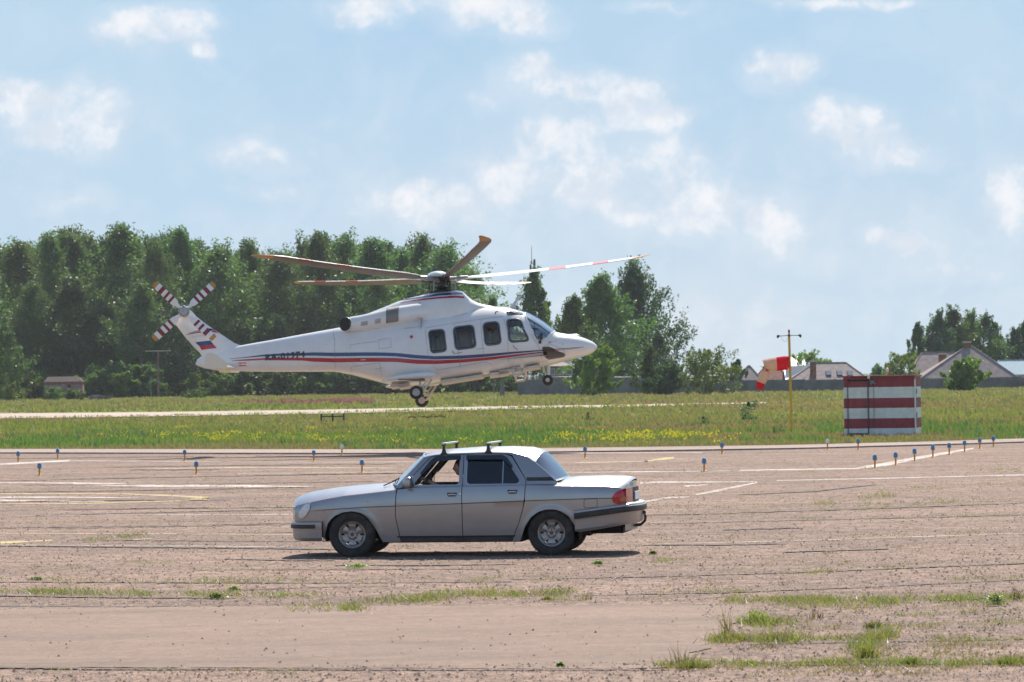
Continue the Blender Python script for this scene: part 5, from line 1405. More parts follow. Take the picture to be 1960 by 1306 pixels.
b.build('belly_rail', CRM, heli)
b = MB(); b.tube([s2(1036, 655, 0), s2(1037, 650, .12)], .02, 6); q = Vector(s2(1037.5, 645, .14)); b.box(q, (.09, .05, .20)); b.box(Vector(s2(1035, 655, .02)), (.09, .05, .10)); b.build('mirror', M['black'], heli)
b = MB(); b.tube([s2(1024, 618, .03), s2(1025, 640, .04), s2(1030, 650, .03)], .016, 6); b.tube([s2(1018, 628, .03), s2(1032, 630, .05)], .012, 6); b.build('windscreen_wiper', M['black'], heli)
b = MB(); b.tube([(X(1060), 0, Z(634)), (X(1064), 0, Z(631)), (X(1068), .1, Z(634.5))], .03, 6); b.build('air_probe', M['black'], heli)
b = MB(); b.sphere((X(1097), .25, Z(640)), .2, 14, 0, (1.1, .6, .22)); b.build('nose_light', HW, heli)
b = MB(); b.tube([s2(1051, 656, .0), s2(1057, 654.5, .06), s2(1066, 653, .07)], [.03, .02, .012], 8); b.tube([s2(1078, 661, 0), s2(1078, 657, .02)], .012, 6); b.build('pitot_tube', M['chrome'], heli)
b = MB(); b.panel([(X(976), Z(591)), (X(983), Z(577)), (X(994), Z(566)), (X(1001), Z(561)), (X(996), Z(569)), (X(988), Z(579)), (X(985), Z(591))], [], lambda u, v, o: (u, .02 + o, v), .04); b.build('blade_antenna', pmat('antenna_grey', (.45, .46, .5), .5), heli)
b = MB(); b.tube([(X(961), -.1, Z(587)), (X(975), -.1, Z(580))], .014, 6); b.build('wire_antenna', HW, heli); b = MB(); b.tube([(X(966), .1, Z(588)), (X(982), .1, Z(581))], .014, 6); b.build('wire_antenna', HW, heli); b = MB(); b.tube([(X(905), .0, Z(574)), (X(917), 0, Z(571)), (X(919), 0, Z(579))], .014, 6); b.build('wire_antenna', HW, heli)
b = MB(); b.tube([(X(1120), 0, Z(681)), (X(1119), 0, Z(673))], .02, 6); b.panel([(X(1103), Z(684)), (X(1108), Z(688)), (X(1115), Z(688)), (X(1111), Z(683))], [], lambda u, v, o: (u, o, v), .03); b.build('nose_fin', M['chrome'], heli)
b = MB()
b.tube([s2(949, 600, .01), s2(951, 597, .1), s2(955, 597.5, .1)], .02, 6); b.build('position_light', M['black'], heli)

# main rotor
HUBX, HUBZ = X(845), Z(534)
hubc = Vector((HUBX, 0, HUBZ)); MET = pmat('rotor_metal', (.075, .065, .06), .45, .55, var=.5, vs=12); MET2 = pmat('rotor_steel', (.35, .34, .34), .35, .8, var=.3, vs=14)
b = MB(); b.lathe([(.30, Z(562)), (.26, Z(556)), (.15, Z(552)), (.13, HUBZ - .05), (.20, HUBZ - .02), (.24, HUBZ + .04), (.18, HUBZ + .12), (.001, HUBZ + .14)], (HUBX, 0, 0), 'Z', 24)
mr_ = b.build('main_rotor', MET, heli)
b = MB(); b.lathe([(.001, .235), (.12, .232), (.24, .20), (.33, .14), (.38, .06), (.36, .03), (.001, .03)], (HUBX - .13, 0, HUBZ + .04), 'Z', 32); b.build('hub_cap', pmat('hub_cap_paint', (.60, .66, .62), .25, coat=.5), mr_)
BWH = pmat('blade_white', (.74, .74, .72), .35); BBR = pmat('blade_underside', (.16, .125, .10), .5, var=.25, vs=3); BRD = pmat('blade_red', (.45, .02, .05), .4); BYL = pmat('blade_tip_amber', (.48, .24, .07), .5)
tx, ty, cone = math.atan(11 / 404 + .014 * 0), math.atan(37 / 404), R(2.6)
nrm = Vector((-math.sin(tx), math.sin(ty), 1)).normalized()      # disc normal in picture-aligned axes
def blade_mesh():
    b = MB(); RR = 6.9; rows = []
    def chord(r): return interp(r, [.0, .75, 1.0, 1.5, 5.9, 6.5, 6.9], [.10, .12, .36, .50, .50, .36, .12])
    rs = [.75, .85, 1.0, 1.25, 1.5, 2.5, 3.52, 3.54, 4.08, 4.10, 4.95, 4.97, 5.48, 5.50, 6.0, 6.30, 6.32, 6.6, 6.8, 6.9]
    for r in rs:
        c = chord(r); tw = R(18 - 9 * r / 6.9); bend = .035 * (r / 6.9) ** 2 * 6.9; row = []
        sw = .0 if r < 6.0 else -.35 * ((r - 6.0) / .9) ** 2
        for a in np.linspace(0, 2 * math.pi, 16, endpoint=False):
            u = .5 * c * math.cos(a); v = .065 * c * math.sin(a) * (1.0 + .5 * math.cos(a)) + (.02 if r < 1.2 else 0) * math.sin(a)
            row.append((r, (u * math.cos(tw) - v * math.sin(tw)) + sw, u * math.sin(tw) + v * math.cos(tw) + bend))
        rows.append(row)
    def mi(i, j):
        r = (rs[i] + rs[i + 1]) / 2; under = 9 <= j <= 14
        if r > 6.31: return 3
        if under: return 1
        if 3.53 < r < 4.09 or 4.96 < r < 5.49: return 2
        return 0
    b.grid(rows, closed=True, mi=mi)
    k = len(b.v) - 16; b.face([k + q for q in range(16)], 3)
    return b
proto = None
inv = HR.inverted()
camr = MC   # picture-aligned axes: X right, Z up, Y away (camera roll included)
for k in range(5):
    a = R(4 + 72 * k)
    d0 = Vector((math.cos(a), -math.sin(a), 0))             # picture-aligned, towards camera = -Y
    d = (d0 - nrm * d0.dot(nrm)).normalized(); d = (d + nrm * math.tan(cone)).normalized()
    # to world: apply the camera roll only, then into helicopter space
    dw = Matrix.Rotation(ROLL, 3, 'Y') @ d; nw = Matrix.Rotation(ROLL, 3, 'Y') @ nrm
    dl = inv @ dw; nl = inv @ nw
    x_ = dl.normalized(); y_ = nl.cross(x_).normalized(); z_ = x_.cross(y_)
    Mx = Matrix((x_, y_, z_)).transposed().to_4x4(); Mx = Matrix.Translation(hubc) @ Mx
    if proto is None: proto = blade_mesh().build('blade', [BWH, BBR, BRD, BYL], mr_, sharp=60); bl = proto
    else: bl = proto.copy(); col.objects.link(bl)
    bl.parent = mr_; bl.matrix_local = Mx
    b = MB(); b.tube([(.1, 0, 0), (.45, 0, .0), (.62, 0, 0), (.86, 0, .01)], [.10, .075, .09, .06], 10, sq=1.3); b.tube([(.18, .14, -.10), (.55, .10, -.05), (.78, .05, 0)], .035, 8)
    b.tube([(.40, .17, -.10), (.42, .16, -.42)], .022, 6); b.box((.55, 0, .0), (.12, .20, .16))
    ar = b.build('blade_grip', MET if k % 2 else MET2, mr_); ar.matrix_local = Mx
b = MB(); b.lathe([(.40, -.02), (.44, 0), (.40, .03)], (HUBX, 0, HUBZ - .42), 'Z', 20); b.lathe([(.15, .0), (.40, .02), (.15, .05)], (HUBX, 0, HUBZ - .30), 'Z', 20)
for k in range(5):
    a = R(30 + 72 * k); b.tube([(HUBX + .36 * math.cos(a), .36 * math.sin(a), HUBZ - .42), (HUBX + .25 * math.cos(a + .5), .25 * math.sin(a + .5), HUBZ - .05)], .02, 6)
b.build('swashplate', MET, mr_)
# tail rotor on the near side of the fin
tc = Vector((X(350.7), -.30, Z(597))); b = MB()
b.lathe([(.10, .25), (.10, .05), (.17, .02), (.19, -.05), (.12, -.12), (.001, -.13)], tc, 'Y', 20)
for k in range(8):
    a = k * math.pi / 4; b.sphere(tc + Vector((.14 * math.cos(a), -.06, .14 * math.sin(a))), .055, 8)
trr = b.build('tail_rotor', MET2, heli)
b = MB(); rr = []
rs = [.12, .30, .38, .52, .53, .62, .63, .72, .73, .82, .83, .93, .94, 1.08, 1.09, 1.22, 1.34, 1.35]
for r in rs:
    c = interp(r, [.1, .3, .4, 1.3, 1.35], [.08, .12, .25, .25, .20]); tw = R(16)
    rr.append([(r, .5 * c * math.cos(a) * math.sin(tw) * .8 - .02 * math.sin(a), .5 * c * math.cos(a)) for a in np.linspace(0, 2 * math.pi, 12, endpoint=False)])
b.grid(rr, closed=True, mi=lambda i, j: 2 if rs[i] >= 1.22 else (1 if rs[i] in (.53, .73, .94) or rs[i] == .53 else 0)); k_ = len(b.v) - 12; b.face([k_ + q for q in range(12)], 2)
pb = b.build('tail_blade', [BWH, pmat('tail_blade_red', (.20, .025, .035), .5), BYL], trr, sharp=50)
for i, a in enumerate((R(43), R(137), R(223), R(318))):
    o = pb if i == 0 else pb.copy()
    if i: col.objects.link(o)
    o.parent = trr; o.matrix_local = Matrix.Translation(tc + Vector((0, -.05, 0))) @ Matrix.Rotation(-a, 4, 'Y')
# pilot
seated(None, None, 1, 'helicopter pilot in pale blue shirt, yellow vest and headset behind the front door window', pmat('pale_blue_shirt', (.45, .50, .62), .8), pmat('navy_trousers', (.03, .035, .06), .8), ((.50, -.05, .34), (.5, .1, .36)), headset=True,
       vest=pmat('hi_vis_vest', (.45, .62, .05), .7), rotm=HM @ Matrix.Translation((X(981), -.52, Z(704) + (X(981) - X(900)) * .10 + .53)) @ Matrix.Scale(.98, 4), hairm=pmat('grey_hair', (.12, .11, .10), .7))
# ------------------------------------------------------------------ TREES
BARK = pmat('birch_bark', (.24, .22, .18), .85, var=.5, vs=3, obj=True, dirt=((.05, .045, .04), 2.0, .9))
BARKD = pmat('dark_bark', (.09, .07, .055), .9, var=.4, vs=3)
LF = leafmat('birch_leaves', (.058, .128, .034), (.092, .158, .040), (.155, .21, .06), .48, .12)
LFD = leafmat('dark_leaves', (.038, .094, .042), (.060, .122, .046), (.10, .155, .056), .44, .12)
LFL = leafmat('bright_leaves', (.10, .17, .025), (.14, .21, .035), (.19, .25, .06), .45, .8)
def tree_mesh(H, W, seed, nclump=95, nleaf=95, ls=.34, droop=.9, base=.12, shape='birch', flat=1.0):
    r = np.random.RandomState(seed); Cs = []
    for i in range(nclump):
        t = base + (1 - base) * r.rand() ** .92
        if shape == 'birch': w_ = W * .5 * min(1, (1.02 - t) ** 1.0 * 2.0) * (.55 + .45 * min(1, (t - base + .12) / .3))
        elif shape == 'cone': w_ = W * .5 * (1.03 - t) ** .9 * 1.15
        else: w_ = W * .5 * math.sqrt(max(.02, 1 - ((t - .5) / .56) ** 2))
        a = r.rand() * 6.283; rr_ = w_ * (r.rand() * .78 + .22) ** .6 * (.85 + .4 * math.sin(a * 2 + seed) ** 2)
        rr_ *= .98 + .26 * math.sin(a * 3 + t * 9 + seed) + .18 * r.randn() ** 2 * .5
        Cs.append((rr_ * math.cos(a), rr_ * math.sin(a) * flat, H * t, (.45 + .8 * r.rand()) * W * .082 + .10))
    for q in range(7): Cs.append((W * .05 * r.randn() * (1 - q / 8), W * .05 * r.randn() * (1 - q / 8), H * (.86 + .02 * q), W * (.06 - .005 * q)))
    C = np.array(Cs); n = len(C)
    idx = np.repeat(np.arange(n), nleaf); P_ = r.randn(n * nleaf, 3)
    P_ /= np.maximum(.6, np.linalg.norm(P_, axis=1, keepdims=True) / 1.25)
    rad = C[idx, 3:4]; ax = np.stack([C[:, 0] / (W * .5) + r.randn(n) * .5 + .35, C[:, 1] / (W * .5) + r.randn(n) * .5, r.randn(n) * .35 + .75], 1); ax /= np.linalg.norm(ax, axis=1, keepdims=True)
    tt = (r.rand(n * nleaf, 1) * 2 - 1) * 1.9; pos = C[idx, :3] + P_ * rad * .62 * (1.25 - .45 * np.abs(tt)) + ax[idx] * rad * tt
    dr = r.rand(n * nleaf) ** 2 * droop * rad[:, 0] * 1.6; pos[:, 2] -= dr
    pos[:, 0] -= .12 * (pos[:, 2] / H) ** 2 * W * 0 + .25 * dr
    s = ls * (.5 + .9 * r.rand(n * nleaf))
    u = r.randn(n * nleaf, 3); u[:, 2] *= .6; u /= np.linalg.norm(u, axis=1, keepdims=True)
    v = r.randn(n * nleaf, 3); v[:, 2] -= .8; v -= u * (v * u).sum(1, keepdims=True); v /= np.linalg.norm(v, axis=1, keepdims=True)
    u *= (s * .36)[:, None]; v *= (s * .62)[:, None]
    V = np.stack([pos - v, pos + u * .8 - v * .1, pos + v, pos - u * .8 + v * .1], 1).reshape(-1, 3)
    V[:, 2] = np.maximum(V[:, 2], .1)
    return V, np.arange(len(V)).reshape(-1, 4), C
def trunk_mesh(H, W, C, seed, r0, bark_h=.9):
    rr = random.Random(seed); b = MB()
    pts_ = [(rr.gauss(0, .012) * H * (k > 0), rr.gauss(0, .012) * H * (k > 0), H * k / 7 * bark_h) for k in range(8)]
    b.tube(pts_, [r0 * (1 - .9 * k / 7.5) for k in range(8)], 8)
    idx = list(range(len(C))); rr.shuffle(idx)
    for i in idx[:26]:
        c = C[i]; z0 = max(.12 * H, c[2] - .6 * math.hypot(c[0], c[1]) - .04 * H); k = min(6, int(z0 / (H * bark_h) * 7)); f_ = z0 / (H * bark_h) * 7 - k
        p0 = Vector(pts_[k]) * (1 - f_) + Vector(pts_[min(7, k + 1)]) * f_; p0.z = z0
        p1 = Vector(c[:3]); m_ = (p0 + p1) / 2 + Vector((0, 0, .04 * H)); b.tube([p0, m_, p1], [r0 * .28, r0 * .17, r0 * .05], 5, cap=False)
    return b
protos = {}
def tree(key, H, W, seed, loc, label, group=None, name='birch_tree', leaf=None, bark=None, scale=1, rz=0, sx=1.0, cat='tree', **kw):
    """first use builds the prototype, later uses copy thing and parts"""
    if key not in protos:
        root = thing(name, label, cat, (0, 0, 0))
        V, Fq, C = tree_mesh(H, W, seed, **kw)
        npmesh('crown' if cat == 'tree' else 'foliage', V, Fq, leaf or LF, root)
        trunk_mesh(H, W, C, seed, H * .011 if cat == 'tree' else H * .012).build('trunk' if cat == 'tree' else 'stem', bark or BARK, root, recalc=False)
        protos[key] = (root, H); fresh = True
    else: fresh = False
    r0, H0 = protos[key]
    o = r0 if fresh else copy_tree(r0)
    o['label'] = label
    if group: o['group'] = group
    elif 'group' in o: del o['group']
    s = H / H0; o.location = loc; o.scale = (s * sx, s * sx, s); o.rotation_euler = (0, 0, rz)
    return o
def hgt(px, pytop, Y): return at(px, pytop, Y).z - GZ
G1 = 'trees of the birch wood behind the helicopter'
TOP = [(-60, 475), (0, 466), (30, 470), (60, 464), (100, 452), (130, 447), (150, 455), (170, 452), (190, 474), (235, 440), (265, 468), (300, 460), (330, 448), (355, 450), (395, 480), (440, 482), (470, 478), (485, 468), (520, 480), (560, 482), (575, 470), (615, 455), (650, 457), (690, 470), (715, 464), (740, 465), (775, 480), (808, 462), (835, 474), (860, 478), (885, 500), (905, 520), (925, 550)]
front = [(-30, 'at the far left edge of the frame', 500), (40, 'second from the left edge, dark crown', 470), (100, 'broad pale crown above the red and white hut', 460), (165, 'drooping crown just right of the red and white hut', 535), (235, 'tallest pointed crown left of the tail rotor', 440), (300, 'behind the tail rotor hub', 470), (350, 'rounded top right above the tail rotor', 448), (420, 'behind the tail fin', 482), (480, 'slim crown at the left rotor blade tip', 468), (540, 'behind the lower left rotor blade tip', 492), (610, 'broad crown above the middle of the tail boom', 456),
         (665, 'behind the left rotor blades', 462), (720, 'left of the rotor mast above the engine', 466), (775, 'just left of the rotor hub', 482), (810, 'pointed crown directly behind the rotor hub', 460), (860, 'behind the rotor mast', 480), (905, 'last tree of the wood, low crown above the cabin', 522)]
BT = [(15.5, 7.5, 21), (24, 9.5, 22), (24, 8.5, 23), (24, 10.5, 24), (24, 7.5, 25)]
fi = 0
for px, lb, ty_ in front:
    Y = 645 + (fi * 37 % 23) - 8; H = hgt(px, ty_, Y); k = fi % 4
    tree('b%d' % k, H, (10, 11.5, 9, 12)[k], 31 + k, (gx(px, Y), Y, GZ), 'leafy birch tree of the wood, ' + lb, G1, rz=fi * 1.7, sx=1.25 + .2 * math.sin(fi * 2.2), nclump=200, nleaf=95, ls=.33, base=.10)
    fi += 1
for row, (Y0, n, dh) in enumerate(((672, 26, 0), (700, 24, 0), (632, 15, 0))):
    for i in range(n):
        px = -50 + 975 * (i + .5 * (row % 2) + rnd.uniform(-.2, .2)) / n
        ty_ = np.interp(px, [a[0] for a in TOP], [a[1] for a in TOP]) + (abs(rnd.gauss(0, 9)) if row < 2 else rnd.uniform(60, 165))
        Y = Y0 + rnd.uniform(-7, 7); H = hgt(px, ty_, Y); k = rnd.randrange(4); dk = rnd.random() < .45
        key = 'b%d' % k if not dk else 'd%d' % (k % 2)
        lbl = ('birch tree of the wood seen between and above the front crowns' if row < 2 else 'shorter leafy tree at the foot of the birch wood')
        kw = dict(nclump=200, nleaf=95, ls=.33, base=.08)
        tree(key, H, (10.5, 11.5)[k % 2], 51 + k, (gx(px, Y), Y, GZ), lbl, 'back row of the birch wood' if row < 2 else 'low trees at the foot of the wood', leaf=LFD if dk else LF, rz=rnd.random() * 6, sx=rnd.uniform(.95, 1.45) * (1 if row < 2 else 1.2), **kw)
# undergrowth at the foot of the wood
for i in range(46):
    px = -40 + 1040 * (i + rnd.random()) / 46; Y = 618 + rnd.uniform(-6, 8); H = rnd.uniform(1.6, 4.8) * (1.0 if px < 930 else .8)
    tree('u%d' % (i % 3), H, 3.6, 71 + i % 3, (gx(px, Y), Y, GZ), 'low leafy bush along the foot of the birch wood', 'bushes along the foot of the wood', name='bush', leaf=LFL if i % 3 == 0 else LF, cat='bush', shape='round', nclump=26, nleaf=110, ls=.36, base=.08, sx=rnd.uniform(.9, 1.6), rz=rnd.random() * 6, droop=.2)
# trees right of the helicopter
def single(px, base_px, top_px, Y, wpx, label, **kw):
    H = hgt(px, top_px, Y); Wm = wpx / (F / Y)
    key = 's%d' % px; kw.setdefault('sx', 1.0)
    return tree(key, H, Wm, px, (gx(px, Y), Y, GZ), label, **kw)
single(945, 755, 575, 600, 60, 'low birch crown showing just above the helicopter cabin roof', nclump=70, nleaf=110, ls=.4)
single(1024, 755, 520, 560, 84, 'slender birch tree rising behind the helicopter windscreen', nclump=120, nleaf=110, ls=.36, droop=1.2)
single(1100, 755, 575, 545, 95, 'airy birch behind the helicopter nose, left of the big pair', nclump=95, nleaf=100, ls=.36, droop=1.2)
single(1152, 755, 538, 560, 150, 'broad dense birch right of the helicopter nose', nclump=170, nleaf=130, ls=.38)
single(1215, 755, 512, 575, 165, 'tallest birch right of the helicopter nose, drooping right side', nclump=190, nleaf=125, ls=.38, droop=1.3, shape='birch', leaf=LFD)
single(1262, 752, 640, 530, 60, 'thin birch sapling at the right edge of the tall pair', nclump=50, nleaf=80, ls=.3, leaf=LFD)
single(1136, 757, 672, 470, 72, 'rounded pale green bush below the helicopter nose', name='bush', cat='bush', leaf=LFL, shape='round', nclump=80, nleaf=130, ls=.28, base=.04, droop=.3)
single(1245, 755, 668, 480, 52, 'upright bush in front of the concrete fence, left of the round one', name='bush', cat='bush', leaf=LF, shape='cone', nclump=60, nleaf=120, ls=.28, base=.03, droop=.3)
single(1277, 756, 702, 475, 52, 'dark round bush in front of the concrete fence', name='bush', cat='bush', leaf=LFD, shape='round', nclump=60, nleaf=120, ls=.26, base=.03, droop=.3)
single(1352, 754, 672, 470, 100, 'open bright green bush with upright twigs by the concrete fence', name='bush', cat='bush', leaf=LFL, shape='round', nclump=62, nleaf=85, ls=.28, base=.05, droop=.1)
single(1412, 750, 690, 545, 34, 'small dark tree behind the fence beside the small grey roof', leaf=LFD, nclump=30, nleaf=80, ls=.3)
single(1552, 745, 676, 575, 60, 'small leafy tree above the fence right of the windsock', leaf=LFL, nclump=34, nleaf=80, ls=.32, shape='round', base=.4)
single(1682, 742, 704, 600, 60, 'low round tree behind the striped hut', leaf=LF, nclump=34, nleaf=80, ls=.32, shape='round', base=.1)
single(1680, 742, 697, 615, 10, 'thin dark conifer tip behind the striped hut', name='conifer', leaf=LFD, nclump=20, nleaf=50, ls=.25, shape='cone')
single(1703, 742, 696, 600, 26, 'narrow dark conifer left of the large grey roof', name='conifer', leaf=LFD, nclump=30, nleaf=70, ls=.28, shape='cone')
single(1728, 742, 682, 555, 62, 'yellow-green leafy tree left of the large hipped roof', leaf=LFL, nclump=44, nleaf=80, ls=.32, shape='round', base=.2)
single(1845, 745, 690, 470, 60, 'round bright green bush in front of the large hipped roof', name='bush', cat='bush', leaf=LFL, shape='round', nclump=80, nleaf=130, ls=.28, base=.03, droop=.2)
for i, (px, ty_, wp) in enumerate(((1757, 622, 44), (1775, 655, 60), (1800, 600, 84), (1826, 593, 92), (1862, 602, 88), (1890, 606, 84), (1905, 640, 66), (1945, 632, 60), (1965, 615, 84), (1835, 650, 150))):
    single(px, 740, ty_, 640 + i * 3, wp, ('narrow dark tree at the left end of the group behind the hipped roofs', 'lower tree second from the left behind the hipped roofs', 'drooping birch left of the tallest behind the hipped roofs', 'tallest birch behind the hipped roofs', 'birch right of the tallest behind the hipped roofs', 'broad birch above the red brick chimney', 'low birch at the right end of the group behind the roofs', 'dark tree above the metal roof at the right edge', 'tree cut by the right edge of the frame', 'low dark tree filling in behind the hipped roofs')[i], leaf=LFD if i not in (3, 4) else LF, nclump=70, nleaf=100, ls=.38, droop=1.2)
# left clump at frame edge
single(8, 762, 625, 600, 80, 'pale green drooping tree at the left edge of the frame', leaf=LF, nclump=80, nleaf=110, ls=.36, base=.1)
single(100, 766, 744, 560, 34, 'small leafy bush in front of the red and white hut, at its left corner', name='bush', cat='bush', leaf=LF, shape='round', nclump=24, nleaf=70, ls=.26, base=.03)
single(142, 766, 748, 562, 30, 'small leafy bush in front of the red and white hut, at its right corner', name='bush', cat='bush', leaf=LF, shape='round', nclump=20, nleaf=70, ls=.26, base=.03)
single(25, 763, 735, 560, 36, 'small spiky bush at the left edge below the pale tree', name='bush', cat='bush', leaf=LFL, shape='round', nclump=24, nleaf=70, ls=.26, base=.03)
single(160, 765, 753, 540, 10, 'tiny tuft of scrub beside the red and white hut', name='bush', cat='bush', leaf=LFL, shape='round', nclump=10, nleaf=50, ls=.22, base=.03)
single(372, 764, 750, 560, 50, 'low round bush at the wood edge below the tail', name='bush', cat='bush', leaf=LF, shape='round', nclump=24, nleaf=90, ls=.26, base=.03)
single(1432, 802, 770, 205, 26, 'small dark spiky sapling in the meadow left of the windsock', name='sapling', leaf=LFD, nclump=22, nleaf=26, ls=.09, shape='round', base=.1)
single(1125, 808, 790, 215, 12, 'tiny dark weed stalk in the meadow below the helicopter nose', name='sapling', leaf=LFD, nclump=10, nleaf=24, ls=.07, shape='round', base=.1)
single(1345, 818, 798, 190, 16, 'small dark weed stalk in the meadow above the yellow flowers', name='sapling', leaf=LFD, nclump=12, nleaf=24, ls=.07, shape='round', base=.1)

# ------------------------------------------------------------------ FENCE, HOUSES, MAST
FC = pmat('fence_concrete', (.17, .17, .175), .9, var=.3, vs=.6, obj=True, dirt=((.08, .085, .09), .5, .8))
fence = thing('fence', 'long grey concrete panel fence with wire coils on its left part', 'fence', (gx(1500, 520), 520, GZ))
fx0, fx1 = gx(990, 512), gx(2010, 530); nP = 17; fl0 = fence.location
for i in range(nP):
    xa = fx0 + (fx1 - fx0) * i / nP; xb = fx0 + (fx1 - fx0) * (i + 1) / nP; Ya = 512 + 18 * i / nP; Yb = 512 + 18 * (i + 1) / nP; h = float(np.interp(i, [0, 6, 17], [2.05, 1.58, 1.42])) + rnd.uniform(-.05, .05)
    b = MB(); c_ = Vector(((xa + xb) / 2, (Ya + Yb) / 2, 0)) - Vector((fl0.x, fl0.y, 0)); ang = math.atan2(Yb - Ya, xb - xa); rt = Matrix.Rotation(ang, 3, 'Z')
    wdt = math.hypot(xb - xa, Yb - Ya) - .16
    b.box(c_ + Vector((0, 0, h / 2)), (wdt, .14, h), rt)
    for zz in (.3, .72, 1.12): b.box(c_ + Vector((0, -.085, zz)), (wdt * .9, .03, .3), rt)
    b.build('panel', FC, fence)
    b = MB(); b.box(c_ + rt @ Vector((wdt / 2 + .08, 0, h / 2 + .04)), (.16, .24, h + .08), rt); b.build('post', FC, fence)
b = MB(); pts_ = []
for i in range(0, 1300):
    t = i / 1300; px = 990 + 330 * t; Y = 512 + 18 * t * .3; a = i * .9; pts_.append((gx(px, Y) - fl0.x, Y - fl0.y + .25 * math.sin(a), 2.3 - .5 * t + .26 * math.cos(a)))
b.tube(pts_, .022, 3, cap=False); b.build('wire_coil', pmat('wire_coil', (.22, .22, .23), .6, .3), fence, recalc=False)
b_ = thing('gate_post', 'short dark post standing before the trees left of the concrete fence', 'post', (gx(961, 500), 500, GZ)); b = MB(); b.box((0, 0, 1.0), (.6, .3, 2.0)); b.box((0, 0, 2.03), (.7, .4, .08)); b.build('pillar', FC, b_)
RF = pmat('slate_roof', (.25, .20, .19), .85, var=.35, vs=1.5, obj=True, bump=.6, bs=4, dirt=((.17, .14, .14), 3, .6)); BRK = pmat('brick_wall', (.20, .07, .05), .9, var=.3, vs=1.5, dirt=((.3, .25, .2), 3, .3)); PL = pmat('plaster', (.5, .45, .38), .9, var=.15)
SKG = pmat('skylight_glass', (.10, .16, .22), .08)
def hip(b, x0, x1, y0, y1, z0, z1, rx0, rx1, mi=0, th=.15):
    ym = (y0 + y1) / 2; A = [(x0, y0, z0), (x1, y0, z0), (x1, y1, z0), (x0, y1, z0)]; Rr = [(rx0, ym, z1), (rx1, ym, z1)]
    b.poly([A[0], A[1], Rr[1], Rr[0]], mi); b.poly([A[2], A[3], Rr[0], Rr[1]], mi); b.poly([A[1], A[2], Rr[1]], mi); b.poly([A[3], A[0], Rr[0]], mi); b.poly([A[3], A[2], A[1], A[0]], mi)
    for p, q in ((A[0], A[1]), (A[1], A[2]), (A[2], A[3]), (A[3], A[0])): b.poly([p, (p[0], p[1], p[2] - th), (q[0], q[1], q[2] - th), q], mi)
    b.tube([Rr[0], Rr[1]], .12, 6, mi=mi)
    for a, c in ((A[0], Rr[0]), (A[1], Rr[1])): b.tube([a, c], .10, 6, mi=mi)
def house(label, Y, px0, px1, rpx0, rpx1, ytop, yeave, depth=9, wall=None, roofm=None, chims=(), skl=(), extra=None, name='house'):
    x0, x1 = gx(px0, Y), gx(px1, Y); cx = (x0 + x1) / 2; zt = at(cx * F / Y + CX, ytop, Y + depth / 2).z; zt = at((px0 + px1) / 2, ytop, Y).z; zv = at((px0 + px1) / 2, yeave, Y).z
    o = thing(name, label, 'house', (cx, Y, GZ)); r0, r1 = gx(rpx0, Y + depth / 2) - cx, gx(rpx1, Y + depth / 2) - cx
    b = MB(); b.box((0, depth / 2, (zv - .1) / 2), (x1 - x0 - .8, depth - .8, zv - .1)); b.build('wall', wall or BRK, o)
    b = MB(); hip(b, x0 - cx, x1 - cx, 0, depth, zv, zt, r0, r1); ro = b.build('roof', roofm or RF, o, smooth=False)
    for (cp, cy0, cy1, wp) in chims:
        xx = gx(cp, Y + 1) - cx; z1_ = at(cp, cy0, Y + 1).z; z0_ = at(cp, cy1, Y + 1).z; w_ = wp / (F / Y)
        ydp = 1.2 if cy1 > ytop + 12 else depth / 2
        b = MB(); b.box((xx, ydp, (z0_ + z1_) / 2 - .4), (w_, .9, z1_ - z0_ + .8)); co = b.build('chimney', BRK, ro)
        b = MB(); b.box((xx, ydp, z1_ + .08), (w_ + .25, 1.1, .2)); b.build('chimney_cap', PL, co)
    sl = (zt - zv) / (depth / 2); sa = math.atan(sl)
    for (sp, sy_) in skl:
        xx = gx(sp, Y) - cx; zz = at(sp, sy_, Y + .5).z; yy = (zz - zv) / sl
        b = MB(); b.box((xx, yy - .05, zz + .06), (.75, 1.3, .1), Matrix.Rotation(sa, 3, 'X')); sk = b.build('skylight', M['dark'], ro); b = MB(); b.box((xx, yy - .09, zz + .10), (.6, 1.12, .08), Matrix.Rotation(sa, 3, 'X')); b.build('pane', SKG, sk)
    for k in range(3):
        xx = (x1 - x0) * (-.3 + .3 * k); b = MB(); b.box((xx, .38, zv - .75), (1.0, .08, .9)); wi = b.build('window', PL, o); b = MB(); b.box((xx, .33, zv - .75), (.8, .06, .7)); b.build('pane', SKG, wi)
    return o
house('brick house under a grey roof with three skylights, right of the windsock', 556, 1505, 1668, 1560, 1620, 694, 730, 9, chims=((1557, 692, 712, 11),), skl=((1588, 715), (1609, 715), (1629, 715)))
house('small grey hipped roof above the fence left of the windsock', 560, 1402, 1462, 1432, 1436, 700, 730, 6)
house('low brick-red roof partly hidden behind the windsock', 575, 1440, 1515, 1463, 1490, 702, 730, 7, roofm=BRK)
house('large house with a steep hipped grey roof at the right', 545, 1760, 1950, 1852, 1860, 661, 724, 11, chims=((1859, 655, 672, 12),))
house('long pale grey roof with a brick chimney, left of the steep hipped roof', 560, 1735, 1850, 1765, 1835, 674, 724, 10, chims=((1805, 678, 697, 14),))
house('low brick building glimpsed behind the bush under the helicopter nose', 530, 1045, 1100, 1068, 1075, 690, 700, 7, wall=pmat('purple_brick', (.16, .10, .10), .9))
MR = pmat('metal_sheet_roof', (.34, .44, .48), .9, 0, spec=.15, var=.15, vs=4)
house('long building with a pale blue metal roof at the right edge', 590, 1900, 2040, 1912, 2030, 689, 716, 9, wall=PL, roofm=MR)
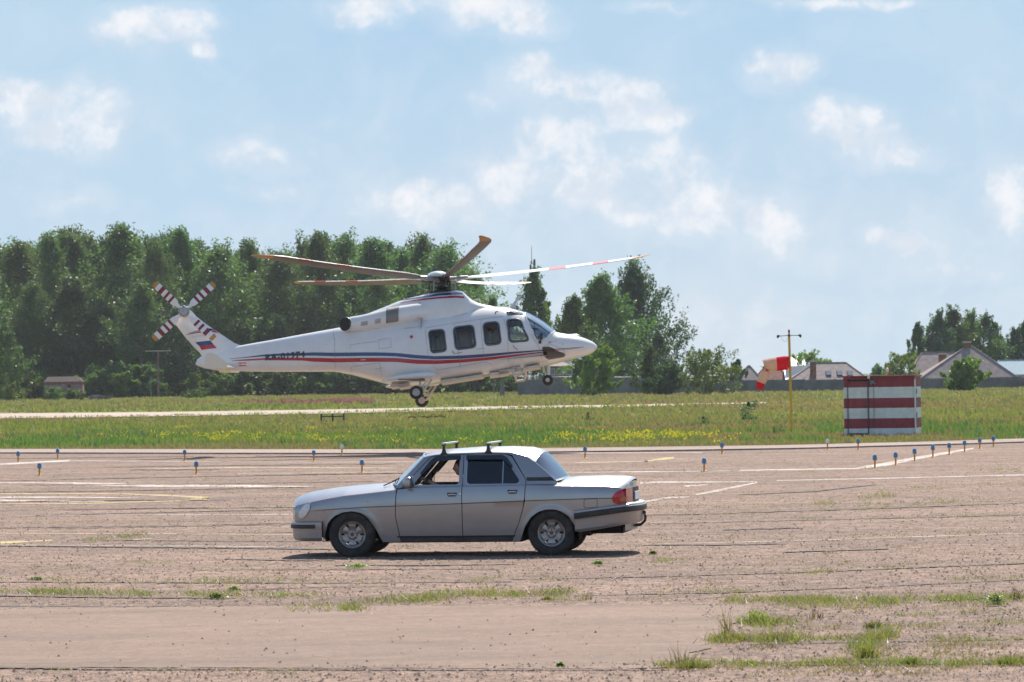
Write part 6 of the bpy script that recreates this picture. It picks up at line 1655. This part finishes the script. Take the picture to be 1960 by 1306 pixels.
# white building behind the windsock, its roof shape made up to look sunlit
o = thing('white_building', 'bright white building directly behind the windsock', 'building', (gx(1525, 570), 570, GZ)); b = MB(); zt = at(1525, 683, 570).z
b.box((.3, 5, zt / 2 - .6), (3.2, 6, zt - 1.3)); b.build('wall', M['white'], o)
b = MB(); b.panel([(-1.6, 0), (2.2, 0), (2.2, 3.0), (1.2, 6.6), (-1.6, 6.4)], [], lambda u, v, off: (u, v * .98, zt - 3.2 + v * .5 + off), .15); b.build('roof', M['white'], o)  # leaning panel, slope invented so the side facing the camera catches sun
b = MB(); b.box((.3, -.04, 1.4), (.9, .1, 1.1)); b.build('window', SKG, o)
# radio mast
Y = 640; o = thing('radio_mast', 'thin dark radio mast rising above the slender birch', 'mast', (gx(1021, Y), Y, GZ)); zt = hgt(1020, 470, Y); zm = hgt(1021, 500, Y)
b = MB()
for a in range(3): b.tube([(.5 * math.cos(a * 2.09), .5 * math.sin(a * 2.09), 0), (.28 * math.cos(a * 2.09), .28 * math.sin(a * 2.09), zm)], .05, 5)
for k in range(28):
    z = zm * k / 28; a = k * 2.09; b.tube([(.45 * math.cos(a), .45 * math.sin(a), z), (.45 * math.cos(a + 2.09), .45 * math.sin(a + 2.09), z + zm / 28)], .035, 4)
b.build('lattice', M['black'], o); b = MB(); b.tube([(0, 0, zm - .5), (0, 0, zt)], [.06, .025], 6); b.build('spire', M['black'], o)
for k in range(3):
    b = MB(); z = zm - .3 - k * .9; b.tube([(.45 * math.cos(k * 2), .45 * math.sin(k * 2), z - .5), (.45 * math.cos(k * 2), .45 * math.sin(k * 2), z + .6)], .16, 8); b.build('panel_antenna', M['black'], o)
o = thing('radio_mast', 'hair-thin antenna pole above the roof with skylights', 'mast', (gx(1555, 560), 560, GZ)); b = MB(); b.tube([(0, 0, 0), (0, 0, hgt(1555, 668, 560))], .03, 5); b.tube([(-.3, 0, hgt(1555, 674, 560)), (.3, 0, hgt(1555, 674, 560))], .02, 4); b.build('pole', M['black'], o)
o = thing('utility_pole', 'pole with a white crossarm in front of the birch wood, left of the tail fin', 'pole', (gx(303, 600), 600, GZ)); zz = hgt(303, 672, 600)
RW = pmat('pole_paint', (.17, .14, .13), .8, var=.4, vs=2, dirt=((.25, .05, .04), .6, .9))
b = MB(); b.tube([(0, 0, 0), (0, 0, zz)], [.17, .13], 8); b.build('post', RW, o); b = MB(); b.box((.05, -.16, zz), (3.9, .10, .12)); b.tube([(1.8, -.16, zz), (1.8, -.16, zz + .5)], .02, 4); b.build('crossarm', PL, o)
o = thing('birch_pole', 'leaning pale dead trunk beside the crossarm pole at the wood edge', 'trunk', (gx(289, 610), 610, GZ)); b = MB(); b.tube([(0, 0, 0), (-.1, 0, 3.4)], [.14, .09], 7); b.tube([(-.03, 0, 2.6), (.3, 0, 3.5)], [.06, .03], 5); b.build('trunk', BARK, o)
# red and white hut by the wood
Y = 600; x0, x1 = gx(84, Y), gx(158, Y); o = thing('hut', 'weathered red and white hut on legs at the foot of the birch wood', 'hut', ((x0 + x1) / 2, Y, GZ)); hw = (x1 - x0)
z0, z1, z2 = hgt(120, 752, Y), hgt(120, 731, Y), hgt(120, 721, Y)
RWT = pmat('peeling_white', (.24, .18, .18), .8, var=.4, vs=1.2, dirt=((.28, .05, .06), 1.4, .7)); RDH = pmat('faded_red', (.17, .05, .055), .8, var=.4, vs=1.2, dirt=((.22, .18, .17), 1.6, .7))
b = MB(); b.box((0, 1.2, (z0 + z1) / 2 - .15), (hw, 2.4, (z1 - z0) * .6)); b.build('white_band', RWT, o); b = MB(); b.box((0, 1.2, z1 - .2), (hw + .02, 2.42, .45)); b.box((0, 1.2, z0 - .05), (hw + .01, 2.41, .4)); b.build('red_band', RDH, o)
b = MB(); b.poly([(-hw / 2 - .1, -.1, z1), (hw / 2 + .1, -.1, z1), (hw / 2 - .8, 1.2, z2), (-hw / 2 + .5, 1.2, z2)]); b.poly([(-hw / 2 - .1, 2.5, z1), (hw / 2 + .1, 2.5, z1), (hw / 2 - .8, 1.2, z2), (-hw / 2 + .5, 1.2, z2)]); b.poly([(-hw / 2 - .1, -.1, z1), (-hw / 2 - .1, 2.5, z1), (-hw / 2 + .5, 1.2, z2)]); b.poly([(hw / 2 + .1, -.1, z1), (hw / 2 + .1, 2.5, z1), (hw / 2 - .8, 1.2, z2)]); b.build('roof', pmat('rusty_roof', (.06, .035, .03), .85, var=.4), o, smooth=False)
for xx in (-.42, .42):
    b = MB(); b.box((hw * xx, .6, z0 / 2), (.25, .25, z0)); b.build('leg', M['dark'], o)
b = MB(); b.box((.9, -.03, z0 + 1.0), (.55, .06, .5)); b.build('window', M['dark'], o); b = MB(); b.box((-1.3, -.03, z0 + .8), (1.6, .05, .18)); b.build('sign_board', PL, o)
# rubble heap
o = thing('rubble_heap', 'low heap of grey concrete rubble right of the red and white hut', 'rubble', (gx(185, 560), 560, GZ)); b = MB()
for i in range(26): b.box((rnd.gauss(0, .9), rnd.gauss(0, .5), .15 + rnd.random() * .45), (rnd.uniform(.4, 1.1), .5, rnd.uniform(.15, .35)), Matrix.Rotation(rnd.uniform(-.5, .5), 3, 'Y') @ Matrix.Rotation(rnd.random() * 3, 3, 'Z'))
b.build('slabs', FC, o)
# low dark barriers in the meadow
Y = 232.0; o = thing('barrier', 'low dark post-and-rail barrier in the meadow behind the car', 'barrier', (gx(636, Y), Y, GZ)); s_ = F / Y
b = MB(); b.box((0, 0, .33), (46 / s_, .08, .07)); b.build('rail', M['black'], o)
for dx in (-22, 0, 21):
    b = MB(); b.box((dx / s_, 0, .25), (.09, .12, .52)); b.build('post', M['black'], o)
o = thing('scrap_frame', 'bent dark metal frame lying in the grass below the helicopter wheels', 'scrap', (gx(815, 228), 228, GZ)); b = MB()
for i in range(9): b.tube([(-1.0 + i * .24, rnd.uniform(-.2, .2), .2 + rnd.uniform(0, .2)), (-.8 + i * .24, rnd.uniform(-.2, .2), .25 + rnd.uniform(-.1, .25))], .02, 5)
b.tube([(-1.05, 0, .28), (1.1, 0, .26)], .02, 5); b.build('bars', pmat('rust', (.09, .04, .025), .9), o)

# ------------------------------------------------------------------ STRIPED EQUIPMENT HUT
Y = F * CAMH / (832 - (720 - (1690 - 980) * math.tan(ROLL))); s_ = F / Y
x0, x1 = gx(1615, Y), gx(1748, Y); wd = x1 - x0; hh = hgt(1690, 722, Y); dep = 2.3
yw = R(-11.5)
o = thing('equipment_hut', 'red and white striped metal equipment hut standing in the meadow', 'hut', (x0, Y, GZ)); o.rotation_euler = (0, 0, yw); wd /= math.cos(yw)
CR_ = pmat('oxide_red_sheet', (.30, .035, .05), .55, var=.12, vs=2, dirt=((.10, .03, .03), 3, .4)); CW_ = pmat('white_sheet', (.72, .71, .70), .5, var=.08, vs=2, dirt=((.3, .28, .26), 3, .35))
bands = [0.0, .13, .30, .475, .645, .83, 1.0]
def corr(b, xa, xb, z0, z1, face, mi):
    n = int((xb - xa) / .045); L = []
    for i in range(n + 1):
        u = xa + (xb - xa) * i / n; d = .012 if (i % 4) in (1, 2) else 0
        if face == 'f': L.append([(u, -d, z0), (u, -d, z1)])
        elif face == 'b': L.append([(u, dep + d, z0), (u, dep + d, z1)])
        elif face == 'r': L.append([(wd + d, u, z0), (wd + d, u, z1)])
        else: L.append([(-d, u, z0), (-d, u, z1)])
    b.grid(L, mi=mi)
b = MB()
for i in range(6):
    mi = 0 if i % 2 == 0 else 1; za, zb_ = hh * bands[i], hh * bands[i + 1]
    corr(b, .95 if i < 6 else 0, wd, za, zb_, 'f', mi); corr(b, 0, .16, za, zb_, 'f', mi); corr(b, 0, dep, za, zb_, 'r', mi); corr(b, 0, dep, za, zb_, 'l', mi); corr(b, 0, wd, za, zb_, 'b', mi)
b.build('wall', [CW_, CR_], o, sharp=20)
b = MB()
for i in range(6):
    mi = 0 if i % 2 == 0 else 1; za, zb_ = max(.12, hh * bands[i]), min(hh * .93, hh * bands[i + 1]); b.grid([[(.17, -.03, za), (.17, -.03, zb_)], [(.93, -.03, za), (.93, -.03, zb_)]], mi=mi)
do = b.build('door', [CW_, CR_], o, smooth=False)
b = MB(); b.box((.155, -.03, hh * .47), (.03, .05, hh * .92)); b.box((.945, -.03, hh * .47), (.035, .06, hh * .93)); b.box((.55, -.03, .09), (.82, .05, .05)); b.box((.55, -.03, hh * .935), (.82, .05, .03)); b.build('door_frame', pmat('dark_grey_metal', (.06, .06, .07), .6), do)
b = MB(); b.box((.84, -.07, hh * .50), (.12, .05, .03)); b.build('handle', M['black'], do)
b = MB(); b.box((wd / 2, dep / 2, hh + .03), (wd + .12, dep + .12, .07)); b.box((wd / 2, -.045, hh - .06), (wd + .06, .04, .06)); b.build('roof', CR_, o)
b = MB(); b.box((wd + .012, -.012, hh / 2), (.05, .05, hh - .02)); b.build('corner_post', pmat('corner_white', (.7, .68, .66), .4), o)
b = MB(); b.lathe([(.001, 0), (.045, 0), (.05, .12), (.03, .17), (.001, .18)], (.99, -.10, hh - .05), 'Z', 12); b.build('wall_lamp', M['white'], o)
b = MB(); b.box((1.12, -.06, hh - .19), (.17, .10, .13)); b.sphere((1.07, -.09, hh - .26), .045, 10); b.sphere((1.22, -.09, hh - .25), .045, 10); b.tube([(1.0, -.08, hh - .05), (1.08, -.06, hh - .16)], .02); b.build('floodlight', pmat('lamp_grey', (.16, .17, .17), .5), o)
b = MB(); b.tube([(1.17, -.03, hh - .3), (1.17, -.03, .3)], .008, 5); b.build('cable', M['black'], o)
b = MB(); b.tube([(1.63, .8, hh + .05), (1.63, .8, hh + .2)], .03); ol = b.build('obstruction_lamp', M['yellow'], o); b = MB(); b.lathe([(.05, 0), (.06, .06), (.045, .14), (.001, .17)], (1.63, .8, hh + .2), 'Z', 12); b.build('lamp_dome', M['white'], ol)
for i in range(3):
    b = MB(); b.box((wd + .03, .4 + .0 * i, hh * (.35 + .2 * i)), (.02, .3, .2)); b.build('side_vent', pmat('vent_slats_%d' % i, (.2, .2, .2), .6), o)
b = MB(); b.box((wd / 2, dep / 2, .0), (wd - .1, dep - .1, .06)); b.build('base', FC, o)

# ------------------------------------------------------------------ WINDSOCK
Y = F * CAMH / (826 - (720 - (1514 - 980) * math.tan(ROLL))); s_ = F / Y
o = thing('windsock', 'yellow windsock mast with a drooping red and white sock and lamps on its crossarm', 'windsock', (gx(1514, Y), Y, GZ)); H = hgt(1510, 641, Y)
o.rotation_euler = (0, R(-.7), 0)
b = MB(); b.tube([(0, 0, 0), (0, 0, H)], [.062, .05], 14); b.lathe([(.10, 0), (.10, .02), (.06, .04)], (0, 0, .02), 'Z', 14); b.build('mast', M['yellow'], o)
b = MB(); b.tube([(-.46, 0, H - .05), (0, 0, H - .02), (.46, 0, H - .04)], .018, 8); b.box((0, 0, H - .03), (.10, .10, .12)); b.tube([(-.34, 0, H - .08), (-.26, 0, H - .24), (-.14, 0, H - .30), (-.05, 0, H - .12)], .006, 5); b.build('crossarm', pmat('olive_arm', (.14, .12, .03), .6), o)
for s in (-1, 1):
    b = MB(); b.lathe([(.02, .06), (.05, .05), (.08, -.01), (.085, -.05), (.001, -.03)], (s * .46, -.02, H - .05), 'Z', 14, mat=Matrix.Rotation(s * .8, 3, 'Y')); b.build('lamp', pmat('green_lamp_%d' % s, (.02, .07, .06), .4), o)
b = MB(); b.tube([(0, 0, H), (0, 0, H + .08)], .025); ob = b.build('top_fitting', M['black'], o); b = MB(); b.lathe([(.04, 0), (.045, .08), (.03, .14), (.001, .15)], (0, 0, H + .08), 'Z', 12); b.build('red_lamp', M['red'], ob)
# sock: tube axis points in metres from the mast, seen from the side
def cloth(name, c):
    m = bpy.data.materials.new(name); m.use_nodes = True; g = N(m.node_tree); g.n.remove(g.n['Principled BSDF'])
    cc_ = g.mix(g.mr(g.noise(g.pos(obj=True), 6, 4), .3, .7), tuple(x * .85 for x in c), c)
    mx = g.new('ShaderNodeMixShader', inp={0: .5, 1: g.new('ShaderNodeBsdfDiffuse', inp={'Color': cc_}).outputs[0], 2: g.new('ShaderNodeBsdfTranslucent', inp={'Color': cc_}).outputs[0]})
    g.l.new(mx.outputs[0], g.n['Material Output'].inputs[0]); return m
SR = cloth('sock_red', (.75, .03, .05)); SW = cloth('sock_cream', (.80, .62, .48))
pxm = lambda px, py: Vector(((px - 1512) / s_, 0, hgt(1512, py, Y)))
ax = [(1509, 695, 12.5), (1503, 695, 13), (1487, 696.5, 12.8), (1486.5, 696.5, 12.8), (1472, 697, 11.5), (1464, 698, 11), (1461, 702, 8), (1468, 706, 6.5), (1467, 710, 8), (1462, 720, 9), (1456, 731, 8.4), (1455.8, 731.5, 8.4), (1451, 744, 6.0)]
b = MB(); rows = []
for i, (px, py, r_) in enumerate(ax):
    c_ = pxm(px, py); nx = pxm(*ax[min(i + 1, len(ax) - 1)][:2]) - pxm(*ax[max(i - 1, 0)][:2]); nx.normalize(); up = Vector((nx.z, 0, -nx.x))
    if i in (6, 7): up = Vector((.9, 0, -.4))
    if up.z > 0 and i > 5: pass
    rows.append([c_ + (up * math.cos(a) * (1 + .05 * math.sin(5 * a)) + Vector((0, 1, 0)) * math.sin(a) * .95) * (r_ / s_) for a in np.linspace(0, 2 * math.pi, 28, endpoint=False)])
mids = [0, 0, 0, 1, 1, 1, 0, 0, 1, 1, 1, 0]
b.grid(rows, closed=True, mi=lambda i, j: mids[i]); b.build('sock', [SR, SW], o, sharp=80, recalc=False)
b = MB(); b.tube([pxm(1510, 695) + Vector((0, math.sin(a), math.cos(a))) * 13 / s_ for a in np.linspace(0, 2 * math.pi, 24)], .014, 6, cap=False); b.tube([pxm(1510, 683), (0, 0, pxm(1510, 683).z)], .015); b.tube([pxm(1510, 707), (0, 0, pxm(1510, 707).z)], .015); b.build('sock_ring', M['red'], o)

# ------------------------------------------------------------------ TAXIWAY LIGHTS
LTS = [(34.8, 884.6, 0, 'nearest the left edge of the frame'), (110.4, 879.3, 0, 'at the white line bend near the left edge'), (75.6, 910.8, 0, 'nearest the camera at far left'), (353.6, 882, 0, 'farther one of the pair left of the car'), (375.8, 907.5, 0, 'nearer one of the pair left of the car'), (600.7, 883.3, 0, 'just beyond the car bonnet on the left'), (654.5, 871.4, 1, 'at the slab edge beyond the bonnet'), (693, 904.7, 0, 'just above the bonnet'),
 (1120, 877, 0, 'beyond the car boot near the slab edge'), (1382, 868.5, 0, 'near the meadow left of the windsock'), (1348, 902.4, 0, 'alone on the thin line right of the car'), (1584, 860.7, 1, 'between windsock and striped hut'), (1642.7, 860.7, 0, 'in front of the striped hut'),
 (1674.7, 895.7, 0, 'first in the curved row at the right'), (1714.5, 890.5, 0, 'second in the curved row at the right'), (1750.7, 882.3, 0, 'third in the curved row at the right'), (1785.7, 874.9, 0, 'fourth in the curved row at the right'), (1817, 870, 0, 'fifth in the curved row at the right'), (1846.4, 864.8, 0, 'sixth in the curved row at the right'), (1875.4, 858.8, 0, 'seventh in the curved row at the right'), (1901.5, 855.1, 0, 'farthest in the curved row at the right')]
def domeglass(name, c):
    m = pmat(name, c, .08, 0, var=.2, vs=30, coat=.8); m.node_tree.nodes['Principled BSDF'].inputs['Transmission Weight'].default_value = .35; return m
BLU = domeglass('blue_glass', (.01, .22, .50)); WGL = domeglass('white_glass', (.8, .8, .76)); ORG = pmat('orange_stem', (.62, .27, .03), .5, var=.2, dirt=((.2, .12, .06), 25, .4))
Lp = [None, None]
for (px, py, wh, lb) in LTS:
    lab = ('white' if wh else 'blue') + ' taxiway light on an orange stem, ' + lb
    if Lp[wh] is None:
        o = thing('taxiway_light', lab, 'taxiway light'); b = MB()
        b.lathe([(.001, .0), (.085, .0), (.085, .012), (.03, .02), (.001, .02)], (0, 0, 0), 'Z', 20); b.build('base_plate', M['yellow'], o)
        b = MB(); b.lathe([(.024, .015), (.022, .10), (.028, .105), (.028, .125), (.022, .13), (.024, .185), (.05, .19), (.052, .205)], (0, 0, 0), 'Z', 16); b.build('stem', ORG, o)
        b = MB(); b.lathe([(.050, .205), (.058, .215), (.060, .27), (.055, .30), (.04, .325), (.02, .338), (.001, .342)], (0, 0, 0), 'Z', 20); b.build('lamp_glass', WGL if wh else BLU, o)
        Lp[wh] = o
    else: o = copy_tree(Lp[wh]); o['label'] = lab
    o['group'] = 'taxiway lights on the apron'; o.location = gp(px, py); o.rotation_euler = (0, 0, px)
    if py < 864 and wh: pass
# ------------------------------------------------------------------ individual weed clumps in the foreground
WLEAF = leafmat('broad_weed_leaves', (.16, .25, .025), (.20, .28, .04), (.28, .32, .07), .5, 4)
def clump(px, py, hpx, wpx, kind, label, n=90):
    c = gp(px, py); s_ = F / c.y; H = hpx / s_; Wd_ = wpx / s_ / 2; V = []; Fq = []
    for i in range(n):
        x = max(-1, min(1, rnd.gauss(0, .45))) * Wd_; y = rnd.gauss(0, .35) * Wd_ * .6; h = H * rnd.uniform(.35, 1.05) * (1 - .5 * abs(x) / Wd_); a = rnd.random() * 6.28; lx = rnd.gauss(0, .35) * h + x * .3; ly = rnd.gauss(0, .3) * h
        if kind == 'leafy':
            z = h; r_ = rnd.uniform(.010, .022)
            u = Vector((math.cos(a), math.sin(a), rnd.uniform(-.3, .5))) * r_; v = Vector((-math.sin(a), math.cos(a), rnd.uniform(-.4, .4))) * r_ * .7; p = Vector((x + lx * .3, y, z))
            k = len(V); V += [p - u, p + v, p + u, p - v]; Fq.append((k, k + 1, k + 2, k + 3))
            k = len(V); V += [Vector((x, y, 0)), Vector((x + .003, y, 0)), p + Vector((.002, 0, 0)), p]; Fq.append((k, k + 1, k + 2, k + 3))
        else:
            wd_ = .0045; d = Vector((math.cos(a), math.sin(a), 0)) * wd_; p = Vector((x, y, 0)); m_ = Vector((x + lx * .35, y + ly * .35, h * .6)); t = Vector((x + lx, y + ly, h))
            k = len(V); V += [p - d, p + d, m_ + d * .7, m_ - d * .7]; Fq.append((k, k + 1, k + 2, k + 3)); k = len(V); V += [m_ - d * .7, m_ + d * .7, t + d * .15, t - d * .15]; Fq.append((k, k + 1, k + 2, k + 3))
    mt = M['weed'] if kind in ('grass', 'leafy') else M['weed2']
    if kind == 'leafy': mt = WLEAF
    ob = npmesh('weed_clump', np.array([tuple(v) for v in V]), Fq, mt); ob.location = (c.x, c.y, .008); tag(ob, label, 'weed', 'larger weed clumps on the apron')
CL = [(1446, 1194, 30, 66, 'grass', 'tallest tuft of green grass right of the smooth patch'), (1400, 1228, 20, 80, 'grass', 'wide grass tuft at the jagged end of the smooth patch'), (1490, 1228, 20, 70, 'grass', 'grass tuft beside the jagged end of the smooth patch, its right half'), (1322, 1282, 16, 90, 'grass', 'broad low grass tuft near the bottom edge right of centre'), (1436, 1274, 10, 40, 'grass', 'small dense grass tuft on the lowest joint'),
 (1660, 1262, 35, 60, 'grass', 'scraggly tall tuft on the lowest joint towards the right'), (1672, 1205, 20, 40, 'grass', 'grass tuft on the broken patch below the long weed row'), (1905, 1160, 23, 44, 'leafy', 'bright leafy weed near the right edge'), (1945, 1150, 49, 24, 'dry', 'tall thin dry stalk at the right edge'), (415, 1147, 12, 42, 'leafy', 'leafy green weed left of the car shadow in the foreground'), (448, 1132, 9, 24, 'leafy', 'small leafy sprig up and right of the leafy weed at left'),
 (684, 1088, 9, 44, 'leafy', 'leafy weed just below the front wheel'), (1048, 1150, 10, 22, 'grass', 'small upright tuft below the car rear wheel'), (1122, 1150, 21, 30, 'dry', 'dry brown tuft below and right of the car'), (70, 1112, 7, 30, 'leafy', 'low leafy weed at the left edge'), (1072, 1278, 9, 16, 'leafy', 'single small sprout at the lower edge of the smooth patch'), (1310, 1276, 58, 60, 'dry', 'tall dry stalks at the lower right corner of the smooth patch'), (1560, 1186, 28, 40, 'dry', 'dry stalks on the broken patch right of the smooth patch'), (1745, 1275, 21, 50, 'grass', 'grass tuft on the lowest joint left of the right corner'), (1930, 1274, 20, 70, 'grass', 'wide dark tuft in the lower right corner'), (1145, 1082, 8, 24, 'leafy', 'small bright weed just right of the car shadow'), (1250, 1062, 7, 16, 'leafy', 'tiny sprig right of the car tow bar on a joint'), (1390, 1215, 62, 26, 'dry', 'tall dry seed heads at the jagged end of the smooth patch')]
for c_ in CL: clump(*c_, n=int(60 + c_[3] * 1.6) if c_[4] != 'dry' else 26)

# ------------------------------------------------------------------ HAZE
hm = bpy.data.materials.new('haze'); hm.use_nodes = True; g = N(hm.node_tree); g.n.remove(g.n['Principled BSDF'])
pv = g.new('ShaderNodeVolumePrincipled', inp={'Color': (.90, .95, 1.0, 1), 'Density': .00007, 'Anisotropy': .2}); g.l.new(pv.outputs[0], g.n['Material Output'].inputs['Volume'])
b = MB(); b.box((0, 385, 29), (1000, 900, 60.2)); hz = b.build('haze', hm, smooth=False); tag(hz, 'thin blue summer haze over the airfield', 'haze', kind='stuff')
